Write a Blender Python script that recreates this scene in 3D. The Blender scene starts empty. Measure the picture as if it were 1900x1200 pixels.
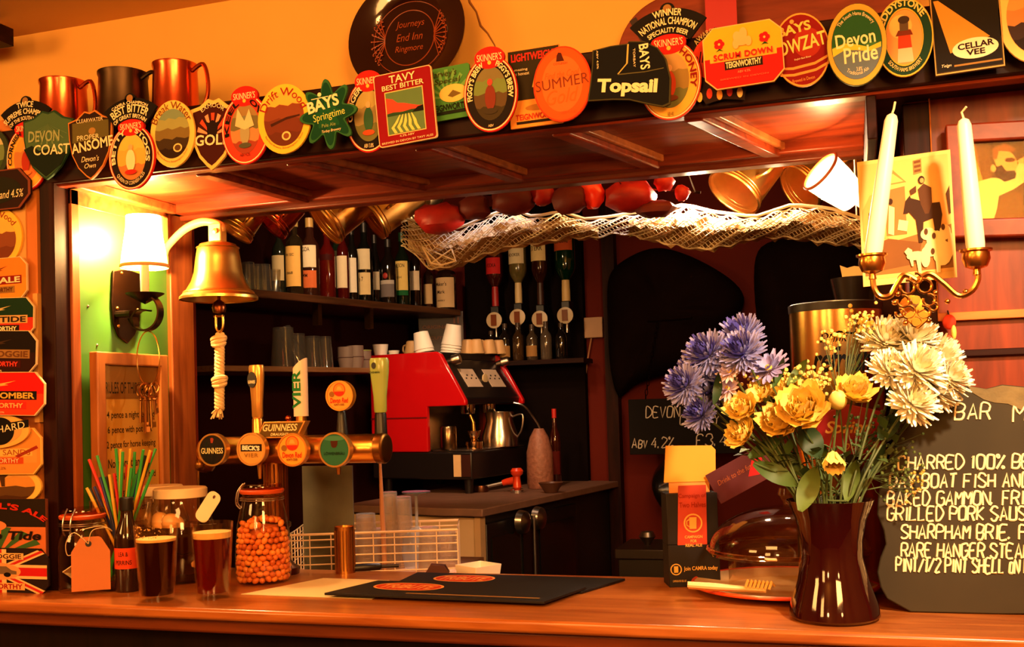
import bpy, bmesh, math, random
from math import sin, cos, pi, radians, sqrt
from mathutils import Vector, Matrix
S = bpy.context.scene
COL = S.collection
V = Vector

# ---------------------------------------------------------------- camera
F = 1950.0                      # focal length in pixels of the 1900x1200 frame
CAM = V((0, -1.668, 1.43))
YAW, PITCH, ROLL, SHIFT = radians(18), radians(1.7), radians(1.72), 90.0
FW = V((-sin(YAW) * cos(PITCH), cos(YAW) * cos(PITCH), sin(PITCH)))
_r0 = V((cos(YAW), sin(YAW), 0)); _u0 = _r0.cross(FW)
RT = cos(ROLL) * _r0 - sin(ROLL) * _u0
UP = cos(ROLL) * _u0 + sin(ROLL) * _r0
cd = bpy.data.cameras.new('camera'); co = bpy.data.objects.new('camera', cd); COL.objects.link(co)
cd.sensor_width = 36; cd.sensor_fit = 'HORIZONTAL'; cd.lens = F / 1900 * 36; cd.shift_y = SHIFT / 1900; cd.clip_start = .05
co.matrix_world = Matrix(((RT.x, UP.x, -FW.x, CAM.x), (RT.y, UP.y, -FW.y, CAM.y), (RT.z, UP.z, -FW.z, CAM.z), (0, 0, 0, 1)))
S.camera = co

# ---------------------------------------------------------------- world, lights, exposure
S.view_settings.view_transform = 'Standard'; S.view_settings.look = 'None'
S.view_settings.gamma = 1; S.view_settings.exposure = -0.22; S.view_settings.use_curve_mapping = False
S.cycles.max_bounces = 8; S.cycles.diffuse_bounces = 3; S.cycles.glossy_bounces = 4
S.cycles.transmission_bounces = 8; S.cycles.transparent_max_bounces = 24
S.cycles.caustics_reflective = False; S.cycles.caustics_refractive = False; S.cycles.sample_clamp_indirect = 4
wd = bpy.data.worlds.new('world'); S.world = wd; wd.use_nodes = True
wd.node_tree.nodes['Background'].inputs[0].default_value = (1, .42, .12, 1)
wd.node_tree.nodes['Background'].inputs[1].default_value = .022
def lamp(name, kind, loc, power, col, size=.1, target=None, angle=None, blend=.5):
    l = bpy.data.lights.new(name, kind); o = bpy.data.objects.new(name, l); COL.objects.link(o)
    o.location = loc; l.energy = power; l.color = col
    if kind == 'AREA': l.size = size
    else: l.shadow_soft_size = size
    if kind == 'SPOT': l.spot_size = radians(angle); l.spot_blend = blend
    if target is not None: o.rotation_euler = (V(target) - V(loc)).to_track_quat('-Z', 'Y').to_euler()
    return o
WARM = (1, .45, .115)
lamp('front_fill', 'AREA', (0.75, -2.3, 2.25), 92, WARM, .7, (-.45, .2, 1.75))  # unseen area fills, right and left, for warm light from the customers' side
lamp('front_fill', 'AREA', (-2.7, -1.9, 2.25), 48, WARM, .7, (-1.2, .2, 1.7))
lamp('front_fill', 'AREA', (-.75, -1.1, 2.3), 22, WARM, .5, (-.6, .15, 1.05))  # overhead fill added to brighten the counter top
lamp('counter_spot', 'SPOT', (.55, -.85, 2.25), 230, (1, .70, .44), .05, (.12, .1, 1.5), 44, .9)
lamp('room_fill', 'POINT', (-.9, -3.3, 1.9), 46, (1, .5, .16), .12)  # point fills added in the front room for ambient light and metal reflections
lamp('room_fill', 'POINT', (1.2, -3.1, 1.9), 26, (1, .5, .16), .12)
lamp('bar_spot', 'SPOT', (-1.15, 1.65, 2.3), 36, (1, .60, .36), .05, (-1.5, 2.5, 1.3), 62, .7)
lamp('bar_spot', 'SPOT', (-1.5, 1.15, 2.34), 40, (1, .6, .3), .05, (-1.8, 2.3, 1.75), 70, .8)
lamp('front_fill', 'AREA', (-1.3, -2.1, 1.72), 10, WARM, .35, (-.9, 1.0, 1.8))  # low fill added to reach the hanging tankards under the canopy
# ---------------------------------------------------------------- projection helpers (pixel of the photograph -> point of the place)
def ray(px, py): return FW + RT * ((px - 950) / F) + UP * ((600 + SHIFT - py) / F)
def onP(px, py, P, N):
    d = ray(px, py); N = V(N); return CAM + d * ((V(P) - CAM).dot(N) / d.dot(N))
def onX(px, py, x): return onP(px, py, (x, 0, 0), (1, 0, 0))
def onY(px, py, y): return onP(px, py, (0, y, 0), (0, 1, 0))
def onZ(px, py, z): return onP(px, py, (0, 0, z), (0, 0, 1))
def at(px, py, d): return CAM + ray(px, py) * d
def depth(P): return (V(P) - CAM).dot(FW)
def mpp(P): return depth(P) / F                    # metres per pixel at a point
FH = V((-sin(YAW), cos(YAW), 0)); RH = V((cos(YAW), sin(YAW), 0))
def zat(P, px, py): return onP(px, py, P, FH).z     # height above P seen at that pixel
CZ = 1.07                                           # counter height
def stand(px, py, r, z=CZ):
    P = onZ(px, py, z); d = V((P.x - CAM.x, P.y - CAM.y, 0)).normalized(); return P + d * r

# lamps behind the beam, placed where the photo shows their glow
lamp('bar_spot', 'SPOT', (-.85, 1.5, 2.25), 120, (1, .64, .46), .05, (-1.12, .73, 1.06), 24, .7)
lamp('bar_spot', 'SPOT', (-.7, 1.9, 2.3), 5, (1, .35, .12), .06, (-.3, 3.0, 1.6), 90, .9)
lamp('strip_light', 'SPOT', onY(930, 330, .80) + V((0, .05, .12)), 9, (.75, .75, 1), .02, onY(920, 430, .84), 60, .6)
lamp('strip_light', 'SPOT', onY(1150, 330, .80) + V((0, .05, .12)), 7, (.85, .80, 1), .02, onY(1150, 420, .84), 50, .6)
lamp('net_bulb', 'POINT', onY(1290, 368, .82), 28, (1, .72, .44), .02)
lamp('net_bulb', 'POINT', onY(1440, 352, .86), 9, (1, .66, .36), .02)

# ---------------------------------------------------------------- materials
def lin(c):
    f = lambda v: v / 12.92 if v <= .04045 else ((v + .055) / 1.055) ** 2.4
    return tuple(f(x / 255) for x in c) + (1,)
_m = {}
def nt(name):
    m = bpy.data.materials.new(name); m.use_nodes = True; n = m.node_tree
    return m, n, n.nodes['Principled BSDF'], n.nodes['Material Output']
def pm(col, rough=.5, metal=0, var=.12, scale=14, bump=0, coat=0, trans=0, spec=.5, sheen=0, name=None):
    k = (col, rough, metal, var, scale, bump, coat, trans, spec, sheen)
    if k in _m: return _m[k]
    m, n, b, o = nt(name or 'paint'); _m[k] = m
    tc = n.nodes.new('ShaderNodeTexCoord'); no = n.nodes.new('ShaderNodeTexNoise'); no.inputs['Scale'].default_value = scale; no.inputs['Detail'].default_value = 4
    n.links.new(tc.outputs['Object'], no.inputs['Vector'])
    mx = n.nodes.new('ShaderNodeMix'); mx.data_type = 'RGBA'; c = lin(col)
    mx.inputs[6].default_value = tuple(x * (1 - var) for x in c[:3]) + (1,); mx.inputs[7].default_value = tuple(min(1, x * (1 + var)) for x in c[:3]) + (1,)
    n.links.new(no.outputs['Fac'], mx.inputs[0]); n.links.new(mx.outputs[2], b.inputs['Base Color'])
    b.inputs['Roughness'].default_value = rough; b.inputs['Metallic'].default_value = metal; b.inputs['Coat Weight'].default_value = coat
    b.inputs['Transmission Weight'].default_value = trans; b.inputs['Specular IOR Level'].default_value = spec; b.inputs['Sheen Weight'].default_value = sheen
    if bump:
        bp = n.nodes.new('ShaderNodeBump'); bp.inputs['Strength'].default_value = bump; bp.inputs['Distance'].default_value = .004
        n.links.new(no.outputs['Fac'], bp.inputs['Height']); n.links.new(bp.outputs[0], b.inputs['Normal'])
    return m
def ink(*c): return pm(c, .6, var=.06, scale=60, spec=.08, name='ink')
def wood(c1, c2, scale=(3, 30, 30), rough=.4, coat=.1, name='wood', bump=.15, spec=.25):
    k = (c1, c2, scale, rough, coat, spec)
    if k in _m: return _m[k]
    m, n, b, o = nt(name); _m[k] = m
    tc = n.nodes.new('ShaderNodeTexCoord'); mp = n.nodes.new('ShaderNodeMapping'); mp.inputs['Scale'].default_value = scale
    no = n.nodes.new('ShaderNodeTexNoise'); no.inputs['Scale'].default_value = 1.6; no.inputs['Detail'].default_value = 6; no.inputs['Distortion'].default_value = .6
    r = n.nodes.new('ShaderNodeValToRGB'); r.color_ramp.elements[0].position = .32; r.color_ramp.elements[1].position = .68
    r.color_ramp.elements[0].color = lin(c1); r.color_ramp.elements[1].color = lin(c2)
    n.links.new(tc.outputs['Object'], mp.inputs[0]); n.links.new(mp.outputs[0], no.inputs['Vector']); n.links.new(no.outputs['Fac'], r.inputs[0]); n.links.new(r.outputs[0], b.inputs['Base Color'])
    b.inputs['Roughness'].default_value = rough; b.inputs['Coat Weight'].default_value = coat; b.inputs['Coat Roughness'].default_value = .2; b.inputs['Specular IOR Level'].default_value = spec
    bp = n.nodes.new('ShaderNodeBump'); bp.inputs['Strength'].default_value = bump; bp.inputs['Distance'].default_value = .002
    n.links.new(no.outputs['Fac'], bp.inputs['Height']); n.links.new(bp.outputs[0], b.inputs['Normal'])
    return m
def glass(tint=(255, 250, 240), refl=1.0, name='glass', haze=0):
    k = ('glass', tint, refl, haze)
    if k in _m: return _m[k]
    m, n, b, o = nt(name); _m[k] = m
    n.nodes.remove(b)
    t = n.nodes.new('ShaderNodeBsdfTransparent'); g = n.nodes.new('ShaderNodeBsdfGlossy'); g.inputs['Roughness'].default_value = .04
    lw = n.nodes.new('ShaderNodeLayerWeight'); lw.inputs[0].default_value = .5
    pw = n.nodes.new('ShaderNodeMath'); pw.operation = 'POWER'; n.links.new(lw.outputs['Facing'], pw.inputs[0]); pw.inputs[1].default_value = 3.5
    fa = n.nodes.new('ShaderNodeMath'); fa.operation = 'MULTIPLY_ADD'; n.links.new(pw.outputs[0], fa.inputs[0]); fa.inputs[1].default_value = .62; fa.inputs[2].default_value = .045
    no = n.nodes.new('ShaderNodeTexNoise'); no.inputs['Scale'].default_value = 9; mp = n.nodes.new('ShaderNodeMath'); mp.operation = 'MULTIPLY_ADD'
    n.links.new(no.outputs['Fac'], mp.inputs[0]); mp.inputs[1].default_value = .06; mp.inputs[2].default_value = .02; n.links.new(mp.outputs[0], g.inputs['Roughness'])
    c = lin(tint); t.inputs[0].default_value = c; g.inputs[0].default_value = (refl, refl, refl, 1)
    mx = n.nodes.new('ShaderNodeMixShader'); n.links.new(fa.outputs[0], mx.inputs[0]); n.links.new(t.outputs[0], mx.inputs[1]); n.links.new(g.outputs[0], mx.inputs[2])
    if haze:
        df = n.nodes.new('ShaderNodeBsdfTranslucent'); dd = n.nodes.new('ShaderNodeBsdfDiffuse'); m2 = n.nodes.new('ShaderNodeMixShader'); m3 = n.nodes.new('ShaderNodeMixShader'); m3.inputs[0].default_value = haze
        n.links.new(df.outputs[0], m2.inputs[1]); n.links.new(dd.outputs[0], m2.inputs[2]); n.links.new(mx.outputs[0], m3.inputs[1]); n.links.new(m2.outputs[0], m3.inputs[2]); n.links.new(m3.outputs[0], o.inputs[0])
    else: n.links.new(mx.outputs[0], o.inputs[0])
    return m
def emit(col, strength, name='lit'):
    m, n, b, o = nt(name); c = lin(col)
    b.inputs['Base Color'].default_value = c; b.inputs['Emission Color'].default_value = c; b.inputs['Emission Strength'].default_value = strength; b.inputs['Roughness'].default_value = .8
    return m
def metal(c, rough=.25, name='metal'): return pm(c, rough, 1, var=.22, scale=22, bump=.06, name=name)
BRASS = metal((225, 170, 84), .28, 'brass'); OLDBRASS = metal((150, 105, 50), .34, 'old_brass'); COPPER = metal((215, 100, 60), .22, 'copper')
STEEL = metal((190, 180, 170), .28, 'steel'); CHROME = metal((220, 215, 210), .1, 'chrome'); PEWTER = metal((70, 55, 40), .4, 'pewter'); IRON = metal((50, 32, 22), .42, 'iron')
BLACK = pm((14, 11, 10), .4, name='black'); WHITE = pm((240, 232, 215), .5, name='white'); GLASS = glass()
DWOOD = wood((24, 7, 4), (46, 15, 7), rough=.5, coat=0, spec=.1, name='dark_wood'); RWOOD = wood((96, 30, 12), (140, 52, 20), name='red_wood')
RWOODV = wood((96, 30, 12), (132, 46, 17), (30, 30, 3), coat=.05, name='red_wood_upright'); DWOODV = wood((26, 8, 5), (50, 18, 9), (30, 30, 3), rough=.5, coat=0, spec=.1, name='dark_wood_upright')
OWOODV = wood((120, 58, 24), (160, 84, 36), (30, 30, 3), name='oak_upright'); OWOOD = wood((122, 60, 26), (165, 90, 42), name='oak')

# ---------------------------------------------------------------- mesh building
class M:
    def __init__(s): s.v = []; s.f = []; s.mi = []; s.k = 0; s.T = Matrix()
    def add(s, vs, fs):
        n = len(s.v); s.v += [s.T @ V(p) for p in vs]; s.f += [tuple(i + n for i in f) for f in fs]; s.mi += [s.k] * len(fs); return s
    def box(s, a, b):
        x0, y0, z0 = a; x1, y1, z1 = b
        return s.add([(x0, y0, z0), (x1, y0, z0), (x1, y1, z0), (x0, y1, z0), (x0, y0, z1), (x1, y0, z1), (x1, y1, z1), (x0, y1, z1)],
                     [(3, 2, 1, 0), (4, 5, 6, 7), (0, 1, 5, 4), (1, 2, 6, 5), (2, 3, 7, 6), (3, 0, 4, 7)])
    def lathe(s, prof, n=28, c=(0, 0, 0), T=None, sq=1.0):
        vs = []; fs = []; c = V(c)
        for r, z in prof:
            for i in range(n):
                a = 2 * pi * i / n; p = V((r * cos(a), r * sin(a) * sq, z)); p = (T @ p) if T else p; vs.append(p + c)
        m = len(prof)
        for j in range(m - 1):
            for i in range(n):
                i2 = (i + 1) % n; fs.append((j * n + i, j * n + i2, (j + 1) * n + i2, (j + 1) * n + i))
        if prof[0][0] > 1e-5: fs.append(tuple(range(n))[::-1]) if s.__dict__.get('cap0', True) else None
        if prof[-1][0] > 1e-5 and s.__dict__.get('cap1', True): fs.append(tuple((m - 1) * n + i for i in range(n)))
        return s.add(vs, [f for f in fs if f])
    def shell(s, prof, n=28, c=(0, 0, 0), T=None):      # open profile, no caps
        s.cap0 = s.cap1 = False; s.lathe(prof, n, c, T); s.cap0 = s.cap1 = True; return s
    def tube(s, pts, r, n=8, closed=False):
        pts = [V(p) for p in pts]; m = len(pts); vs = []; fs = []; prev = None
        for i, p in enumerate(pts):
            a = pts[i - 1] if (i > 0 or closed) else p; b = pts[(i + 1) % m] if (i < m - 1 or closed) else p
            t = (b - a).normalized()
            if prev is None: prev = t.cross(V((0, 0, 1)) if abs(t.z) < .9 else V((1, 0, 0)))
            q = (prev - t * prev.dot(t)).normalized(); prev = q; w = t.cross(q); rr = r[i] if isinstance(r, (list, tuple)) else r
            for k in range(n): an = 2 * pi * k / n; vs.append(p + (q * cos(an) + w * sin(an)) * rr)
        for i in range(m if closed else m - 1):
            j = (i + 1) % m
            for k in range(n): k2 = (k + 1) % n; fs.append((i * n + k, i * n + k2, j * n + k2, j * n + k))
        if not closed: fs += [tuple(range(n))[::-1], tuple((m - 1) * n + k for k in range(n))]
        return s.add(vs, fs)
    def prism(s, poly, y0, y1):                          # outline in x, z pushed from y0 (front) to y1
        n = len(poly)
        vs = [(x, y0, z) for x, z in poly] + [(x, y1, z) for x, z in poly]
        return s.add(vs, [tuple(range(n)), tuple(range(n, 2 * n))[::-1]] + [(i, i + n, (i + 1) % n + n, (i + 1) % n) for i in range(n)])
    def slab(s, poly, z0, z1):                           # outline in x, y pushed from z0 to z1
        n = len(poly)
        vs = [(x, y, z0) for x, y in poly] + [(x, y, z1) for x, y in poly]
        return s.add(vs, [tuple(range(n))[::-1], tuple(range(n, 2 * n))] + [(i, (i + 1) % n, (i + 1) % n + n, i + n) for i in range(n)])
    def band(s, outer, inner, y0, y1):                   # frame between two outlines with the same count
        n = len(outer); vs = [(x, y0, z) for x, z in outer + inner] + [(x, y1, z) for x, z in outer + inner]; fs = []
        for i in range(n):
            j = (i + 1) % n
            fs += [(i, j, n + j, n + i), (2 * n + i, 3 * n + i, 3 * n + j, 2 * n + j), (i, 2 * n + i, 2 * n + j, j), (n + i, n + j, 3 * n + j, 3 * n + i)]
        return s.add(vs, fs)
    def ball(s, c, r, n=12, m=8):
        rx, ry, rz = r if isinstance(r, (tuple, list)) else (r, r, r); c = V(c); vs = [c + V((0, 0, -rz))]; fs = []
        for j in range(1, m):
            a = -pi / 2 + pi * j / m
            for i in range(n): b = 2 * pi * i / n; vs.append(c + V((rx * cos(a) * cos(b), ry * cos(a) * sin(b), rz * sin(a))))
        vs.append(c + V((0, 0, rz))); L = len(vs) - 1
        for i in range(n): fs.append((0, 1 + (i + 1) % n, 1 + i))
        for j in range(m - 2):
            for i in range(n): a = 1 + j * n + i; b = 1 + j * n + (i + 1) % n; fs.append((a, b, b + n, a + n))
        for i in range(n): fs.append((L, 1 + (m - 2) * n + i, 1 + (m - 2) * n + (i + 1) % n))
        return s.add(vs, fs)
    def text(s, t, x, z, w, h, y, arc=None, shear=0, bold=0, sp=1.0, below=False, rot=0):
        vs, fs = text2d(t, bold, shear, sp); out = []
        for a, b in vs:
            a *= w; b = b * h
            if arc:
                rx, rz = arc if isinstance(arc, tuple) else (arc, arc)
                an = a / ((rx + rz) / 2) + rot
                if below: q = (x + sin(an) * (rx - b), z - cos(an) * (rz - b))
                else: q = (x + sin(an) * (rx + b), z + cos(an) * (rz + b))
            else:
                b -= h / 2
                q = (x + a * cos(rot) - b * sin(rot), z + a * sin(rot) + b * cos(rot))
            out.append((q[0], y, q[1]))
        return s.add(out, fs)
    def build(s, name, mats, parent=None, bev=0, smooth=40, sub=0):
        me = bpy.data.meshes.new(name); me.from_pydata([tuple(p) for p in s.v], [], s.f)
        mats = mats if isinstance(mats, (list, tuple)) else [mats]
        for m in mats: me.materials.append(m)
        for p, k in zip(me.polygons, s.mi): p.material_index = min(k, len(mats) - 1); p.use_smooth = True
        bm = bmesh.new(); bm.from_mesh(me); bmesh.ops.recalc_face_normals(bm, faces=bm.faces); bm.to_mesh(me); bm.free()
        me.set_sharp_from_angle(angle=radians(smooth))
        o = bpy.data.objects.new(name, me); COL.objects.link(o)
        if parent: o.parent = parent
        if bev:
            b = o.modifiers.new('bevel', 'BEVEL'); b.width = bev; b.segments = 2; b.limit_method = 'ANGLE'
        if sub:
            b = o.modifiers.new('sub', 'SUBSURF'); b.levels = b.render_levels = sub
        return o
_tc = {}
def text2d(t, bold=0, shear=0, sp=1.0):
    k = (t, bold, shear, sp)
    if k not in _tc:
        cu = bpy.data.curves.new('text', 'FONT'); cu.body = t; cu.size = 1; cu.offset = bold; cu.shear = shear; cu.space_character = sp; cu.resolution_u = 3
        ob = bpy.data.objects.new('text', cu); me = bpy.data.meshes.new_from_object(ob)
        vs = [(v.co.x, v.co.y) for v in me.vertices]; fs = [tuple(p.vertices) for p in me.polygons]
        bpy.data.objects.remove(ob); bpy.data.meshes.remove(me); bpy.data.curves.remove(cu)
        x0 = min(v[0] for v in vs); x1 = max(v[0] for v in vs); y0 = min(v[1] for v in vs); y1 = max(v[1] for v in vs)
        if not any(ch in t for ch in 'gjpqy,'): y0 = max(y0, -.02)
        _tc[k] = ([((a - (x0 + x1) / 2) / (x1 - x0), (b - y0) / (y1 - y0)) for a, b in vs], fs)
    return _tc[k]
def thing(name, label, cat, loc=(0, 0, 0), rot=(0, 0, 0), group=None):
    o = bpy.data.objects.new(name, None); COL.objects.link(o); o.location = loc; o.rotation_euler = rot; o.empty_display_size = .02
    return tag(o, label, cat, group)
def tag(o, label, cat, group=None):
    o['label'] = label; o['category'] = cat
    if group: o['group'] = group
    return o
def struct(name, m, mat, bev=0):
    o = m.build(name, mat, bev=bev); o['kind'] = 'structure'; return o
def dup(root, label=None, loc=None, rot=None, group=None):
    r = root.copy(); COL.objects.link(r)
    if label: r['label'] = label
    if group: r['group'] = group
    if loc is not None: r.location = loc
    if rot is not None: r.rotation_euler = rot
    for ch in list(root.children):
        c = ch.copy(); COL.objects.link(c); c.parent = r
        for g in list(ch.children): d = g.copy(); COL.objects.link(d); d.parent = c
    return r
def aim(o, loc, axis, spin=0):                       # local +Z along axis
    q = V(axis).to_track_quat('Z', 'Y'); o.matrix_world = Matrix.Translation(V(loc)) @ q.to_matrix().to_4x4() @ Matrix.Rotation(spin, 4, 'Z')
# outlines
def ell(w, h, n=40, x=0, z=0): return [(x + w / 2 * cos(2 * pi * i / n), z + h / 2 * sin(2 * pi * i / n)) for i in range(n)]
def octa(w, h, c, x=0, z=0): a, b = w / 2, h / 2; return [(x + p, z + q) for p, q in [(-a + c, -b), (a - c, -b), (a, -b + c), (a, b - c), (a - c, b), (-a + c, b), (-a, b - c), (-a, -b + c)]]
def rrect(w, h, r, x=0, z=0, k=4):
    out = []
    for cx, cz, a0 in ((w / 2 - r, h / 2 - r, 0), (-w / 2 + r, h / 2 - r, 90), (-w / 2 + r, -h / 2 + r, 180), (w / 2 - r, -h / 2 + r, 270)):
        for i in range(k + 1): a = radians(a0 + 90 * i / k); out.append((x + cx + r * cos(a), z + cz + r * sin(a)))
    return out
def rect(w, h, x=0, z=0): return [(x - w / 2, z - h / 2), (x + w / 2, z - h / 2), (x + w / 2, z + h / 2), (x - w / 2, z + h / 2)]
def shield(w, h, s=1.0):
    P = [(-.5, .36), (-.3, .40), (-.12, .5), (0, .47), (.12, .5), (.3, .40), (.5, .36), (.48, .1), (.42, -.12), (.28, -.32), (.1, -.45), (0, -.5), (-.1, -.45), (-.28, -.32), (-.42, -.12), (-.48, .1)]
    return [(x * w * s, z * h * s) for x, z in P]
def fan(w, h, cz, r0, r1, a=52, n=14):
    o = [(r1 * sin(radians(t)), cz + r1 * cos(radians(t))) for t in [-a + 2 * a * i / n for i in range(n + 1)]]
    i_ = [(r0 * sin(radians(t)), cz + r0 * cos(radians(t))) for t in [a - 2 * a * i / n for i in range(n + 1)]]
    return o + i_
def spline(pts, n=8):
    pts = [V(p) for p in pts]; out = []
    for i in range(len(pts) - 1):
        p0 = pts[max(i - 1, 0)]; p1 = pts[i]; p2 = pts[i + 1]; p3 = pts[min(i + 2, len(pts) - 1)]
        for k in range(n):
            t = k / n; out.append(.5 * ((2 * p1) + (p2 - p0) * t + (2 * p0 - 5 * p1 + 4 * p2 - p3) * t * t + (3 * p1 - p0 - 3 * p2 + p3) * t ** 3))
    return out + [pts[-1]]
# chalk hand: one stroke per pen line on a 4 x 6 grid
GL = dict(A="002640|1232", B="000636453303|33423000", C="4536160501103041", D="00062644422000", E="46060040|0333", F="460600|0333", G="45361605011030414323", H="0006|4046|0343", I="2026", J="4641301001", K="0006|460340", L="060040", M="0006234640", N="00064046", O="103041453616050110", P="00063645443303", R="00063645443303|2340", S="45361605044241301001", T="0646|2620", U="060110304146", V="062046", W="0610243046", X="0046|0640", Y="062346|2320", Z="06460040")
GL.update({'0': GL['O'], '1': "152620", '2': "05163645440040", '3': "051636454433|33424130100 1".replace(' ', ''), '4': "360242|3430", '%': "0046|0506161505|3031414030", '/': "0046", '£': "45361605010040|0323", ',': "1100", '.': "1011", '?': "05163645342322|2120"})
def chalk(m, t, x, z, h, r, adv=None, y=0, jit=.25, slope=0, rnd=None):
    rnd = rnd or random.Random(len(t) + int(abs(x) * 1000)); adv = adv or h * .82
    for ch in t:
        if ch in 'I1,.': x -= adv * .17
        k = .74 if ch.islower() else 1.0; g = GL.get(ch.upper())
        if g:
            for st in g.split('|'):
                P = [(int(st[i]), int(st[i + 1])) for i in range(0, len(st), 2)]
                P = [V((x + (a + rnd.uniform(-jit, jit)) / 4 * min(adv * .74, h * .7) * k + b / 6 * h * .1, y, z + slope * x + (b + rnd.uniform(-jit, jit)) / 6 * h * k)) for a, b in P]
                m.tube(spline(P, 3) if len(P) > 3 else P, r, 5)
        x += adv * (k if ch.islower() else 1) * (.55 if ch in ' ,.I1' else 1) + (adv * .17 if ch in 'I1,.' else 0)
    return x

# ================================================================ the setting
YF = .12                                              # front plane of canopy, pillar and left wall
YK = .57                                              # back of the canopy
ZB = onY(950, 243, YF).z                              # underside of the canopy front
XL = onY(104, 700, YF).x                              # left side wall
XR = onY(1612, 250, YF).x; YW = .24                   # right board and right panelled wall
PLASTER = pm((232, 176, 84), .85, var=.10, scale=5, bump=.25, name='plaster')
DARKW = pm((44, 14, 9), .8, spec=.05, var=.3, scale=4, name='dark_wall'); REDW = pm((100, 28, 15), .7, spec=.1, var=.25, scale=3, bump=.1, name='red_wall')
YU = .50; ZC = onY(230, 34, YU).z
struct('floor', M().box((-4, -4.2, -.05), (2.2, 3.3, 0)), wood((40, 18, 8), (70, 34, 15), (3, 20, 20), name='floorboards'))
ROOMW = pm((196, 140, 76), .85, var=.15, scale=3, name='room_wall')
struct('wall_front', M().box((-4, -4.3, 0), (2.2, -4.2, ZC)), ROOMW); struct('wall_far_left', M().box((-4.1, -4.2, 0), (-4, 3.1, ZC)), ROOMW); struct('wall_far_right', M().box((2.1, -4.2, 0), (2.2, 3.1, ZC)), ROOMW)
struct('wall_upper', M().box((-3.3, YU, ZB + .04), (1.2, YU + .06, ZC + .05)), PLASTER)
struct('ceiling', M().box((-4, -4.2, ZC), (2.1, YU, ZC + .06)), pm((226, 172, 96), .9, var=.06, scale=4, bump=.2, name='ceiling_plaster'))
m = M()
for P in ([(862, -30), (872, 5), (884, 22), (892, 48), (905, 62), (918, 84), (922, 100)],):
    m.tube([onY(a, b, YU - .0005) for a, b in P], [.0025, .003, .002, .0028, .002, .0015, .001], 5)
struct('trim_crack', m, pm((140, 88, 40), .9, name='crack'))
struct('trim_beam', M().box((-3.2, .33, onY(0, 70, .34).z), (onY(-10, 52, .34).x, .40, onY(0, 37, .34).z)), DWOOD)
# left wall in front, pillar and side panel
xa = onY(70, 700, YF).x; xb = onY(78, 700, YF).x
struct('wall_left_front', M().box((-3.3, YF + .005, CZ), (xa, YF + .06, ZB + .15)), pm((196, 112, 40), .7, var=.22, scale=6, bump=.15, name='wall_paper'))
struct('trim_strip', M().box((onY(22, 400, YF).x, YF + .002, CZ + .45), (onY(46, 400, YF).x, YF + .006, ZB)).box((xa - .004, YF - .006, CZ + .35), (xa + .008, YF + .02, CZ + .62)), pm((205, 150, 76), .7, name='cream_strip'))
struct('trim_pillar', M().box((xb, YF, CZ), (XL, YF + .07, ZB + .005)), DWOODV, .003)
y1 = onX(131, 600, XL).y; y2 = onX(311, 600, XL).y
struct('trim_panel_stile', M().box((XL - .05, YF + .07, CZ), (XL + .006, y1, ZB + .01)), OWOODV, .002)
struct('wall_left', M().box((XL - .05, y1, .4), (XL, y2, ZB + .005)), pm((66, 112, 34), .5, var=.12, scale=6, name='green_paint'))
zt = onX(180, 392, XL).z
struct('trim_panel_head', M().box((XL - .04, y1, zt), (XL + .006, y2, ZB + .01)), OWOOD, .002)
struct('trim_post', M().box((XL - .06, y2, .4), (XL + .012, YK + .02, ZB + .01)), OWOODV, .003)
xp = onY(347, 600, YK).x
struct('trim_post_face', M().box((XL - .02, YK - .035, .4), (xp, YK + .04, ZB - .02)), RWOODV, .003)
m = M()
for a, b in ((163, 568), (132, 511), (180, 640), (138, 400)): p = onX(a, b, XL); m.ball(p, .003, 8, 6)
struct('trim_nails', m, STEEL)
# back of the bar
struct('wall_rear', M().box((-3.2, 3.0, 0), (1.6, 3.1, 2.6)), REDW)
sh_a = radians(14.9); se1 = V((sin(sh_a), cos(sh_a), 0)); se2 = V((-cos(sh_a), sin(sh_a), 0))     # along and behind the spirit shelf
SP = at(440, 533, 3.63)
q = [SP + se1 * a + se2 * b for a, b in ((-.75, .36), (1.75, .36), (1.75, .42), (-.75, .42))]
struct('wall_rear_left', M().slab([(p.x, p.y) for p in q], 0, 2.6), DARKW)
struct('ceiling_rear', M().box((-3.2, YK + .05, 2.42), (1.6, 3.05, 2.48)), pm((60, 32, 18), .8, name='rear_ceiling'))
p0 = onY(866, 500, 2.98); p1 = onY(1082, 500, 2.98)
struct('trim_optic_board', M().box((p0.x, 2.95, 1.0), (p1.x, 3.0, 2.35)), pm((16, 7, 5), .8, spec=.05, name='optic_board'))
p0 = onY(1128, 700, 2.98); p1 = onY(1150, 700, 2.98)
struct('trim_door_post', M().box((p0.x, 2.93, 0), (p1.x, 3.0, 2.35)), DWOODV)
# right: board at the end of the canopy, post behind, panelled wall
p0 = onY(1612, 300, .5); p1 = onY(1686, 300, .5)
struct('trim_right_post', M().box((p0.x, .46, .3), (p1.x + .05, .52, ZB + .01)), DWOODV, .002)
x0 = onY(1682, 300, YW).x
m = M(); m.box((x0, YW, CZ), (1.25, YW + .3, ZB + .015)); struct('wall_right', m, RWOODV)
struct('trim_right_stile', M().box((x0 - .004, YW - .008, CZ), (onY(1730, 300, YW).x, YW, ZB)), DWOODV, .002)
za, zb, zc_ = onY(1820, 148, YW).z, onY(1820, 580, YW).z, onY(1820, 648, YW).z
xm = onY(1745, 500, YW).x
m = M(); xs = onY(1731, 400, YW).x
m.box((xs, YW - .012, za - .012), (1.2, YW, za + .004)).box((xs, YW - .014, zb - .012), (1.2, YW, zb + .002)).box((xs, YW - .012, zb), (xm - .006, YW, za))
struct('trim_panel_moulding', m, wood((176, 92, 34), (206, 118, 48), (3, 20, 20), name='light_moulding'), .002)
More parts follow.
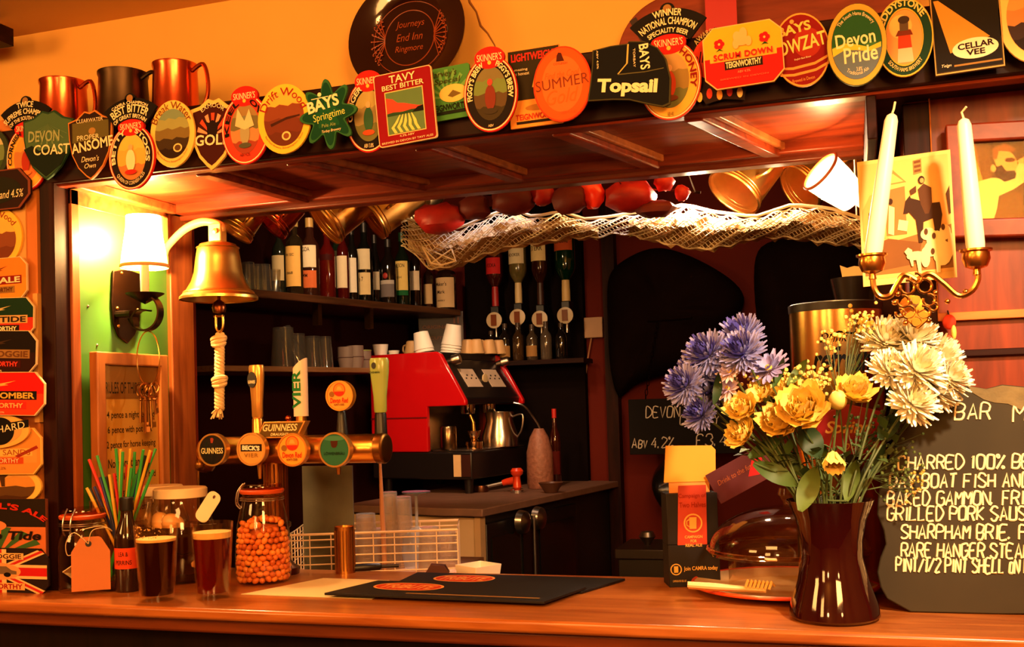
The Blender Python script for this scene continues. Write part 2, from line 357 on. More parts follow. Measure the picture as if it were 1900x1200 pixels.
struct('trim_panel_rail', M().box((x0, YW - .012, zc_ - .012), (1.2, YW + .01, zc_)), DWOOD, .002)

# ================================================================ canopy over the bar
cn = thing('bar_canopy', 'dark wooden canopy over the bar with panelled red-brown underside, carrying the row of pump clips', 'canopy', (0, 0, 0))
X0, X1 = -3.2, 1.2
HF = .125
M().box((X0, YF, ZB), (X1, YF + .025, ZB + HF)).build('fascia', wood((26, 9, 5), (44, 16, 8), rough=.5, coat=0, spec=.1, name='fascia_wood'), cn, .003)
M().box((X0, YF + .025, ZB + HF - .018), (X1, YU, ZB + HF)).build('shelf_top', DWOOD, cn, .002)
M().box((XL, YF + .02, ZB + .018), (X1, YK, ZB + .03)).build('soffit_board', RWOOD, cn)
M().box((XL - .01, YF + .012, ZB - .004), (XR + .9, YF + .05, ZB + .022)).build('front_rail', RWOOD, cn, .004)
M().box((XL - .01, YK - .07, ZB - .004), (XR, YK - .03, ZB + .022)).build('back_rail', RWOOD, cn, .004)
M().box((XL - .02, YK - .03, ZB - .014), (XR + .02, YK + .01, ZB + .02)).build('back_beam', wood((84, 30, 12), (116, 46, 18), name='beam_wood'), cn, .004)
M().box((XL, YF + .03, ZB - .004), (XL + .03, YK - .03, ZB + .02)).build('cross_rail', OWOOD, cn, .004)
zs = ZB + .018
for (ax, ay), (bx, by) in (((395, 322), (537, 362)), ((560, 301), (757, 343)), ((800, 275), (955, 328)), ((1065, 250), (1215, 306)), ((1320, 228), (1445, 287))):
    a, b = onZ(ax, ay, ZB), onZ(bx, by, ZB); d = b - a; a = a + d * ((YF + .04 - a.y) / d.y); b = a + d * ((YK - .06 - a.y) / d.y)
    M().slab([(a.x - .024, a.y), (a.x + .010, a.y), (b.x + .010, b.y), (b.x - .024, b.y)], ZB - .008, ZB + .02).build('cross_rail', RWOOD, cn, .004)
    M().slab([(a.x + .0105, a.y), (a.x + .022, a.y), (b.x + .022, b.y), (b.x + .0105, b.y)], ZB + .004, ZB + .02).build('panel_bead', OWOOD, cn, .003)
M().box((XR - .002, YF + .02, ZB - .075), (XR + .014, YK, ZB + .01)).build('end_board', DWOOD, cn, .002)
M().box((XR + .014, YF + .02, ZB + .004), (X1, YW + .3, ZB + .018)).build('right_soffit', DWOOD, cn)

# ================================================================ counter
ct = thing('bar_counter', 'long polished wooden bar counter running across the foreground', 'bar counter', (-.5, .2, 0))
off = V((-.5, .2, 0))
CW = wood((150, 78, 32), (188, 112, 50), (3, 26, 26), .28, .4, name='counter_wood')
m = M(); m.T = Matrix.Translation(-off); m.box((-3.0, 0, CZ - .022), (1.3, .455, CZ)); m.build('worktop', CW, ct, .006)
m = M(); m.T = Matrix.Translation(-off); m.box((-3.0, .02, CZ - .05), (1.3, .44, CZ - .0225)); m.build('edge_moulding', wood((96, 42, 16), (120, 56, 22), name='edge_wood'), ct, .006)
m = M(); m.T = Matrix.Translation(-off); m.box((-3.0, .07, 0), (1.3, .42, CZ - .0505)); m.build('front_panel', wood((16, 7, 4), (26, 11, 6), (30, 30, 3), name='counter_front'), ct)

# ================================================================ pump clips
CREAM, RED, DRED, NAVY, BLK, GRN, YEL, ORG = (240, 220, 170), (196, 32, 24), (130, 16, 18), (20, 24, 44), (20, 15, 14), (24, 84, 50), (238, 190, 70), (240, 120, 40)
class Clip:
    def __init__(s, box, label, k=0, rot=0, yp=YF, group='pump clips along the canopy', name='pump_clip'):
        x0, y0, x1, y1 = box; y = yp - .003 - .0075 * k
        a = onY(x0, (y0 + y1) / 2, y); b = onY(x1, (y0 + y1) / 2, y); c = onY((x0 + x1) / 2, y0, y); d = onY((x0 + x1) / 2, y1, y)
        s.w = b.x - a.x; s.h = c.z - d.z; s.root = thing(name, label, 'pump clip', ((a.x + b.x) / 2, y, (c.z + d.z) / 2), (0, radians(rot), 0), group)
        s.base = []; s.pic = M(); s.pm_ = []; s.txt = {}; s.n = 0
    def plate(s, poly, col, name='plate', t=.005, lift=0):
        lift = lift and .0006 + .00012 * s.n
        M().prism(poly, -.005 - lift, -.005 - lift + t).build(name, ink(*col), s.root); return s
    def rim(s, poly, f, col, name='rim', lift=.0003):
        cx = sum(p[0] for p in poly) / len(poly); cz = sum(p[1] for p in poly) / len(poly)
        fx, fz = f if isinstance(f, tuple) else (f, f)
        inn = [(cx + (x - cx) * fx, cz + (z - cz) * fz) for x, z in poly]
        M().band(poly, inn, -.0056 - lift, -.0045).build(name, ink(*col), s.root); return s
    def y(s): s.n += 1; return -.0054 - .00012 * s.n
    def ink(s, poly, col):
        if col not in s.pm_: s.pm_.append(col)
        s.pic.k = s.pm_.index(col); y = s.y(); s.pic.prism(poly, y, y + .0001); return s
    def t(s, t, x, z, w, h, col, **k):
        m = s.txt.setdefault(col, M()); m.text(t, x * s.w, z * s.h, w * s.w, h * s.h, s.y() - .0002, **k); return s
    def ta(s, t, x, z, w, h, r, col, **k):              # arched line; r as fractions of w, h
        m = s.txt.setdefault(col, M()); m.text(t, x * s.w, z * s.h, w * s.w, h * s.h, s.y() - .0002, arc=(r[0] * s.w, r[1] * s.h), **k); return s
    def done(s):
        if s.pm_: s.pic.build('picture', [ink(*c) for c in s.pm_], s.root)
        for c, m in s.txt.items(): m.build('lettering', ink(*c), s.root)
        return s.root
def hills(c, w, h, cols, x=0, z=0):                      # bands of landscape clipped to an ellipse
    n = len(cols)
    for i, col in enumerate(cols):
        top = .5 - i / n
        if i == 0: c.ink(ell(w, h, 36, x, z), col); continue
        zt = top; P = []
        ht = sqrt(max(0, .25 - zt * zt)); a0 = math.atan2(zt, ht)
        arc = [(.5 * cos(a0 - (pi + 2 * a0) * j / 24), .5 * sin(a0 - (pi + 2 * a0) * j / 24)) for j in range(25)]
        line = [(-ht + 2 * ht * j / 8, zt + .025 * sin(j * 2.1 + i)) for j in range(1, 8)]
        c.ink([(x + p * w, z + q * h) for p, q in arc + line], col)
def oval(box, label, k, ring, field, head, lets, rot=0, crest=None, yp=YF):
    """oval clip with a small headboard, coloured ring and a landscape field"""
    c = Clip(box, label, k, rot, yp); w, h = c.w, c.h
    if head: 
        oh = h * .9; oz = -h * .05
        c.plate(ell(w, oh, 44, 0, oz), ring); c.rim(ell(w * .965, oh * .965, 44, 0, oz), .965, CREAM)
        c.ink(ell(w * .9, oh * .92, 44, 0, oz), field[0]); hills(c, w * .62, oh * .70, field[1:], 0, oz)
        c.plate(ell(w * .56, h * .26, 30, 0, h * .37), head, 'headboard', .007, .003)
        c.n += 6; c.t("SKINNER'S", 0, .375, .46, .085, CREAM, arc=None); c.ink(ell(w * .07, h * .05, 10, 0, h * .31), YEL)
    if crest:
        c.plate(fan(w * 1.2, h * .5, h * .1, h * .37, h * .66, 41), BLK, 'crest', .005, .001)
        c.plate(ell(w * .24, h * .15, 18, 0, h * .75), BLK, 'crest_roundel', .005, .0012); c.n += 8
        c.ink(ell(w * .14, h * .1, 14, 0, h * .755), (150, 110, 60))
        for t_, r, ww, hh in crest: c.ta(t_, 0, .1, ww * .88, hh * .92, (r * h / w, r), CREAM, bold=.02)
    for a in lets: a(c)
    return c.done()
G = 'pump clips along the canopy'
side = lambda L, R, col: [lambda c: c.ta(L, 0, -.05, .60, .066, (.335, .335), col, rot=-1.05, bold=.03), lambda c: c.ta(R, 0, -.05, .60, .066, (.335, .335), col, rot=1.05, bold=.03)]
foot = lambda t, col, w=.8: lambda c: c.ta(t, 0, -.05, w * .85, .05, (.40, .385), col, below=True)
figure = lambda cols: lambda c: [c.ink(ell(c.w * .2, c.h * .3, 20, 0, -c.h * .1), cols[0]), c.ink(ell(c.w * .1, c.h * .08, 14, 0, c.h * .08), cols[1]), c.ink(ell(c.w * .26, c.h * .07, 14, 0, -c.h * .26), cols[2])]

# -- far left, partly outside the picture
c = Clip((-60, 238, 20, 335), 'oval pump clip with a pale landscape, cut by the left photo edge', 0); c.plate(ell(c.w, c.h), (50, 60, 40)); hills(c, c.w * .8, c.h * .85, [(190, 180, 130), (110, 130, 80), (60, 80, 40)]); c.done()
c = Clip((-80, 318, 60, 392), 'dark brown pump clip with angular shoulders, lowest at the canopy left end', 1); c.plate(octa(c.w, c.h, c.w * .14), (40, 20, 14)); c.rim(octa(c.w, c.h, c.w * .14), .94, (120, 60, 40)); c.ink(ell(c.w * .75, c.h * .7), (30, 30, 18)); c.t('Wizard Land 4.5%', .1, -.12, .62, .2, CREAM, shear=.2); c.done()
oval((15, 222, 92, 354), 'red and yellow oval pump clip under a black champion crest, leftmost crested one', 0, RED, [(238, 176, 60), (226, 150, 60), (190, 120, 60), (224, 120, 60)], RED, side('CORNISH', 'KNOCKER', BLK) + [foot('ALE', BLK, .3), figure([(170, 50, 30), (220, 160, 110), (200, 120, 60)])], crest=[('TWICE', .565, .42, .09), ('SUPREME CHAMPION', .47, 1.15, .085), ('OF THE SOUTH WEST', .385, .85, .06)])
c = Clip((45, 206, 138, 334), 'green shield pump clip with light rays and dark tree outline, between two red ovals', 2, 3); c.plate(shield(c.w, c.h), (34, 62, 40)); c.ink(shield(c.w, c.h, .94), (70, 98, 62))
for i in range(9): a = radians(-60 + 15 * i); c.ink([(0, c.h * .3), (sin(a - .04) * c.w * .45, c.h * .3 + abs(cos(a)) * c.h * -.3), (sin(a + .04) * c.w * .45, c.h * .3 - cos(a) * c.h * .3)], (104, 128, 80))
c.ink([(-.46 * c.w, -.05 * c.h), (-.3 * c.w, .0), (-.15 * c.w, -.08 * c.h), (.1 * c.w, -.05 * c.h), (.25 * c.w, -.15 * c.h), (.4 * c.w, -.1 * c.h), (.3 * c.w, -.28 * c.h), (0, -.46 * c.h), (-.3 * c.w, -.27 * c.h)], (18, 30, 20)); c.t('DEVON', -.06, .13, .62, .16, (150, 160, 110), bold=.02); c.t('COAST', .1, -.07, .72, .15, CREAM, bold=.01); c.done()
c = Clip((130, 206, 212, 334), 'dark bronze shield pump clip with a diagonal cream name band, left of the pale oval', 3); c.plate(shield(c.w, c.h), (196, 120, 50)); c.ink(shield(c.w, c.h, .95), (40, 22, 14)); c.ink([(-.4 * c.w, .05 * c.h), (.42 * c.w, .1 * c.h), (.42 * c.w, .34 * c.h), (-.4 * c.w, .34 * c.h)], (92, 84, 40)); c.ink(ell(c.w * .16, c.h * .1, 12, .05 * c.w, .2 * c.h), (160, 120, 60))
c.t('CLEARWATER', 0, .36, .6, .055, CREAM); c.t('PROPER', -.04, .115, .5, .07, CREAM); c.t('ANSOME', .05, 0, .94, .15, CREAM, bold=.02, rot=.09); c.t('Devon’s', 0, -.2, .4, .08, CREAM, shear=.3); c.t('Own', 0, -.3, .26, .07, CREAM, shear=.3); c.done()
oval((205, 218, 290, 353), 'red oval pump clip under a black best bitter crest, second crested clip from left', 4, RED, [(30, 20, 20), (238, 186, 80), (230, 170, 70), (190, 120, 60)], RED, side('BETTY', 'STOGS', CREAM) + [foot('QUEEN OF CORNISH ALES', CREAM, .95), figure([(236, 220, 170), (230, 170, 110), (190, 40, 30)])], crest=[('BEST BITTER', .46, .86, .12), ('OF GREAT BRITAIN', .385, .8, .06), ('CAMRA CHAMPION', .575, .9, .045)])
c = Clip((282, 187, 364, 311), 'cream oval pump clip with sea and cliff picture, before the tall copper tankard', 3); c.plate(ell(c.w, c.h), (236, 196, 96)); hills(c, c.w * .78, c.h * .74, [(120, 140, 110), (150, 150, 90), (120, 100, 50), (60, 44, 24), (40, 24, 14)]); c.ink(ell(c.w * .2, c.h * .13, 20, .12 * c.w, -.22 * c.h), (230, 200, 120)); c.ink(ell(c.w * .14, c.h * .09, 16, .12 * c.w, -.22 * c.h), (90, 60, 30))
c.ta('Break Water', 0, 0, .98, .11, (.375, .37), (120, 60, 20)); c.ta('Red Rock Brewery, Bishopsteignton, Devon', 0, 0, .95, .035, (.44, .44), (120, 70, 30), below=True); c.done()
c = Clip((355, 184, 440, 316), 'cream edged shield pump clip with a dark animal before red rays', 2, 3); P = shield(c.w, c.h); c.plate(P, (232, 190, 100)); c.ink(shield(c.w, c.h, .88), (60, 16, 10))
for i in range(7): a = radians(-75 + 25 * i); c.ink([(0, -.02 * c.h), (sin(a - .12) * c.w * .34, cos(a - .12) * c.h * .3), (sin(a + .12) * c.w * .34, cos(a + .12) * c.h * .3)], (206, 70, 40) if i % 2 else (230, 150, 110))
c.ink([(x * c.w, z * c.h) for x, z in ((-.1, -.06), (-.12, .1), (-.2, .2), (-.08, .16), (0, .2), (.08, .16), (.2, .2), (.12, .1), (.1, -.06))], (30, 14, 10)); c.t('GOLD', .03, -.08, .8, .15, CREAM, bold=.02); c.ta('EXMOOR', 0, .0, .55, .06, (.4, .375), CREAM); c.done()
oval((414, 161, 502, 306), 'red oval pump clip with ship scene and red headboard, left of yellow oval', 3, RED, [(206, 60, 36), (150, 120, 70), (110, 100, 60), (180, 130, 80), (150, 60, 40)], RED, side('KEEL', 'OVER', BLK) + [figure([(160, 150, 110), (120, 120, 90), (80, 80, 60)]), lambda c: c.ink([(-.2 * c.w, .0), (-.14 * c.w, .22 * c.h), (.0, .05 * c.h), (.1 * c.w, .2 * c.h), (.2 * c.w, -.02 * c.h), (0, -.06 * c.h)], (206, 190, 140)), lambda c: c.t('ABV 4.2%', 0, -.38, .22, .04, BLK)])
c = Clip((481, 157, 579, 286), 'yellow oval pump clip with a brown moorland picture, left of the green flower shape', 4); c.plate(ell(c.w, c.h), (240, 190, 60)); hills(c, c.w * .76, c.h * .78, [(230, 176, 70), (130, 64, 36), (110, 50, 30), (96, 44, 26)]); c.ink([(x * c.w, z * c.h) for x, z in ((-.26, -.06), (-.1, -.02), (.05, .02), (.3, .04), (.3, .015), (.04, -.02), (-.1, -.06), (-.24, -.1))], (60, 28, 16)); c.ink(ell(c.w * .17, c.h * .13, 20, .04 * c.w, -.25 * c.h), (236, 200, 120)); c.ink(ell(c.w * .11, c.h * .085, 16, .04 * c.w, -.25 * c.h), (130, 70, 36))
c.ta('Drift Wood', 0, 0, .9, .12, (.35, .33), (150, 30, 24)); c.ta('Red Rock Brewery, Bishopsteignton, Devon', 0, 0, .95, .035, (.44, .44), (120, 70, 30), below=True); c.done()
c = Clip((559, 148, 664, 277), 'dark green eight-petalled flower shaped pump clip with white lettering', 5, -4)
fl = lambda k: [(c.w * .5 * k * (.80 + .20 * cos(8 * t + pi)) * cos(t + .39) / .98, c.h * .5 * k * (.80 + .20 * cos(8 * t + pi)) * sin(t + .39) / .98) for t in [2 * pi * i / 96 for i in range(96)]]
c.plate(fl(1), (44, 96, 52)); c.ink(fl(.9), (12, 62, 36)); c.ink(fl(.5), (20, 78, 44)); c.ink(ell(c.w * .07, c.h * .06, 14, -.12 * c.w, .3 * c.h), CREAM); c.ink(rect(c.w * .3, c.h * .012, -.12 * c.w, .25 * c.h), CREAM)
c.t('BAYS', -.07, .16, .56, .17, CREAM, bold=.03, rot=.12); c.t('Springtime', .02, -.03, .56, .14, (200, 206, 100), rot=.08); c.t('Pale Ale', 0, -.16, .24, .05, (140, 160, 90)); c.t('Torbay Brewery', .04, -.25, .34, .05, CREAM, shear=.3); c.done()
oval((643, 132, 730, 284), 'red ringed oval pump clip with a green figure, half behind the crimson rectangle', 1, RED, [(22, 16, 14), (176, 156, 90), (150, 130, 80), (110, 110, 60)], RED, side('GINGER', 'TOSSER', CREAM) + [figure([(50, 90, 60), (220, 160, 110), (190, 80, 40)]), lambda c: c.t('ABV 3.8%', 0, -.42, .2, .05, CREAM)])
c = Clip((700, 131, 808, 267), 'crimson rectangular pump clip with a river landscape in a gold frame', 5, -4); c.plate(rrect(c.w, c.h, .006), (232, 190, 140)); c.ink(rrect(c.w * .97, c.h * .975, .005), (132, 10, 22)); c.ink(rect(c.w * .66, c.h * .6, 0, -.06 * c.h), (226, 190, 120)); c.ink(rect(c.w * .63, c.h * .575, 0, -.06 * c.h), (90, 120, 76))
P = lambda L: [(x * c.w, z * c.h) for x, z in L]
c.ink(P([(-.315, .02), (-.315, .16), (-.2, .13), (-.12, .07), (0, .05), (.1, .02), (.25, -.02), (.315, -.02), (.315, -.06), (-.315, -.06)]), (216, 70, 50)); c.ink(P([(-.315, -.06), (-.2, -.05), (-.05, -.065), (.1, -.05), (.315, -.06), (.315, -.1), (-.315, -.1)]), (40, 70, 40)); c.ink(P([(.12, -.09), (.22, -.03), (.315, -.02), (.315, -.1)]), (20, 16, 14))
for i in range(5): x = -.24 + .1 * i; c.ink(P([(x * .5 + .02, -.1), (x * .5 + .035, -.1), (x * .8 + .05, -.2), (x + .03, -.26), (x + .08, -.34), (x + .03, -.34), (x - .02, -.26), (x * .8, -.2)]), (220, 206, 110))
c.t('TAVY', 0, .40, .45, .105, CREAM, bold=.012); c.t('BEST BITTER', 0, .295, .72, .07, CREAM, bold=.012); c.t('4.3% ABV', 0, -.39, .25, .028, CREAM); c.t('BREWED IN DEVON BY TAVY ALES', 0, -.455, .88, .028, CREAM); c.done()
c = Clip((790, 125, 876, 223), 'green rectangular pump clip with pale rays, right of the crimson rectangle', 1, -3); c.plate(rrect(c.w, c.h, .004), (70, 130, 60))
for i in range(9): a = radians(-80 + 20 * i); c.ink([(0, -.1 * c.h), (sin(a - .08) * c.w * .5, -.1 * c.h + cos(a - .08) * c.h * .55), (sin(a + .08) * c.w * .5, -.1 * c.h + cos(a + .08) * c.h * .55)], (110, 160, 80))
c.ink(ell(c.w * .6, c.h * .34, 26, .12 * c.w, -.02 * c.h), (216, 190, 100)); c.ink([(.0, -.06 * c.h), (.12 * c.w, .04 * c.h), (.3 * c.w, -.05 * c.h), (.1 * c.w, -.1 * c.h)], (110, 90, 40)); c.ink(rect(c.w * .8, c.h * .06, .06 * c.w, -.37 * c.h), (24, 30, 18)); c.t("Harvey's", -.08, .36, .62, .16, (60, 50, 20), shear=.2); c.t('Special', .02, .22, .56, .13, (60, 50, 20), shear=.2); c.t('TEIGNWORTHY', .06, -.27, .84, .12, (24, 24, 14), bold=.02); c.done()
c = Clip((946, 90, 1042, 235), 'square-cornered pump clip, black above and cream below, half behind the orange oval', 1, -1); c.plate(rect(c.w, c.h), (232, 150, 60)); c.ink(rect(c.w * .98, c.h * .64, 0, .17 * c.h), (44, 36, 18)); c.ink(P([(x, z) for x, z in ((-.05, .0), (0, .12), (.1, .22), (.2, .26), (.3, .12), (.2, -.02))]), (220, 180, 90)); c.ink(rect(c.w * .8, c.h * .035, .02 * c.w, -.44 * c.h), (30, 20, 12)); c.ink(ell(c.w * .5, c.h * .08, 16, .05 * c.w, -.26 * c.h), (170, 110, 40))
c.t('LIGHTWEIGHT', .02, .4, .9, .1, (200, 44, 30), bold=.03); c.t('Amazing', -.28, .24, .32, .04, CREAM); c.t('but honest', -.26, .19, .34, .04, CREAM); c.t('TEIGNWORTHY', .04, -.37, .86, .075, (190, 40, 24), bold=.02); c.done()
oval((862, 88, 962, 246), "red oval pump clip with a walker's landscape and black ring, left of the orange oval", 4, RED, [(26, 18, 14), (120, 110, 70), (110, 130, 70), (90, 70, 44), (60, 50, 30)], RED, side("FIGGY'S BREW", "FIGGY'S BREW", CREAM) + [figure([(120, 50, 36), (190, 70, 60), (60, 50, 34)]), lambda c: c.t('ABV', 0, -.43, .1, .03, CREAM)])
c = Clip((991, 87, 1099, 227), 'glossy orange oval pump clip with brown lettering and a small hooded head mark', 5); E = ell(c.w, c.h); c.plate(E, (206, 56, 20)); c.ink(ell(c.w * .95, c.h * .96), (226, 84, 26)); c.ink(ell(c.w * .7, c.h * .74), (232, 106, 44)); c.ink(P([(-.09, .3), (-.08, .38), (-.05, .42), (.0, .41), (.02, .36), (.05, .3)]), (70, 24, 12)); BR = (120, 50, 20)
c.t('COTLEIGH', -.02, .27, .24, .03, BR); c.t('Find the Cool', .0, .13, .6, .085, (190, 90, 30), shear=.4, rot=.05); c.t('SUMMER', .0, .02, .92, .14, BR, rot=.07); c.t('Gold', .0, -.16, .56, .19, (190, 96, 30), shear=.4, rot=.07); c.t('ABV 4.0%', .1, -.38, .28, .04, (200, 90, 40)); c.done()
# red clip half hidden behind the octagon
c = Clip((1275, 52, 1385, 192), 'red pump clip with tiny figures, mostly hidden behind the red and yellow octagon', 1); c.plate(P([(-.5, -.1), (-.42, .2), (-.2, .42), (0, .5), (.3, .44), (.5, .2), (.5, -.3), (.45, -.5), (.1, -.46), (-.2, -.5), (-.3, -.36)]), (36, 20, 18)); c.ink(ell(c.w * .8, c.h * .6, 30, 0, .1 * c.h), (196, 50, 28)); c.t('Jollyboat', -.1, .1, .8, .2, BLK, shear=.2)
for i, col in enumerate(((236, 190, 90), (210, 60, 40), (230, 150, 60), (190, 50, 40), (240, 200, 120))): c.ink(ell(c.w * .1, c.h * .14, 12, (-.3 + .17 * i) * c.w, (-.4 + .03 * (i % 2)) * c.h), col)
c.ta('AWARD WINNER', 0, 0, .8, .07, (.42, .42), (190, 170, 110)); c.done()
oval((1186, 60, 1302, 224), 'yellow ringed oval pump clip under a black national champion crest, before the round board', 2, (190, 60, 30), [(240, 180, 70), (190, 150, 90), (150, 120, 60), (110, 110, 60)], RED, [lambda c: c.ta('HONEY', 0, -.05, .55, .075, (.335, .335), DRED, rot=1.2, bold=.02), lambda c: c.ta('HELIGAN', 0, -.05, .55, .075, (.335, .335), DRED, rot=-1.2, bold=.02), figure([(200, 70, 40), (226, 170, 110), (120, 60, 36)]), lambda c: c.t('ABV 4%', 0, -.44, .1, .05, BLK)], crest=[('WINNER', .575, .5, .085), ('NATIONAL CHAMPION', .475, 1.0, .09), ('SPECIALITY BEER', .385, .72, .06)])
c = Clip((1090, 78, 1246, 214), 'black sail shaped pump clip with bold cream slab lettering', 6, 0); q = [(-.42, .44), (-.2, .47), (.0, .47), (.02, .5), (.2, .47), (.36, .36), (.45, .2), (.5, -.08), (.48, -.42), (.4, -.45), (.2, -.38), (0, -.3), (-.2, -.27), (-.5, -.25), (-.46, .0), (-.43, .25)]; c.plate(P(q), (64, 60, 34)); c.ink(P([(x * .965, z * .96 + .005) for x, z in q]), (12, 12, 14)); c.ink(P([(.0, .46), (.02, .46), (.0, .2), (-.12, .06), (-.13, .07), (-.02, .2)]), (190, 170, 90)); c.ink(P([(-.13, .07), (.2, .06), (.42, .08), (.42, .068), (.2, .048), (-.12, .055)]), (90, 84, 50))
c.t('Topsail', -.02, -.13, .72, .24, (236, 226, 180), bold=.045, rot=-.12); c.t('BAYS', .2, .26, .3, .13, (236, 226, 180), bold=.02, rot=-pi / 2 + .05); c.t('TORBAY', .08, .26, .22, .03, CREAM, rot=-pi / 2); c.t('ABV 4.0%', -.36, .3, .22, .025, CREAM, rot=-pi / 2); c.done()
c = Clip((1306, 45, 1454, 161), 'octagonal pump clip, yellow above and red below, with two red roses', 5, -2); O = octa(c.w, c.h, c.w * .14); c.plate(O, (240, 190, 120)); c.ink(octa(c.w * .975, c.h * .97, c.w * .135), (212, 30, 26)); a, b, k = c.w * .4875, c.h * .485, c.w * .135
c.ink([(-a, 0), (a, .02 * c.h), (a, b - k), (a - k, b), (-a + k, b), (-a, b - k)], (236, 176, 40)); c.ink(rect(c.w * .84, c.h * .13, 0, .0), (240, 176, 60)); c.ink(rect(c.w * .48, c.h * .14, 0, -.14 * c.h), (40, 26, 12))
for sx in (-.29, .28):
    for j in range(5): an = 2 * pi * j / 5; c.ink(ell(c.w * .07, c.h * .085, 12, sx * c.w + .035 * c.w * cos(an), .22 * c.h + .045 * c.h * sin(an)), (206, 26, 30))
    c.ink(ell(c.w * .03, c.h * .04, 10, sx * c.w, .22 * c.h), (240, 200, 90)); c.ink([(sx * c.w - .05 * c.w, .1 * c.h), (sx * c.w, .15 * c.h), (sx * c.w + .05 * c.w, .1 * c.h), (sx * c.w, .12 * c.h)], (30, 70, 30))
for x, z, w, h in ((-.06, .3, .1, .16), (.02, .33, .1, .2), (0, .2, .16, .12), (-.08, .18, .08, .16), (.08, .2, .08, .16)): c.ink(ell(c.w * w, c.h * h, 16, x * c.w, z * c.h), (226, 180, 110))
c.t('SCRUM DOWN', 0, .005, .74, .1, (200, 30, 30), bold=.03, sp=1.15); c.t('TEIGNWORTHY', 0, -.14, .45, .1, CREAM, bold=.03); c.t('ABV 4.5%', 0, -.27, .16, .04, (244, 150, 110)); c.t('BREWED IN DEVON', 0, -.36, .6, .025, (240, 110, 80)); c.done()
c = Clip((1436, 25, 1540, 163), 'round dark red cricket ball pump clip with stitched seam', 4, -6); E = ell(c.w, c.h); c.plate(E, (224, 160, 70)); c.ink(ell(c.w * .95, c.h * .95), (128, 20, 20)); c.ink(ell(c.w * .5, c.h * .4, 30, .12 * c.w, .08 * c.h), (160, 44, 30))
for z in (-.2, -.29): c.ink(P([(-.44, z + .02), (-.2, z - .01), (.2, z), (.44, z + .06), (.44, z + .025), (.2, z - .035), (-.2, z - .045), (-.44, z - .01)]), (226, 150, 70))
c.ink(ell(c.w * .08, c.h * .06, 14, -.1 * c.w, .4 * c.h), (226, 160, 80)); c.t('BAYS', -.08, .3, .6, .13, (240, 196, 90), bold=.03, rot=.05); c.t('OWZAT', .02, .08, .86, .19, (246, 210, 110), bold=.02, rot=.06); c.t('English Best Bitter', .0, -.12, .3, .03, CREAM); c.t('Brewed in Devon', -.04, -.4, .4, .045, (226, 150, 70)); c.done()
c = Clip((1534, 8, 1646, 161), 'oval pump clip with pale gold rim, green top and blue foot, gold script name', 6, 0); c.plate(ell(c.w, c.h), (80, 96, 50)); c.rim(ell(c.w * .985, c.h * .985), .86, (226, 160, 60)); hills(c, c.w * .83, c.h * .84, [(36, 84, 44), (60, 110, 60)]); D = ell(c.w * .83, c.h * .84, 40)
c.ink([p for p in D if p[1] < -.06 * c.h], (96, 110, 120)); c.ink(P([(-.41, -.02), (-.2, .03), (0, .0), (.2, -.05), (.4, .0), (.4, -.06), (.2, -.1), (0, -.07), (-.2, -.05), (-.4, -.12)]), (224, 190, 60))
c.t('Devon', -.02, .07, .66, .17, (246, 226, 170), bold=.015, rot=.08); c.t('Pride', .06, -.12, .56, .19, (246, 226, 170), bold=.015, rot=.04); c.ta('The South Hams Brewery', 0, 0, .72, .06, (.33, .34), CREAM); c.ta('Traditional Ale', 0, 0, .5, .045, (.36, .37), CREAM, below=True); c.t('3.8%', .03, -.3, .1, .05, CREAM); c.done()
c = Clip((1624, -2, 1732, 144), 'green oval pump clip with a red and white lighthouse picture', 4, 0); c.plate(ell(c.w, c.h), (222, 176, 60)); c.ink(ell(c.w * .95, c.h * .96), (24, 56, 34)); c.rim(ell(c.w * .66, c.h * .74), .95, (226, 170, 60), lift=.001); c.ink(ell(c.w * .62, c.h * .7), (230, 150, 80)); c.ink(ell(c.w * .4, c.h * .3, 20, -.06 * c.w, .14 * c.h), (240, 180, 100))
c.ink(P([(-.13, -.32), (-.1, .02), (.1, .02), (.15, -.32)]), (224, 190, 150)); c.ink(P([(-.115, -.14), (-.105, .02), (.105, .02), (.125, -.14)]), (206, 60, 30)); c.ink(P([(-.15, .02), (-.1, .09), (.11, .09), (.15, .02)]), (110, 44, 24)); c.ink(rect(c.w * .15, c.h * .12, 0, .14 * c.h), (90, 70, 50)); c.ink(ell(c.w * .2, c.h * .1, 20, 0, .22 * c.h), (60, 44, 36))
c.ta('EDDYSTONE', 0, 0, 1.0, .085, (.37, .395), (236, 200, 110), bold=.03, rot=-.1); c.ta('SOUTH HAMS BREWERY', 0, 0, .85, .05, (.42, .44), (226, 190, 110), below=True, bold=.02); c.done()
c = Clip((1728, -40, 1858, 135), 'tall black rectangular pump clip with a gold searchlight beam and cream oval', 3, -2); c.plate(rect(c.w, c.h), (60, 46, 22)); c.rim(rect(c.w * .99, c.h * .99), .97, (190, 150, 80)); c.ink(rect(c.w * .93, c.h * .93), (26, 20, 12)); c.ink(P([(-.45, .3), (-.38, .3), (.32, -.16), (-.26, -.28)]), (206, 140, 50)); c.ink(ell(c.w * .66, c.h * .22, 30, .1 * c.w, -.26 * c.h), (244, 226, 180)); c.ink(rect(c.w * .68, c.h * .02, .12 * c.w, -.42 * c.h), (150, 110, 50))
c.t('CELLAR', .11, -.225, .52, .065, (40, 20, 20), bold=.03, rot=.03); c.t('VEE', .1, -.3, .27, .06, (40, 20, 20), bold=.03); c.t('Teign', -.33, -.41, .14, .04, CREAM, shear=.3); c.done()
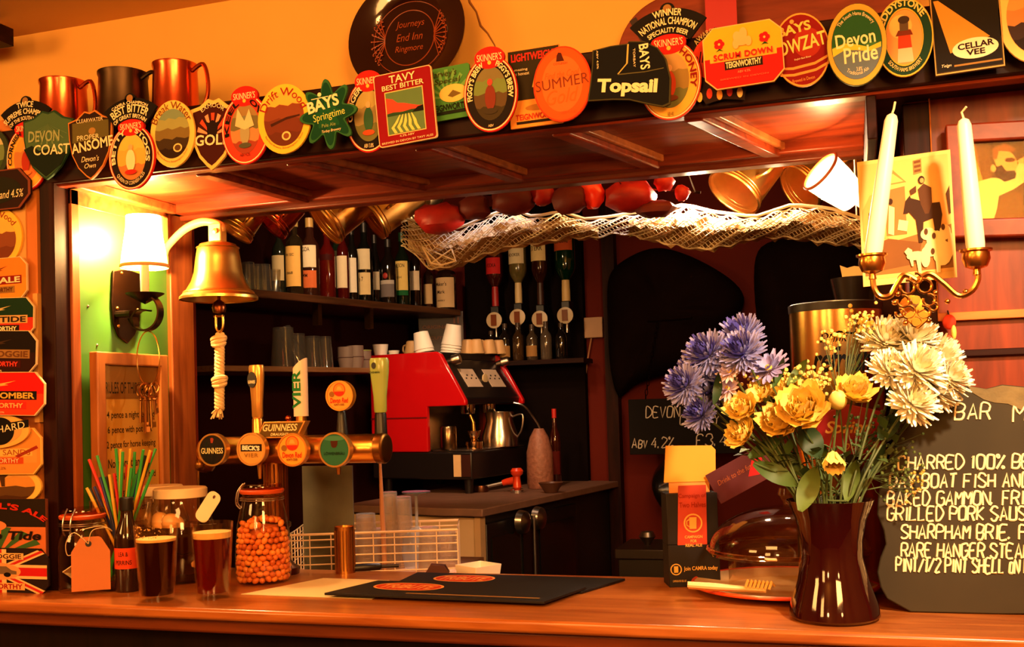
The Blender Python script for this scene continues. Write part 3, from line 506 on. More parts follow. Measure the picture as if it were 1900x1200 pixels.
c = Clip((1850, -60, 1990, 118), 'oval pump clip with a wide cream rim, cut by the right edge of the photo', 3, 0); c.plate(ell(c.w, c.h), (240, 196, 110)); hills(c, c.w * .76, c.h * .8, [(150, 120, 130), (226, 150, 80), (200, 130, 70), (60, 44, 40), (40, 30, 26)]); c.ta('Sundown', 0, 0, .7, .1, (.38, .36), (150, 60, 30)); c.done()

# -- the column of clips at the left edge
GL_ = 'pump clips up the left wall'
def col(box, label, k, rot=0): return Clip(box, label, k, rot, YF + .004, GL_)
def octclip(box, label, k, top, bot, name, sub, band, rot=0, extra=None):
    c = col(box, label, k, rot); w, h = c.w, c.h; q = w * .1
    c.plate(octa(w, h, q), (244, 210, 160)); c.ink(octa(w * .985, h * .975, q), bot); a, b = w * .4925, h * .4875
    c.ink([(-a, 0), (a, 0), (a, b - q), (a - q, b), (-a + q, b), (-a, b - q)], top); c.ink(rect(w * .84, h * .2, .0, -.04 * h), band[0]); c.ink(rect(w * .62, h * .17, 0, -.27 * h), band[2])
    if extra: extra(c)
    c.t(name, 0, -.04, .8, .14, band[1], bold=.03); c.t(sub, 0, -.27, .56, .11, band[3], bold=.03); c.t('ABV 4.2%', 0, -.43, .16, .04, CREAM); return c.done()
bird = lambda col_: lambda c: [c.ink([(-.1 * c.w, .2 * c.h), (0, .24 * c.h), (.12 * c.w, .2 * c.h), (.02 * c.w, .17 * c.h)], col_), c.ink([(0, .22 * c.h), (.2 * c.w, .3 * c.h), (.05 * c.w, .2 * c.h)], col_)]
c = col((-44, 398, 44, 486), 'yellow oval pump clip with brown moorland picture, uppermost on the left wall', 0); c.plate(ell(c.w, c.h * 1.25), (240, 190, 70)); hills(c, c.w * .76, c.h * .9, [(230, 180, 80), (130, 70, 40), (110, 54, 30)], 0, -.05 * c.h); c.ta('Drift Wood', 0, 0, .7, .14, (.36, .42), (150, 60, 34)); c.done()
octclip((-60, 480, 53, 557), 'orange octagonal pump clip with a dark red name band, on the left wall', 1, (240, 130, 40), (244, 140, 44), 'REEL·ALE', 'TEIGNWORTHY', ((130, 24, 18), CREAM, (150, 110, 50), (90, 40, 14)), 0, bird((120, 60, 20)))
octclip((-70, 553, 66, 627), 'octagonal pump clip, dark green above and red below, on the left wall', 2, (18, 48, 28), (190, 50, 30), 'HIGH TIDE', 'TEIGNWORTHY', ((200, 160, 100), (40, 30, 20), (30, 20, 14), CREAM), 2, bird((190, 170, 110)))
octclip((-75, 613, 71, 693), 'black octagonal pump clip with tan name band, above the bright red one', 3, (22, 14, 10), (40, 14, 10), 'OLD MOGGIE', 'TEIGNWORTHY', ((150, 110, 60), (100, 60, 30), (60, 12, 10), (226, 60, 50)), 3, bird((60, 40, 26)))
octclip((-85, 690, 86, 770), 'bright red octagonal pump clip with a black name band, on the left wall', 4, (206, 24, 22), (236, 60, 30), 'BEACHCOMBER', 'TEIGNWORTHY', ((20, 14, 12), (226, 170, 70), (200, 40, 30), (244, 180, 110)), 2, bird((240, 180, 90)))
c = col((-75, 768, 57, 832), 'cream oval pump clip with a black badge across it, below the red octagon', 3); c.plate(ell(c.w, c.h), (236, 180, 90)); c.ink(ell(c.w * .8, c.h * .8), (206, 160, 90)); c.ink(ell(c.w * .4, c.h * .8, 30, .1 * c.w), (20, 16, 14)); c.ink([(-.4 * c.w, -.2 * c.h), (.5 * c.w, .1 * c.h), (.5 * c.w, .32 * c.h), (-.4 * c.w, .05 * c.h)], (22, 18, 16)); c.t('ORCHARD', .1, .05, .7, .2, CREAM, rot=.14); c.done()
c = col((-80, 795, 80, 880), 'cream octagonal pump clip with orange beach scene, on the left wall', 2); c.plate(octa(c.w, c.h, c.w * .09), (240, 190, 100)); c.ink(octa(c.w * .98, c.h * .97, c.w * .09), (214, 140, 60)); c.ink(rect(c.w * .9, c.h * .3, 0, -.1 * c.h), (226, 150, 70)); c.ink(rect(c.w * .8, c.h * .16, 0, -.02 * c.h), (236, 180, 90)); c.ink([(.2 * c.w, -.1 * c.h), (.45 * c.w, .12 * c.h), (.47 * c.w, .06 * c.h), (.24 * c.w, -.14 * c.h)], (150, 40, 26)); c.ink(rect(c.w * .6, c.h * .14, 0, -.2 * c.h), (196, 70, 30)); c.ink([(-.3 * c.w, .25 * c.h), (.3 * c.w, .3 * c.h), (.4 * c.w, .4 * c.h), (-.3 * c.w, .4 * c.h)], (120, 130, 100)); c.t('GOLDEN SANDS', 0, -.02, .76, .12, (150, 70, 30)); c.t('TEIGNWORTHY', 0, -.2, .5, .1, CREAM); c.t('ABV 4.2%', 0, -.36, .2, .05, (120, 50, 20)); c.done()
c = col((-80, 862, 80, 942), 'cream oval pump clip with a bare tree on a hill, on the left wall', 1); c.plate(ell(c.w, c.h), (242, 190, 90)); hills(c, c.w * .86, c.h * .86, [(216, 160, 80), (206, 140, 60), (90, 60, 30), (70, 40, 20)]); c.ink([(.05 * c.w, .0), (.03 * c.w, .2 * c.h), (-.08 * c.w, .34 * c.h), (.05 * c.w, .27 * c.h), (.18 * c.w, .35 * c.h), (.09 * c.w, .2 * c.h), (.09 * c.w, 0)], (70, 44, 22)); c.done()
c = col((-90, 925, 90, 1030), 'square pump clip with green rays, a bald smiling face and red arched lettering', 3); c.plate(rect(c.w, c.h), (100, 50, 30)); c.ink(rect(c.w * .98, c.h * .5, 0, .25 * c.h), (36, 26, 16)); c.ink(rect(c.w * .98, c.h * .5, 0, -.24 * c.h), (200, 110, 60))
for i in range(8): a = radians(-84 + 24 * i); c.ink([(0, -.5 * c.h), (sin(a - .1) * c.w * .48, max(-.5, -.5 + cos(a - .1) * .52) * c.h), (sin(a + .1) * c.w * .48, max(-.5, -.5 + cos(a + .1) * .52) * c.h)], (60, 96, 50))
c.ink(ell(c.w * .3, c.h * .2, 24, -.05 * c.w, .03 * c.h), (216, 130, 80)); c.ink(ell(c.w * .15, c.h * .24, 24, -.05 * c.w, .2 * c.h), (222, 140, 90)); c.ink(ell(c.w * .06, c.h * .03, 12, -.05 * c.w, .13 * c.h), (110, 40, 26)); c.ink(ell(c.w * .02, c.h * .03, 8, -.08 * c.w, .22 * c.h), BLK); c.ink(ell(c.w * .02, c.h * .03, 8, -.02 * c.w, .22 * c.h), BLK)
c.ta("BRISTOL'S ALE", 0, -.12, .80, .11, (.55, .45), (190, 40, 24), bold=.04); c.t('Neap Tide', .05, -.16, .8, .2, (30, 16, 12), bold=.03, shear=.15); c.done()
c = col((-95, 1016, 93, 1101), 'octagonal pump clip with flag and grey car, lowest on the left wall', 4); w, h = c.w, c.h; q = w * .08; c.plate(octa(w, h, q), (36, 24, 22)); W_ = (236, 190, 130)
for sg in (-1, 1): c.ink([(-.47 * w, sg * .40 * h), (-.40 * w, sg * .47 * h), (.47 * w, -sg * .40 * h), (.40 * w, -sg * .47 * h)], W_); c.ink([(-.46 * w, sg * .43 * h), (-.43 * w, sg * .46 * h), (.46 * w, -sg * .43 * h), (.43 * w, -sg * .46 * h)], (190, 40, 34))
c.ink(rect(w * .98, h * .3), W_); c.ink(rect(w * .2, h * .96), W_); c.ink(rect(w * .98, h * .18), (190, 30, 30)); c.ink(rect(w * .11, h * .96), (190, 30, 30)); c.ink(ell(w * .48, h * .38, 30), (214, 150, 90)); c.ink([(-.2 * w, -.06 * h), (-.19 * w, .02 * h), (-.1 * w, .04 * h), (-.04 * w, .11 * h), (.1 * w, .11 * h), (.15 * w, .03 * h), (.2 * w, .01 * h), (.2 * w, -.06 * h)], (110, 90, 66)); c.ink(ell(w * .07, h * .1, 14, -.11 * w, -.07 * h), BLK); c.ink(ell(w * .07, h * .1, 14, .11 * w, -.07 * h), BLK); c.ink(rect(w * .54, h * .14, 0, .33 * h), (230, 180, 110)); c.ink(rect(w * .56, h * .15, 0, -.32 * h), (226, 170, 100))
c.t('OLD MOGGIE', 0, .33, .5, .1, (60, 24, 16), bold=.02); c.t('TEIGNWORTHY', 0, -.32, .52, .11, (150, 24, 20), bold=.03); c.done()

# ================================================================ on the canopy shelf
zs_ = ZB + HF
def tankard(name, label, prof, handle, mat_, inner=None, group=None):
    t = thing(name, label, 'tankard', (0, 0, 0), (0, 0, 0), group)
    r = max(p[0] for p in prof); h = max(p[1] for p in prof)
    inn = [(max(p[0] - .002, .001), p[1]) for p in reversed(prof)] + [(.001, .004)]
    M().shell([(0.001, 0)] + prof + [(inn[0][0], h)] + inn).build('body', mat_, t)
    a, b, o = handle; m = M(); m.tube(spline([(prof[-1][0] * .96, 0, h * a), (prof[-1][0] + o * .7, 0, h * (a + .06)), (prof[-1][0] + o, 0, h * (a - .18)), (prof[-1][0] + o * .85, 0, h * (b + .2)), (prof[0][0] * .97, 0, h * b)], 6), .0048, 8); m.build('handle', mat_, t)
    return t
def shelfmug(px0, px1, ptop, label, mat_, rot, ysh=.33, dx=0):
    P = onY((px0 + px1) / 2, ptop + 60, ysh); P.z = zs_; r = (onY(px1, ptop, ysh).x - onY(px0, ptop, ysh).x) / 2; h = zat(P, (px0 + px1) / 2, ptop + 3) - zs_
    t = tankard('tankard', label, [(r * 1.13, 0), (r * 1.15, .006), (r * 1.12, h * .12), (r * 1.06, h * .5), (r * 1.0, h * .93), (r * 1.05, h * .97), (r * 1.05, h)], (.88, .25, r * .85), mat_, group='tankards on the canopy')
    t.location = P; t.rotation_euler = (0, 0, rot)
shelfmug(85, 152, 150, 'shorter copper tankard on the canopy, leftmost of the three', COPPER, -.1)
shelfmug(193, 266, 134, 'dark pewter tankard on the canopy, between the two copper ones', PEWTER, -.1, .31)
shelfmug(292, 360, 118, 'taller bright copper tankard on the canopy, right of the dark pewter one', COPPER, -.1)
# brown glazed plate leaning on the plaster
P = onY(760, 70, .42); r = (onY(868, 70, .42).x - onY(653, 70, .42).x) / 2
t = thing('wall_plate', 'round dark brown glazed plate with incised orange script leaning on the plaster wall', 'plate', P, (radians(90 - 9), 0, 0))
GLZ = pm((34, 12, 9), .12, var=.2, coat=.6, name='brown_glaze'); SG = pm((150, 66, 32), .35, name='incised_glaze')
M().lathe([(.001, 0), (r * .62, .0), (r * .72, .012), (r * .97, .02), (r, .0215), (r * .99, .016), (r * .7, .004), (r * .6, -.006), (.001, -.006)], 56).build('dish', GLZ, t)
m = M(); m.T = Matrix.Rotation(radians(-90), 4, 'X')
for s_, z, w, h in (('Journeys', .3, .66, .2), ('End Inn', .02, .6, .17), ('Ringmore', -.26, .64, .18)): m.text(s_, 0, z * r * .75, w * r * .75, h * r * .75, -.0008, shear=.2)
m.build('lettering', SG, t)
m = M(); m.tube([(r * .43 * cos(a), r * .47 * sin(a), .0004) for a in [2 * pi * i / 48 for i in range(48)]], .0011, 5, True)
m.tube([(r * .62 * cos(a), r * .62 * sin(a), .0006) for a in [2 * pi * i / 48 for i in range(48)]], .0008, 5, True)
for sg in (-1, 1):
    for i in range(9):
        a = radians(-64 + 16 * i); m.tube([(sg * (r * .42), r * .05 * sin(a), .001), (sg * (r * .42 + r * .26 * cos(a)), r * .46 * sin(a), .004)], .0011, 5)
        for q in (.6, .8, 1): m.ball((sg * (r * .42 + r * .26 * q * cos(a)) + .004, r * .46 * q * sin(a), .003 if q < 1 else .0045), (.003, .002, .0012), 6, 4)
m.build('sprigs', SG, t)
# big round board with ribbon
P = onY(1250, 88, .42); r = P.x - onY(1142, 88, .42).x; L = onY(1700, 60, .42).x - P.x
t = thing('round_board', 'big round-ended red-brown wooden board leaning on the plaster behind the clips', 'board', (P.x, .43, zs_), (radians(-4), 0, 0))
q = [(r * cos(radians(a)), P.z - zs_ + r * sin(radians(a))) for a in range(90, 271, 5)]; q = [p_ for p_ in q if p_[1] > .001]
q += [(q[-1][0] + .012, .001), (L, .001), (L, P.z - zs_ + r)]
M().prism(q, 0, .016).build('panel', wood((112, 44, 26), (140, 60, 36), (4, 4, 30), .5, .1, name='board_wood'), t, .003)
sp_ = [onY(a, b, .43) for a, b in ((1166, 36), (1178, 28), (1208, 80), (1195, 88))]
M().prism([(p_.x - P.x, p_.z - zs_) for p_ in sp_], -.0012, .001).build('dark_stripe', pm((40, 14, 10), .5, name='stripe'), t)
x = onY(1338, 40, .42).x; a = onY(1311, 40, .42).x; b = onY(1369, 40, .42).x
m = M(); m.box((a, .405, zs_ + .002), (b, .4075, ZC - .02)); tag(m.build('ribbon', pm((178, 20, 30), .45, var=.08, name='red_ribbon')), 'wide red ribbon hanging down in front of the round board', 'ribbon')

# ================================================================ left side panel: wall lamp, keys, framed rules, bell
SHADE = None
def shade_mat(strength, col=(255, 190, 110), name='lamp_shade'):
    m, n, b, o = nt(name); n.nodes.remove(b)
    t = n.nodes.new('ShaderNodeBsdfTranslucent'); t.inputs[0].default_value = (1, .9, .75, 1); d = n.nodes.new('ShaderNodeBsdfDiffuse'); d.inputs[0].default_value = (1, .92, .8, 1)
    e = n.nodes.new('ShaderNodeEmission'); e.inputs[0].default_value = lin(col); e.inputs[1].default_value = strength
    w = n.nodes.new('ShaderNodeTexNoise'); w.inputs['Scale'].default_value = 40; mp = n.nodes.new('ShaderNodeMath'); mp.operation = 'MULTIPLY_ADD'; mp.inputs[1].default_value = strength * .2; mp.inputs[2].default_value = strength * .9
    n.links.new(w.outputs['Fac'], mp.inputs[0]); n.links.new(mp.outputs[0], e.inputs[1])
    a = n.nodes.new('ShaderNodeMixShader'); n.links.new(t.outputs[0], a.inputs[1]); n.links.new(d.outputs[0], a.inputs[2]); a.inputs[0].default_value = .15
    tr = n.nodes.new('ShaderNodeBsdfTransparent'); tr.inputs[0].default_value = (1, .9, .75, 1); g_ = n.nodes.new('ShaderNodeMixShader'); g_.inputs[0].default_value = .42; n.links.new(a.outputs[0], g_.inputs[1]); n.links.new(tr.outputs[0], g_.inputs[2])
    s = n.nodes.new('ShaderNodeAddShader'); n.links.new(g_.outputs[0], s.inputs[0]); n.links.new(e.outputs[0], s.inputs[1]); n.links.new(s.outputs[0], o.inputs[0]); return m
SX = XL + .085
P = onX(267, 450, SX); k = mpp(P); yS = P.y
t = thing('wall_lamp', 'lit wall lamp with cream shade and iron scroll bracket on the green panel', 'lamp', (SX, yS, 0))
zt, zb = zat(P, 267, 401), zat(P, 267, 494); rt, rb = 31 * k, 42 * k
M().shell([(rb, zb), (rb * .93, zb + (zt - zb) * .25), (rt * 1.04, zb + (zt - zb) * .7), (rt, zt)], 36).build('lamp_shade', shade_mat(2.2), t)
M().shell([(rb + .001, zb - .004), (rb + .003, zb - .001), (rb + .001, zb + .004)], 36).build('shade_trim', pm((220, 170, 100), .6, name='trim_cloth'), t)
zd = zat(P, 267, 546); m = M(); m.lathe([(.001, zd - .022), (.012, zd - .016), (34 * k, zd), (35 * k, zd + .002), (.012, zd - .004), (.001, zd - .004)], 28); m.build('drip_dish', IRON, t)
M().lathe([(.009, zd - .004), (.010, zb - .005), (.009, zb + .01)], 16).build('candle_sleeve', pm((238, 214, 170), .5, name='wax'), t)
M().lathe([(.004, zb + .01), (.014, zb + .03), (.015, zb + .045), (.001, zb + .065)], 14).build('bulb', emit((255, 200, 120), 6, 'bulb'), t)
def strap(m, pts, w, th=.002):                            # flat iron strap in the local x,z plane
    pts = [V(p) for p in pts]; vs = []; fs = []
    for i, p in enumerate(pts):
        tt = (pts[min(i + 1, len(pts) - 1)] - pts[max(i - 1, 0)]).normalized(); nn = V((-tt.z, 0, tt.x)) * th
        vs += [p + nn + V((0, -w, 0)), p + nn + V((0, w, 0)), p - nn + V((0, w, 0)), p - nn + V((0, -w, 0))]
    for i in range(len(pts) - 1):
        for j in range(4): a = i * 4 + j; b = i * 4 + (j + 1) % 4; fs.append((a, b, b + 4, a + 4))
    fs += [(3, 2, 1, 0), tuple(len(vs) - 4 + j for j in range(4))]; m.add(vs, fs)
zc = zat(P, 267, 580); R_ = 33 * k; m = M(); pts = [(R_ * cos(radians(a)) - .0, 0, zc + R_ * sin(radians(a))) for a in range(100, -170, -12)]
pts += [(-R_ * .6, 0, zc - R_ * .75), (-R_ * .75, 0, zc - R_ * .2), (-R_ * .3, 0, zc + R_ * .15), (R_ * .25, 0, zc + R_ * .1)]
strap(m, spline(pts, 3), .010); m.tube([(-SX + XL + .006, 0, zc + .0), (-R_ * .95, 0, zc)], .008, 8); m.build('scroll', IRON, t)
# backplate on the wall
def wz(px, py): p = onX(px, py, XL); return (p.y - yS, p.z)
pl = [(205, 502), (203, 560), (206, 600), (216, 625), (232, 638), (246, 622), (255, 595), (257, 550), (256, 508), (232, 500)]
m = M(); m.T = Matrix.Translation((XL - SX + .002, 0, 0)) @ Matrix.Rotation(radians(90), 4, 'Z'); m.prism([wz(a, b) for a, b in pl], -.006, .0); m.build('backplate', IRON, t, .002)
m = M()
for a, b in ((212, 572), (250, 575), (214, 605), (220, 507)): q = wz(a, b); m.ball((XL - SX + .008, q[0], q[1]), .004, 8, 6)
m.build('rivets', BRASS, t)
lamp('wall_lamp_light', 'POINT', (SX - .02, yS, (zt + zb) / 2 + .006), 62, (1, .64, .26), .018).parent = None
# key ring hung on the scroll
kp = V((SX + .005, yS, zc - R_ - .002)); z0 = kp.z; z1 = zat(kp, 270, 716); rr = (z0 - z1) / 2; kr = 41 * k
t = thing('key_ring', 'large brass wire key ring hanging from the iron wall lamp with old keys', 'keys', kp)
m = M(); ca = radians(-24)
m.tube([(kr * sin(a) * cos(ca), -kr * sin(a) * sin(ca) * -1, -rr + rr * cos(a)) for a in [2 * pi * i / 40 for i in range(40)]], .0016, 6, True); m.build('ring', BRASS, t)
for i, (dx, L, tl) in enumerate(((-.022, .088, .05), (-.008, .11, .02), (.004, .1, -.03), (.012, .07, -.12), (-.014, .1, .0), (.02, .055, -.3))):
    m = M(); m.tube([(.013 * cos(a), .003 * sin(a * 2), -.016 + .016 * sin(a)) for a in [2 * pi * j / 16 for j in range(16)]], .0022, 6, True)
    m.tube([(0, 0, -.03), (0, 0, -L)], .0028, 8); m.box((0, -.001, -L + .002), (.010, .001, -L + .014)); m.box((0, -.001, -L + .018), (.007, .001, -L + .024)); m.ball((0, 0, -.036), .0042, 8, 6)
    o = m.build('key', metal((190, 130, 70), .3, 'key_metal') if i % 2 else OLDBRASS, t); o.location = (dx * cos(ca), dx * sin(ca) + .004 * (i - 2), -2 * rr + .006); o.rotation_euler = (0, tl, .5 * i)
# framed rules of the tavern, standing against the green panel
a, b = onX(170, 652, XL + .02), onX(303, 660, XL + .02); c_ = onX(170, 905, XL + .02)
z1 = a.z; z0 = CZ + .001; wF = b.y - a.y; hF = z1 - z0
t = thing('framed_notice', 'narrow wood-framed notice of tavern rules under glass, standing before the green panel', 'picture', (XL + .012, a.y, z0), (0, 0, radians(90)))
FR = wood((150, 84, 36), (182, 108, 50), (20, 20, 4), name='frame_wood'); fw = .028
m = M(); m.band([(0, 0), (wF, 0), (wF, hF), (0, hF)], [(fw, fw), (wF - fw, fw), (wF - fw, hF - fw), (fw, hF - fw)], -.022, 0); m.build('frame', FR, t, .003)
M().prism([(fw - .002, fw - .002), (wF - fw + .002, fw - .002), (wF - fw + .002, hF - fw + .002), (fw - .002, hF - fw + .002)], -.010, -.004).build('paper', pm((232, 180, 92), .7, var=.12, scale=9, name='aged_paper'), t)
m = M(); m.prism([(fw, hF - fw - .075), (wF - fw, hF - fw - .075), (wF - fw, hF - fw), (fw, hF - fw)], -.0105, -.0101); m.build('heading_band', pm((150, 104, 46), .7, name='heading'), t)
m = M(); iw = wF - 2 * fw; cx = wF / 2; DK = pm((26, 14, 8), .7, name='print')
m.text('RULES OF THIS TAVERN', cx, hF - fw - .05, iw * .88, .026, -.0108, bold=.01)
for i, (s_, w, dx) in enumerate((('4 pence a night for bed', .86, 0), ('6 pence with pot luck', .8, -.02), ('2 pence for horse keeping', .88, 0), ('No more than five', .72, -.06), ('to sleep in one bed', .74, .06), ('No boots to be worn in bed', .9, 0), ('No razor grinders or', .8, -.02), ('tinkers taken in', .6, .04), ('No dogs allowed', .7, -.06), ('in the kitchen', .5, .04))):
    m.text(s_, cx + dx * iw, hF - fw - .112 - .033 * i - (.006 * (i // 3)), iw * w, .020, -.0108, bold=.012)
m.build('lettering', DK, t)
M().prism([(fw, fw), (wF - fw, fw), (wF - fw, hF - fw), (fw, hF - fw)], -.013, -.0122).build('pane', glass((255, 250, 235), .35, 'pane_glass'), t)
# bell on its bracket
B = at(405, 500, 2.44); k = mpp(B); zT, zM = zat(B, 403, 447), zat(B, 406, 556); hb = zT - zM; rm = 71 * k
t = thing('ship_bell', 'polished brass bell hanging from a wall bracket left of the bar opening', 'bell', (B.x, B.y, zM))
BB = metal((250, 190, 100), .33, 'bell_brass')
pr = [(rm, 0), (rm * 1.0, .006), (rm * .86, hb * .13), (rm * .70, hb * .3), (rm * .62, hb * .46), (rm * .57, hb * .7), (rm * .53, hb * .86), (rm * .46, hb * .94), (rm * .2, hb * .99), (.001, hb)]
M().shell(pr + [(.001, hb - .006), (rm * .4, hb * .9), (rm * .5, hb * .7), (rm * .6, hb * .3), (rm * .95, .002)], 48).build('bell_body', BB, t)
m = M()
for z, r in ((hb * .115, rm * .895), (hb * .135, rm * .865), (hb * .88, rm * .535)): m.tube([(r * cos(a), r * sin(a), z) for a in [2 * pi * i / 48 for i in range(48)]], .0016, 6, True)
m.build('moulded_rings', BB, t)
PB = pm((236, 186, 110), .35, .2, name='bracket_paint'); m = M(); m.box((-.017, -.013, hb - .004), (.017, .013, hb + 32 * k)); m.build('yoke', PB, t, .003)
M().lathe([(.001, -.002), (.006, 0), (.006, .004), (.001, .005)], 12, (.004, -.0135, hb + 17 * k), Matrix.Rotation(radians(90), 3, 'X')).build('bolt', BB, t)
Q = onP(332, 440, B, FH); Q = onX(334, 430, XL + .014) if False else V((XL + .02, B.y + .03, 0))
L = V((Q.x - B.x, Q.y - B.y, 0)); zz = lambda px, py: zat(B, px, py) - zM
m = M(); pts = spline([L + V((0, 0, zz(338, 462))), L * .93 + V((0, 0, zz(342, 446))), L * .6 + V((0, 0, zz(364, 418))), L * .25 + V((0, 0, zz(390, 408))), V((.008, 0, zz(408, 418))), V((.012, 0, zz(410, 430)))], 5)
n_ = len(pts); m.tube(pts, [.010 - .003 * abs(.5 - i / n_) for i in range(n_)], 10); m.build('arm', PB, t)
m = M(); m.T = Matrix.Translation(L); m.box((-.006, -.012, zz(336, 488)), (.004, .012, zz(336, 388))); m.build('wall_plate', PB, t, .004)
m = M(); m.lathe([(.001, -.034), (.014, -.03), (.0165, -.018), (.012, -.006), (.004, 0), (.004, .03)], 18, (0, 0, 0)); m.build('clapper', metal((120, 60, 30), .3, 'clapper'), t)
m = M(); sh = -.034; m.tube(spline([(-.009, 0, sh - .002), (-.009, 0, sh - .03), (0, 0, sh - .04), (.009, 0, sh - .03), (.009, 0, sh - .002)], 5), .003, 8); m.tube([(-.014, 0, sh - .004), (.012, 0, sh - .004)], .003, 8); m.build('shackle', BRASS, t)
RP = pm((236, 196, 130), .85, var=.15, scale=60, bump=.4, name='rope'); z0, z1 = sh - .046, zat(B, 402, 775) - zM
m = M(); N_ = 90
for s_ in range(3):
    m.tube([(.0066 * cos(2 * pi * s_ / 3 + i * .5) - .005 * i / N_, .0066 * sin(2 * pi * s_ / 3 + i * .5), z0 + (z1 + .02 - z0) * i / N_) for i in range(N_ + 1)], .0056, 7)
m.build('rope', RP, t)
m = M()
for zk in (zat(B, 404, 633) - zM, zat(B, 404, 708) - zM):
    for i in range(3): m.tube([((.012 + .001 * i) * cos(a) - .003, (.012 + .001 * i) * sin(a), zk + .006 * (i - 1) + .004 * sin(a + i)) for a in [2 * pi * j / 16 for j in range(16)]], .0058, 7, True)
m.build('rope_knots', RP, t)
m = M(); rnd = random.Random(4)
for i in range(26): a = rnd.uniform(0, 2 * pi); r = rnd.uniform(.004, .017); m.tube([(-.005 + .004 * cos(a), .004 * sin(a), z1 + .024), (-.006 + r * cos(a) - .004, r * sin(a), z1 + rnd.uniform(-.004, .012))], .0018, 5)
m.build('frayed_end', RP, t)

# ================================================================ left end of the counter
ORS = pm((228, 90, 30), .45, trans=.3, name='rubber_seal')
def clip_jar(px, pyf, wpx, ptop, name, label, prof, clipside):
    P = onZ(px, pyf, CZ); k = mpp(P); r = wpx / 2 * k; P = stand(px, pyf, r * .9); k = mpp(P); r = wpx / 2 * k; h = zat(P, px, ptop + 4) - CZ
    t = thing(name, label, 'jar', P)
    pts = [(a * r, b * h) for a, b in prof]
    M().shell([(.001, .003)] + pts, 40).build('jar_glass', GLASS, t)
    rt = pts[-1][0]; zt = pts[-1][1]
    m = M(); m.lathe([(rt * 1.08, zt + .001), (rt * 1.13, zt + .004), (rt * 1.13, zt + .008), (rt * 1.06, zt + .010)], 36); m.build('seal', ORS, t)
    m = M(); m.lathe([(rt * 1.03, zt + .010), (rt * 1.05, zt + .014), (rt * 1.0, h - .001), (rt * .95, h), (.001, h * .995)], 36); m.build('lid', glass((240, 205, 150), .8, 'lid_glass'), t)
    m = M(); a = clipside; c, s_ = cos(a), sin(a)
    for z in (zt - .008, zt - .012): m.tube([(rt * 1.10 * cos(q), rt * 1.10 * sin(q), z) for q in [2 * pi * i / 32 for i in range(32)]], .0013, 6, True)
    for sg in (-1, 1):
        o = V((-s_, c, 0)) * .009 * sg
        m.tube(spline([V((rt * 1.1 * c, rt * 1.1 * s_, zt - .03)) + o, V((rt * 1.3 * c, rt * 1.3 * s_, zt - .018)) + o, V((rt * 1.2 * c, rt * 1.2 * s_, zt + .006)) + o, V((rt * .9 * c, rt * .9 * s_, h + .002)) + o], 5), .0015, 6)
    m.tube([V((rt * 1.3 * c, rt * 1.3 * s_, zt - .018)) + V((-s_, c, 0)) * .009, V((rt * 1.3 * c, rt * 1.3 * s_, zt - .018)) - V((-s_, c, 0)) * .009], .0015, 6)
    m.build('wire_clip', STEEL, t); return t, P, r, h, k
# jar with a hanging brown tag
tj, P, r, h, k = clip_jar(156, 1101, 92, 938, 'storage_jar', 'clip-top glass jar with orange seal and blank brown tag, leftmost on the counter', [(.88, 0), (.97, .05), (1.0, .12), (.99, .55), (.93, .66), (.82, .72), (.80, .80), (.80, .87)], radians(-85))
pa = pm((232, 214, 176), .6, name='card_slip')
for i, (x, y, z, a, b, w) in enumerate(((-.02, 0, .03, .3, .5, .05), (.012, .01, .02, -.5, .2, .05), (0, -.015, .026, .9, -.4, .04), (-.012, .014, .05, .2, 1.1, .06), (.015, -.008, .05, 1.2, .3, .035), (-.018, -.012, .045, .6, -.2, .045))):
    m = M(); m.box((-w / 2, -.012, -.0008), (w / 2, .012, .0008)); o = m.build('paper_slip' if i != 4 else 'black_card', pa if i not in (4, 3) else BLACK); tag(o, ('pale' if i not in (4, 3) else 'black') + ' folded slip of card lying inside the jar with the brown tag', 'paper', 'slips in the tagged jar'); o.location = P + V((x, y, z)); o.rotation_euler = (a, b, i)
kx = mpp(P); zq = lambda py: zat(P, 160, py)
t = thing('brown_tag', 'blank brown luggage tag tied with string to the leftmost clip-top jar', 'tag', P + V((CAM.x - P.x, CAM.y - P.y, 0)).normalized() * (r + .011) + RH * (13 * kx), (radians(-2), 0, radians(34)))
w = 66 * kx; z0 = zq(1087) - CZ; z1 = zq(990) - CZ
M().prism([(-w / 2, z0), (w / 2, z0), (w / 2, z1 - .03), (w * .28, z1 - .003), (w * .2, z1), (-w * .2, z1), (-w * .28, z1 - .003), (-w / 2, z1 - .03)], -.0008, .0008).build('card', pm((196, 116, 62), .8, var=.06, name='kraft_card'), t)
m = M(); q = []; m.prism(ell(.012, .012, 16, -.004, z1 - .014), -.0014, -.0009); m.build('punched_hole', BLACK, t)
m = M(); m.tube(spline([(-.004, -.002, z1 - .014), (-.03, -.004, z1 + .01), (-.046, .0, z1 - .01), (-.044, .006, z1 - .035), (-.028, .002, z1 - .03)], 6), .0009, 5); m.tube(spline([(-.004, -.002, z1 - .014), (.004, -.003, z1 + .012), (.03, .004, z1 + .016), (.04, .01, z1 + .008), (.02, .004, z1 + .02), (-.02, .004, z1 + .014)], 6), .0009, 5); m.build('string', pm((220, 190, 140), .8, name='string'), t)
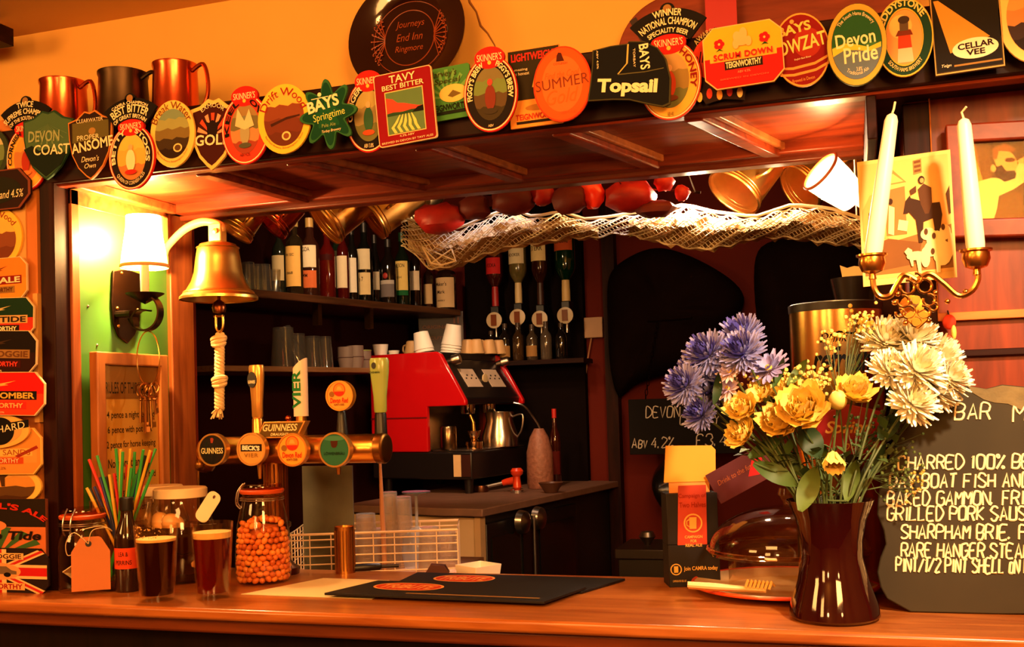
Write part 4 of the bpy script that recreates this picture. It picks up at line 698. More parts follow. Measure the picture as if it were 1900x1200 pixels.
# glass of straws
P = stand(228, 1096, .045); k = mpp(P); hT = zat(P, 228, 925) - CZ; rg = 56 * k
t = thing('straw_glass', 'tall clear tumbler holding coloured straws behind the sauce bottle', 'glass', P)
m = M(); m.shell([(.001, .006), (rg * .72, .006), (rg * .76, .02), (rg * 1.0, hT), (rg * .97, hT), (rg * .73, .022), (.001, .022)], 32); m.build('tumbler', GLASS, t)
m = M(); m.lathe([(rg * .72, 0), (rg * .74, .006), (.001, .0065)], 28); m.build('thick_base', glass((200, 190, 170), 1, 'thick_glass'), t)
SC = dict(red=(222, 40, 26), green=(56, 168, 70), black=(26, 24, 28), yellow=(232, 180, 50), blue=(24, 40, 110))
rnd = random.Random(11)
top = [(165, 852, 'red'), (180, 845, 'green'), (186, 885, 'blue'), (203, 880, 'yellow'), (212, 878, 'red'), (197, 884, 'black'), (215, 832, 'green'), (224, 834, 'yellow'), (228, 838, 'green'), (226, 870, 'red'), (236, 862, 'red'), (242, 832, 'yellow'), (250, 838, 'green'), (244, 868, 'green'), (252, 880, 'green'), (263, 852, 'blue'), (266, 834, 'green'), (270, 845, 'black'), (279, 835, 'yellow'), (281, 838, 'red'), (289, 832, 'green'), (276, 858, 'black'), (259, 870, 'green'), (237, 885, 'green'), (284, 872, 'green')]
top += [(161, 905, 'yellow'), (167, 906, 'black'), (175, 903, 'blue'), (186, 903, 'yellow'), (191, 904, 'blue')]
for i, (a, b, cn_) in enumerate(top):
    n = (a - 228) / 60; bot = P + V((-n * rg * .45 + rnd.uniform(-.01, .01), rnd.uniform(-.022, .022), .024)); tp = onP(a, b, P + V((0, rnd.uniform(-.03, .03), 0)), FH)
    m = M(); d = tp - bot; m.tube([(0, 0, 0), d], .0031, 8)
    o = m.build('drinking_straw', pm(SC[cn_], .4, trans=.15, name='straw_' + cn_)); o.location = bot
    tag(o, '%s plastic straw among the bunch in the tall tumbler' % cn_, 'straw', 'straws in the tumbler')
# sauce bottle
P = stand(238, 1099, .022); k = mpp(P); hB = zat(P, 236, 922) - CZ; r = 23 * k
t = thing('sauce_bottle', 'dark sauce bottle with orange label and black cap, before the straws', 'bottle', P)
M().lathe([(r * .9, 0), (r, .004), (r, hB * .55), (r * .9, hB * .63), (r * .5, hB * .78), (r * .46, hB * .86), (.001, hB * .86)], 28).build('body', pm((34, 16, 10), .08, coat=.5, name='brown_sauce_glass'), t)
M().lathe([(r * .55, hB * .86), (r * .57, hB * .88), (r * .57, hB * .99), (r * .5, hB), (.001, hB)], 24).build('cap', BLACK, t)
def label(t, r, z0, z1, col, name='label', lines=(), txtcol=(40, 20, 14), half=70, face=-90 + 18):
    m = M(); m.cap0 = m.cap1 = False; n = 18; vs = []; fs = []
    for i in range(n + 1):
        a = radians(face - half + 2 * half * i / n); vs += [(r * cos(a), r * sin(a), z0), (r * cos(a), r * sin(a), z1)]
    fs = [(2 * i, 2 * i + 2, 2 * i + 3, 2 * i + 1) for i in range(n)]; m.add(vs, fs); o = m.build(name, ink(*col), t)
    if lines:
        m = M()
        for s_, zc, hh, ww in lines:
            v2, f2 = text2d(s_, .01); R2 = r + .0004
            m.add([(R2 * cos(radians(face) + a * ww / R2), R2 * sin(radians(face) + a * ww / R2), z0 + (z1 - z0) * zc + b * hh) for a, b in v2], f2)
        m.build('lettering', ink(*txtcol), o if False else t)
    return o
label(t, r + .0005, hB * .25, hB * .47, (216, 70, 36), lines=(('LEA &', .6, .009, .02), ('PERRINS', .2, .009, .034)))
# big jars with white lids
def big_jar(px, pyf, wpx, ptop, lab, egg):
    P = stand(px, pyf, wpx / 2 * .00118); k = mpp(P); r = wpx / 2 * k; h = zat(P, px, ptop) - CZ
    t = thing('pickle_jar', lab, 'jar', P)
    M().shell([(.001, .004), (r * .9, 0), (r * .97, .012), (r, h * .3), (r * .98, h * .62), (r * .84, h * .76), (r * .74, h * .84), (r * .74, h * .9)], 40).build('jar_glass', GLASS, t)
    M().lathe([(r * .78, h * .895), (r * .8, h * .9), (r * .8, h * .985), (r * .76, h), (.001, h)], 40).build('lid', pm((240, 214, 170), .45, name='white_lid'), t)
    M().lathe([(.001, .006), (r * .88, .006), (r * .94, .015), (r * .965, h * .3), (r * .94, h * .6), (.001, h * .6)], 36).build('vinegar', egg, t)
    return t, P, r, h
LIQ = pm((90, 34, 12), .08, trans=.85, var=.2, name='vinegar')
t, P, r, h = big_jar(338, 1086, 122, 904, 'wide pickle jar with white lid, behind the two pints', LIQ)
rnd = random.Random(3)
for i in range(10):
    m = M(); m.ball((0, 0, 0), (.021, .021, .027), 16, 12); o = m.build('pickled_egg', pm((232, 176, 110), .4, name='pickled_egg')); a = radians(-150 + 13 * i * 2.0); zz = .03 + .042 * (i // 4) + rnd.uniform(0, .006)
    a = radians(-155 + (i % 4) * 40 + (i // 4) * 20); o.location = P + V((r * .64 * cos(a), r * .64 * sin(a), zz + .01)); o.rotation_euler = (rnd.uniform(0, 3), rnd.uniform(0, 3), 0); tag(o, 'pale pickled egg inside the wide jar behind the pints', 'egg', 'eggs in the pickle jar')
big_jar(300, 1075, 104, 900, 'second pickle jar with white lid, just behind the wide jar of eggs', LIQ)
# white tag standing in the jar front
P0 = P + V((.045, -.075, 0)); a = at(386, 940, depth(P0) - .01); k = mpp(a)
t = thing('white_label_tag', 'white rounded card tag with a hole hanging on the wide pickle jar', 'tag', a, (0, radians(35), radians(10)))
M().prism(rrect(27 * k, 62 * k, 11 * k), -.0008, .0008).build('card', pm((240, 222, 186), .6, name='white_card'), t); M().prism(ell(5 * k, 7 * k, 14, 0, 22 * k), -.0012, -.0009).build('punched_hole', pm((90, 50, 30), .6, name='hole'), t)
# pints
def pint(px, pyf, wt, wb, ptop, pbeer, foam_px, lab, colr):
    P = stand(px, pyf, wb / 2 * .001); k = mpp(P); h = zat(P, px, ptop + 5) - CZ; rt = wt / 2 * k; rb = wb / 2 * k; zl = zat(P, px, pbeer) - CZ
    t = thing('pint_glass', lab, 'pint of beer', P); R = lambda z: rb + (rt - rb) * z / h
    M().shell([(.001, 0), (rb, 0), (R(h), h), (R(h) - .0018, h), (R(.012) - .0025, .012), (.001, .011)], 40).build('glass', GLASS, t)
    M().lathe([(.001, .0125), (R(.012) - .003, .0125), (R(zl) - .0028, zl), (.001, zl)], 40).build('beer', colr, t)
    zf = zl + foam_px * k; M().lathe([(R(zl) - .0027, zl + .0002), (R(zf) - .0027, zf), (.001, zf + .001)], 40).build('foam', pm((240, 196, 120), .8, var=.15, scale=90, bump=.5, name='foam'), t)
    return t, P, R, zf, h
t, P, R, zf, h = pint(292, 1118, 81, 62, 968, 1003, 5, 'pint of dark ale with thin foam, left of the two pints', pm((44, 6, 4), .05, trans=.35, name='dark_ale'))
m = M(); rnd = random.Random(5)
for i in range(40): a = radians(rnd.uniform(-130, -40)); z = zf + rnd.uniform(.002, .026); m.ball(((R(z) - .0035) * cos(a), (R(z) - .0035) * sin(a), z), (rnd.uniform(.0006, .0024), .0006, rnd.uniform(.0006, .002)), 6, 4)
m.build('foam_lacing', pm((236, 190, 116), .8, name='lacing'), t)
pint(396, 1114, 77, 60, 963, 997, 11, 'pint of red-brown ale with thick foam, right of the two pints', pm((120, 16, 6), .05, trans=.6, name='red_ale'))
# jar of roasted nuts
tj, P, r, h, k = clip_jar(490, 1086, 103, 893, 'nut_jar', 'clip-top glass jar filled with orange roasted nuts', [(.86, 0), (.95, .04), (1.0, .12), (.99, .3), (.9, .6), (.76, .78), (.70, .84), (.70, .90)], radians(180 + 20))
NUT = [pm((222, 120, 40), .5, var=.2, scale=80, name='nut'), pm((200, 96, 30), .5, var=.2, scale=80, name='nut'), pm((236, 146, 60), .5, var=.2, scale=80, name='nut')]
nm = []
for q in range(3): m = M(); m.ball((0, 0, 0), (.0062, .0062, .0082), 10, 8); nm.append(m.build('roasted_nut', NUT[q]))
prof = [(.95, .04), (1.0, .12), (.99, .3), (.93, .5), (.89, .62)]
def jr(z):
    f = z / h
    for (a, b), (c, d) in zip(prof, prof[1:]):
        if b <= f <= d: return (a + (c - a) * (f - b) / (d - b)) * r
    return prof[0][0] * r if f < .05 else prof[-1][0] * r
rnd = random.Random(9); cnt = 0; z = .011
for row in range(11):
    rr = jr(z) - .0085; n = int(2 * pi * rr / .0128)
    for i in range(n):
        a = 2 * pi * (i + .5 * (row % 2)) / n
        if row >= 9 and rnd.random() < .35: continue
        if sin(a - radians(18)) > .3: continue
        o = nm[cnt % 3] if cnt < 3 else nm[rnd.randrange(3)].copy()
        if cnt >= 3: COL.objects.link(o)
        o.location = P + V((rr * cos(a), rr * sin(a), z + rnd.uniform(-.002, .002))); o.rotation_euler = (rnd.uniform(0, 3), rnd.uniform(0, 3), rnd.uniform(0, 3)); tag(o, 'roasted orange nut inside the clip-top nut jar', 'nut', 'nuts in the clip-top jar'); cnt += 1
    z += .0112
zt_ = z - .012
for i in range(26):
    a = rnd.uniform(0, 2 * pi); q = sqrt(rnd.random()) * (jr(zt_) - .02); o = nm[i % 3].copy(); COL.objects.link(o); o.location = P + V((q * cos(a), q * sin(a), zt_ + .002 + .01 * (1 - q / r))); o.rotation_euler = (rnd.uniform(0, 3), rnd.uniform(0, 3), 0); tag(o, 'roasted orange nut inside the clip-top nut jar', 'nut', 'nuts in the clip-top jar')
m = M(); m.lathe([(.001, .006), (jr(.02) - .02, .006), (jr(.05) - .02, .05), (jr(zt_) - .02, zt_ - .004), (.001, zt_)], 24); o = m.build('nut_filling', NUT[1]); o.location = P; o['kind'] = 'stuff'; tag(o, 'packed roasted nuts in the middle of the clip-top jar', 'nuts')

# ================================================================ beer font
P = onZ(541, 1056, CZ); P.y = .385; k = mpp(P); yT = P.y - .01
zt = onY(540, 833, yT).z
t = thing('beer_font', 'brass T-bar beer font with four round badges and tall tap handles', 'beer tap', P)
def L_(px, py, y=yT): q = onY(px, py, y); return V((q.x - P.x, y - P.y, q.z - P.z))
a, b = L_(378, 834), L_(702, 834); zc = (a.z + b.z) / 2; rT = 26 * k; FB = metal((236, 170, 84), .28, 'font_brass')
m = M(); Tm = Matrix.Rotation(radians(90), 3, 'Y'); m.lathe([(.001, 0), (rT * .9, 0), (rT, .006), (rT, b.x - a.x - .006), (rT * .9, b.x - a.x), (.001, b.x - a.x)], 36, (a.x, 0.0 + yT - P.y, zc), Tm); m.build('cross_tube', FB, t)
m = M(); m.lathe([(rT * 1.04, 0), (rT * 1.06, .004), (rT * 1.06, .016), (rT * .95, .02), (rT * .8, .021), (.001, .021)], 36, (b.x, yT - P.y, zc), Tm); m.build('end_cap', OLDBRASS, t)
rc = 21 * k; m = M(); m.lathe([(rc, .03), (rc, zc - rT * .6)], 28); n = 16
for i in range(n): q = 2 * pi * i / n; m.tube([(rc * cos(q), rc * sin(q), .11), (rc * cos(q), rc * sin(q), zc - rT)], .0022, 5)
m.build('column', metal((150, 92, 40), .3, 'column_brass'), t)
m = M(); m.lathe([(rc * 1.9, 0), (rc * 1.9, .014), (rc * 1.5, .02), (rc * 1.15, .03), (rc * 1.1, .1), (rc * 1.25, .104), (rc * 1.25, .112), (rc, .116)], 36); m.build('base', metal((96, 56, 26), .3, 'base_brass'), t)
def badge(px, py, d, face, rimc, texts, name='badge', y=yT - .05, ex=()):
    c = L_(px, py, y); r = d / 2 * k; b_ = M(); b_.prism(ell(2 * r, 2 * r, 40), -.008, .006); bo = b_.build(name, pm(face, .25, coat=.4, name='badge_face'), t, .002); bo.location = c
    m = M(); m.band(ell(2.14 * r, 2.14 * r, 40), ell(1.92 * r, 1.92 * r, 40), -.0095, .006); m.build('rim', pm(rimc, .3, .6, name='badge_rim'), bo)
    m = M(); m.lathe([(rT * .62, 0), (rT * .62, .03)], 20, (0, .034, 0), Matrix.Rotation(radians(90), 3, 'X')); m.build('boss', FB, bo)
    n = 0; cols = {}
    for poly, col in ex: n += 1; m = M(); m.prism([(x * r, z * r) for x, z in poly], -.0084 - .0002 * n, -.0082 - .0002 * n); m.build('emblem', ink(*col), bo)
    for s_, x, z, w, h_, col, kw in texts: cols.setdefault(col, M()).text(s_, x * r, z * r, w * r, h_ * r, -.0088 - .0002 * n - .0006, **kw)
    for col, m in cols.items(): m.build('lettering', ink(*col), bo)
    return bo
harp = [[(-.14, .75), (.0, .8), (.12, .72), (.05, .45), (-.1, .45), (-.12, .6)], (150, 60, 40)]
badge(398, 834, 56, (14, 12, 14), (190, 140, 70), [('GUINNESS', 0, -.06, 1.66, .38, (236, 216, 160), dict(bold=.015))], ex=[harp])
badge(470, 833, 56, (216, 160, 80), (226, 170, 90), [("BECK'S", 0, .1, 1.3, .3, (244, 236, 214), dict(bold=.05, rot=-.05)), ('VIER', 0, -.38, 1.05, .26, (150, 110, 50), dict(bold=.02, sp=1.2))], ex=[(rect(1.56, .46, 0, .1), (26, 18, 18)), (rect(1.48, .4, 0, .1), (40, 28, 26))])
dr = [(ell(.95, .95, 26, 0, .42), (226, 70, 30)), (ell(.82, .82, 26, 0, .42), (240, 140, 50)), ([(-.38, .3), (.38, .3), (.3, .08), (0, .0), (-.3, .08)], (216, 50, 30)), ([(-.22, .4), (-.1, .66), (.1, .66), (.22, .4)], (244, 170, 80)), (ell(.4, .4, 18, -.58, .12), (150, 100, 40))]
drt = [('Devon Red', 0, -.32, 1.4, .36, (200, 40, 24), dict(bold=.02, shear=.1)), ("HUNT'S CIDER", 0, -.62, .8, .15, (90, 40, 20), dict(bold=.02))]
badge(546, 834, 56, (240, 170, 56), (226, 150, 60), drt, ex=dr)
badge(624, 834, 58, (40, 104, 76), (190, 140, 70), [('LÖWENBRÄU', 0, -.2, 1.4, .22, (20, 30, 24), dict(bold=.01))], ex=[([(-.2, .2), (-.26, .5), (-.1, .74), (.1, .76), (.24, .6), (.2, .3), (.1, .14), (-.1, .12)], (70, 34, 22)), (ell(1.5, .3, 24, 0, .7), (70, 130, 100))])
# front plate
c = L_(522, 797, yT - .035); w = 92 * k; h_ = 30 * k
m = M(); m.prism([(-w / 2 - .006, -h_ / 2), (w / 2 - .014, -h_ / 2), (w / 2 + .006, h_ / 2), (-w / 2 + .014, h_ / 2)], -.004, .02); o = m.build('name_plate', pm((226, 160, 70), .3, .5, name='plate_gold'), t, .001); o.location = c
m = M(); m.prism([(-w / 2 - .001, -h_ * .42), (w / 2 - .017, -h_ * .42), (w / 2 + .001, h_ * .42), (-w / 2 + .016, h_ * .42)], -.0046, -.0042); m.build('dark_field', ink(96, 72, 30), o)
m = M(); m.text('GUINNESS', 0, h_ * .14, w * .78, h_ * .42, -.0052, shear=.3, bold=.02); m.text('DRAUGHT', -.002, -h_ * .27, w * .4, h_ * .16, -.0052, shear=.2, bold=.03); m.build('lettering', ink(244, 220, 160), o)
# handles
def handle(px, pt, pb, wt, wb, col, name, mt=None):
    q = L_(px, pb, yT + .005); z1 = L_(px, pt, yT + .005).z - q.z
    M().lathe([(rT * .45, zc + rT * .7 - q.z), (rT * .4, -.004), (rT * .34, 0)], 16, q).build('tap_lever', FB if name != 'dark' else BLACK, t)
    m = M(); A, B_ = wt / 2 * k, wb / 2 * k
    m.lathe([(B_ * .9, 0), (B_, .004), (B_ * 1.05, z1 * .3), (A * .96, z1 * .75), (A, z1 - .006), (A * .9, z1), (.001, z1)], 24, q, None, .7); o = m.build('tap_handle', mt or pm(col, .3, coat=.3, name='handle_paint'), t); return o, q, z1
o, q, z1 = handle(478, 677, 775, 31, 22, None, 'a', pm((216, 160, 80), .28, .7, name='gold_handle'))
m = M(); m.T = Matrix.Translation(q + V((-.004, -.013, z1 * .72))); m.prism(ell(.022, .035, 24), -.002, .004); m.build('emblem', BLACK, o)
m = M(); m.T = Matrix.Translation(q + V((-.004, -.0155, z1 * .68))); m.text('GUINNESS', 0, 0, .018, .007, 0, bold=.03); m.build('lettering', ink(240, 226, 180), o)
q = L_(559, 772, yT + .005); z1 = L_(559, 664, yT + .005).z - q.z; A = 13.5 * k
M().lathe([(rT * .4, zc + rT * .7 - q.z), (rT * .38, 0)], 16, q).build('tap_lever', FB, t)
m = M(); vs = []; n = 24
m.lathe([(A, 0), (A, z1)], n, q); o = None
for i in range(n, 2 * n): m.v[i] = m.v[i] + V((0, 0, (m.v[i].x - q.x) / A * .013 - .013))
o = m.build('tap_handle', pm((240, 216, 190), .35, coat=.3, name='white_handle'), t)
m = M(); m.T = Matrix.Translation(q + V((-.001, -A - .0008, z1 * .46))); m.text('VIER', 0, 0, z1 * .66, A * 1.25, 0, rot=pi / 2, bold=.03); m.build('lettering', ink(40, 120, 60), o)
m = M(); m.add([(q.x + A * .8 * cos(i * pi / 8), q.y + A * .8 * sin(i * pi / 8), q.z + z1 - .0126 + .013 * .8 * cos(i * pi / 8)) for i in range(16)], [tuple(range(16))]); m.build('red_top', ink(206, 40, 40), o)
q = L_(634, 760, yT + .0); z1 = L_(634, 808, yT).z
M().lathe([(rT * .5, zc + rT * .7), (rT * .42, zc + rT * 1.1), (rT * .28, q.z - .006), (.006, q.z)], 14, (q.x, q.y, 0)).build('tap_lever', BLACK, t)
bo = badge(633, 734, 51, (240, 166, 60), (236, 160, 60), drt, 'tap_handle', yT - .012, dr)
o, q, z1 = handle(706, 664, 765, 37, 24, (150, 170, 90), 'dark'); 
m = M(); m.T = Matrix.Translation(q + V((-.006, -.0165, z1 * .86))); m.prism(ell(.010, .014, 16), 0, .004); m.build('emblem', BLACK, o); m = M(); m.T = Matrix.Translation(q + V((-.005, -.0155, z1 * .74))); m.text('LÖWENBRÄU', 0, 0, .026, .005, 0, bold=.03); m.build('lettering', ink(40, 60, 40), o)
# spouts below
for px, p1 in ((482, 888), (628, 880)):
    q = L_(px, 860, yT - .03); m = M(); m.lathe([(.0035, L_(px, p1, yT - .03).z - q.z), (.006, 0), (.008, .012)], 12, q); m.build('spout', BRASS, t)
# side tap at left
c = L_(368, 852, yT + .02); m = M(); m.T = Matrix.Translation(c); m.lathe([(.001, -.0), (.016, .004), (.024, .016), (.02, .03), (.012, .04), (.001, .042)], 20, (0, 0, 0), Matrix.Rotation(radians(120), 3, 'Y') @ Matrix.Rotation(radians(-20), 3, 'X')); m.ball((.012, -.01, -.012), .014, 16, 10); m.tube(spline([(.0, 0, -.01), (-.004, .004, -.06), (-.01, .01, -.12)], 5), .003, 6); m.build('side_tap', OLDBRASS, t)
# steel cap and spouts behind the bar: lever knob
m = M(); m.ball(L_(535, 776, yT + .03), .0075, 12, 8); m.tube([L_(535, 776, yT + .03), L_(535, 800, yT + .01)], .003, 8); m.build('lever_knob', COPPER, t)

# ================================================================ behind the bar: spirit shelf on the left wall
def basis(o, e1, e2): return Matrix(((e1.x, e2.x, 0, o.x), (e1.y, e2.y, 0, o.y), (0, 0, 1, o.z), (0, 0, 0, 1)))
def place(t, o, e1, e2): t.matrix_world = basis(o, e1, e2)
PANE = glass((235, 235, 225), .6, 'bottle_glass')
SHW = wood((56, 32, 18), (92, 56, 32), name='shelf_wood')
def shelf_at(px, py):                                     # foot of a thing on the shelf whose front is seen at px
    A = SP; N = V((se1.y, -se1.x, 0)); P = onP(px, py, A, N); return P
zS = SP.z
t = thing('spirit_shelf', 'upper dark wooden shelf on the rear left wall carrying a row of spirit bottles', 'shelf', SP); place(t, SP, se1, se2)
M().box((-.25, 0, -.028), (1.32, .355, 0)).build('board', SHW, t, .003)
for s_ in (.42, .72): M().box((s_, .02, -.11), (s_ + .02, .05, -.0285)).build('bracket', OLDBRASS, t)
SP2 = SP + V((0, 0, -.27)); zS2 = SP2.z
t = thing('glass_shelf', 'lower pale-edged shelf on the rear left wall with upturned glasses', 'shelf', SP2); place(t, SP2, se1, se2)
M().box((-.1, 0, -.02), (.78, .355, 0)).build('board', wood((120, 84, 54), (150, 108, 72), name='pale_shelf'), t, .003)
def on_shelf(px, back, z=zS):
    y0 = 0
    d = ray(px, 560); o = V((SP.x, SP.y, 0)) + se2 * back; n = se2; s = ((o - V((CAM.x, CAM.y, 0))).dot(n)) / V((d.x, d.y, 0)).dot(n)
    q = CAM + d * s; return V((q.x, q.y, z + .0005))
def bottle(P, h, r, col, kind, lab, labels=(), cap=(20, 16, 14), group='bottles on the spirit shelf', face=-100, mat_=None):
    t = thing('spirit_bottle', lab, 'bottle', P, (0, 0, 0), group)
    gm = mat_ or pm(col, .08, trans=.25, coat=.5, name='dark_bottle')
    if kind == 'round': pr = [(r * .9, 0), (r, .006), (r, h * .58), (r * .9, h * .66), (r * .42, h * .76), (r * .38, h * .9)]
    elif kind == 'square': pr = [(r * .95, 0), (r, .004), (r, h * .66), (r * .85, h * .72), (r * .36, h * .78), (r * .36, h * .9)]
    else: pr = [(r * .9, 0), (r, .006), (r * 1.02, h * .5), (r * .7, h * .68), (r * .44, h * .78), (r * .36, h * .9)]
    M().lathe(pr + [(.001, h * .9)], 28 if kind != 'square' else 8).build('glass_body', gm, t)
    M().lathe([(r * .42, h * .88), (r * .42, h), (.001, h)], 16).build('cap', pm(cap, .4, name='cap'), t)
    for z0, z1, c, lines in labels: label(t, r * 1.02 + .0006, h * z0, h * z1, c, lines=lines, face=face, half=75)
    return t
k_ = lambda P: mpp(P)
PAP, OCH = (240, 222, 184), (226, 176, 96)
bt = [  # px, back, height, radius, colour, kind, cap, labels, words
 (520, .10, .27, .030, (30, 34, 24), 'round', (20, 16, 14), [(.2, .55, (196, 176, 130), ())], 'dull green bottle with a faded label, leftmost on the spirit shelf behind the small jar'),
 (549, .045, .29, .036, (44, 34, 20), 'square', (190, 160, 90), [(.1, .62, (236, 186, 100), (('VIN SEC', .75, .010, .04), ('1868', .3, .010, .03)))], 'bottle with a tall ochre label, first large label on the spirit shelf'),
 (577, .05, .30, .040, (60, 30, 20), 'round', (200, 160, 90), [(.36, .64, PAP, (('PASSOA', .72, .016, .05),)), (.1, .32, (216, 110, 60), (('RUM', .6, .014, .03),))], 'bottle with a white top label and orange lower label, right of the ochre one'),
 (609, .05, .28, .034, (96, 16, 10), 'round', (150, 20, 16), [(.52, .6, (60, 14, 10), ())], 'dark red liqueur bottle without a pale label on the spirit shelf'),
 (628, .07, .31, .028, (24, 40, 26), 'round', (20, 16, 14), [(.34, .62, (60, 60, 40), ())], 'thin dark green bottle behind the two tall white labels'),
 (638, .03, .30, .026, (80, 12, 12), 'round', (140, 20, 16), [(.14, .56, PAP, ())], 'red bottle with tall white label, left of the pair'),
 (655, .045, .30, .028, (22, 18, 16), 'round', (20, 16, 14), [(.1, .56, (244, 232, 206), ())], 'black bottle with tall white label, right of the pair'),
 (678, .045, .32, .037, (16, 18, 14), 'round', (20, 16, 14), [(.08, .36, (232, 206, 150), (('No 7', .6, .018, .03),)), (.4, .66, (230, 214, 176), ())], 'black bottle with an oval neck label above a square cream label'),
 (697, .09, .29, .03, (20, 16, 12), 'tall', (24, 18, 16), [(.2, .46, (206, 190, 160), ())], 'dark bottle with narrow pale label, half hidden behind the square-labelled one'),
 (722, .045, .27, .036, (26, 18, 14), 'round', (26, 22, 20), [(.1, .3, (120, 110, 110), ()), (.3, .36, (190, 180, 170), ())], 'dark rum bottle with grey and white band label and red crest'),
 (748, .045, .31, .035, (20, 30, 18), 'round', (24, 60, 34), [(.2, .6, (238, 206, 120), (('JAMESON', .78, .016, .058), ('IRISH', .4, .010, .03))), (.13, .2, (30, 96, 50), ())], 'green whiskey bottle with large cream label, left of the shelf end'),
 (772, .06, .30, .026, (28, 16, 12), 'round', (24, 18, 16), [(.24, .52, (232, 210, 176), ())], 'brown bottle with white side label beside the green whiskey bottle'),
 (796, .08, .22, .024, (40, 20, 14), 'square', (24, 18, 16), [(.1, .5, (214, 180, 130), ())], 'small square bottle with tan label next to the bourbon'),
 (829, .06, .24, .052, (44, 22, 14), 'square', (110, 16, 14), [(.04, .6, (222, 186, 138), (("Maker's", .72, .018, .055), ('Mark', .46, .016, .04), ('WHISKY', .2, .007, .04)))], 'squat square bourbon bottle with a wide cream label, rightmost on the spirit shelf'),
]
for px, bk, h, r, colr, kind, cap, labs, words_ in bt:
    tt = bottle(on_shelf(px, bk), h, r * .93, colr, kind, words_ if len(words_.split()) <= 16 else ' '.join(words_.split()[:16]), labs, cap)
o = [x for x in COL.objects if x.get('label', '').startswith('dark rum bottle')][0]; m = M(); m.ball((.002, -.036, .115), (.011, .003, .013), 10, 8); m.build('crest', pm((170, 40, 30), .5, name='crest_red'), o)
# tumblers on the two shelves
def tumbler(P, h, r, lab, tilt=(0, 0, 0), inv=False, group='glasses on the rear shelves', name='tumbler', tint=(235, 230, 215), haze=.05):
    t = thing(name, lab, 'glass', P + V((0, 0, .001)), tilt, group); g = glass(tint, 1.0, 'tumbler_glass', haze); rb = r * .78
    pr = [(.001, 0), (rb, 0), (r, h), (r - .002, h), (rb - .002, .008), (.001, .009)]
    if inv: pr = [(x, h - z) for x, z in pr]
    M().shell(pr, 24).build('bowl', g, t)
    return t
for i, (px, bk, dz) in enumerate(((462, .05, 0), (478, .07, 0), (492, .05, 0), (470, .12, 0))):
    t = tumbler(on_shelf(px, bk), .10, .026, ['small tumbler leftmost on the spirit shelf beside the bell', 'small tumbler second from the bell on the spirit shelf', 'small tumbler third from the bell on the spirit shelf', 'small tumbler at the back behind those beside the bell'][i], (0, 0, 0), True)
tumbler(on_shelf(511, .05), .085, .022, 'small jar glass before the dull green bottle on the spirit shelf', name='jar_glass')
tumbler(on_shelf(524, .06, zS2), .145, .048, 'large upturned glass, leftmost on the lower shelf', inv=True)
tumbler(on_shelf(548, .11, zS2), .13, .042, 'upturned glass just behind the large one on the lower shelf', inv=True)
tumbler(on_shelf(578, .07, zS2), .12, .036, 'upturned glass beside the leaning one on the lower shelf', inv=True)
t = tumbler(on_shelf(600, .06, zS2), .12, .034, 'glass nearest the grey pots on the lower shelf', inv=True)
t = tumbler(on_shelf(556, .03, zS2) + V((0, 0, .012)), .15, .028, 'tall glass leaning sideways against its neighbours on the lower shelf', (0, radians(-28), 0))
POT = pm((130, 112, 104), .5, var=.2, name='grey_pot')
for i, (px, bk, hh, rr) in enumerate(((640, .07, .085, .034), (657, .05, .09, .033), (672, .1, .075, .032))):
    P = on_shelf(px, bk, zS2); t = thing('ramekin', ['grey stacked pot leftmost beside the glasses', 'grey pot at the front between the other two', 'grey pot with green rim beside the coffee machine'][i] + ' on the lower shelf', 'pot', P, (0, 0, 0), 'pots on the lower shelf')
    M().shell([(.001, 0), (rr * .8, 0), (rr, hh * .4), (rr * .98, hh), (rr * .92, hh), (rr * .9, hh * .4), (.001, .006)], 24).build('bowl', POT, t); m = M(); m.tube([(rr * cos(a), rr * sin(a), hh * .5) for a in [2 * pi * j / 24 for j in range(24)]], .002, 6, True); m.build('band', pm((90, 70, 66), .5, name='band'), t)
    if i == 2: m = M(); m.tube([(rr * .96 * cos(a), rr * .96 * sin(a), hh) for a in [2 * pi * j / 24 for j in range(24)]], .003, 6, True); m.build('rim', pm((150, 160, 90), .5, name='green_rim'), t)
# dark carton against the wall
P = on_shelf(815, .20, 0); P.z = zat(P, 815, 645); W_ = 82 * mpp(P); H_ = zat(P, 815, 578) - P.z
P = on_shelf(815, .19, zS2 - .02); z0 = P.z
# second ledge behind the coffee machine carries the carton
# ================================================================ bench, coffee machine
BC = onZ(895, 944, CZ); ba = radians(10.4); be1 = V((sin(ba), cos(ba), 0)); be2 = V((-cos(ba), sin(ba), 0))
t = thing('rear_bench', 'rear work bench with rough stone top, cream end panel and glass fridge doors', 'work bench', BC); place(t, BC, be1, be2)
ST = pm((120, 84, 66), .6, var=.3, scale=18, bump=.6, name='stone_top')
rnd = random.Random(2); el = [(0, 0), (0, .08), (-.012, .16), (.0, .25), (.02, .36), (.012, .47), (.03, .62), (1.22, .66), (1.22, 0)]
el = [(a, b) for a, b in el]; m = M(); m.slab([(a, b) for a, b in el][::-1], -.028, 0); m.build('stone_top', ST, t, .004)
M().box((.05, .045, -.95), (1.2, .6, -.0285)).build('carcass', pm((30, 20, 16), .5, name='carcass'), t)
M().box((.028, .05, -.95), (.049, .60, -.034)).build('end_panel', pm((206, 170, 128), .5, var=.08, name='cream_panel'), t)
M().box((.02, .022, -.95), (.055, .046, -.03)).build('end_trim', pm((190, 150, 104), .4, name='cream_trim'), t)
for s0, s1 in ((.06, .42), (.43, .8)):
    d = M().box((s0, .02, -.9), (s1, .044, -.06)).build('fridge_door', pm((26, 20, 18), .3, name='door_frame'), t, .002)
    M().box((s0 + .03, .0155, -.86), (s1 - .03, .0195, -.11)).build('door_glass', pm((20, 20, 16), .06, coat=.5, name='dark_glass'), d)
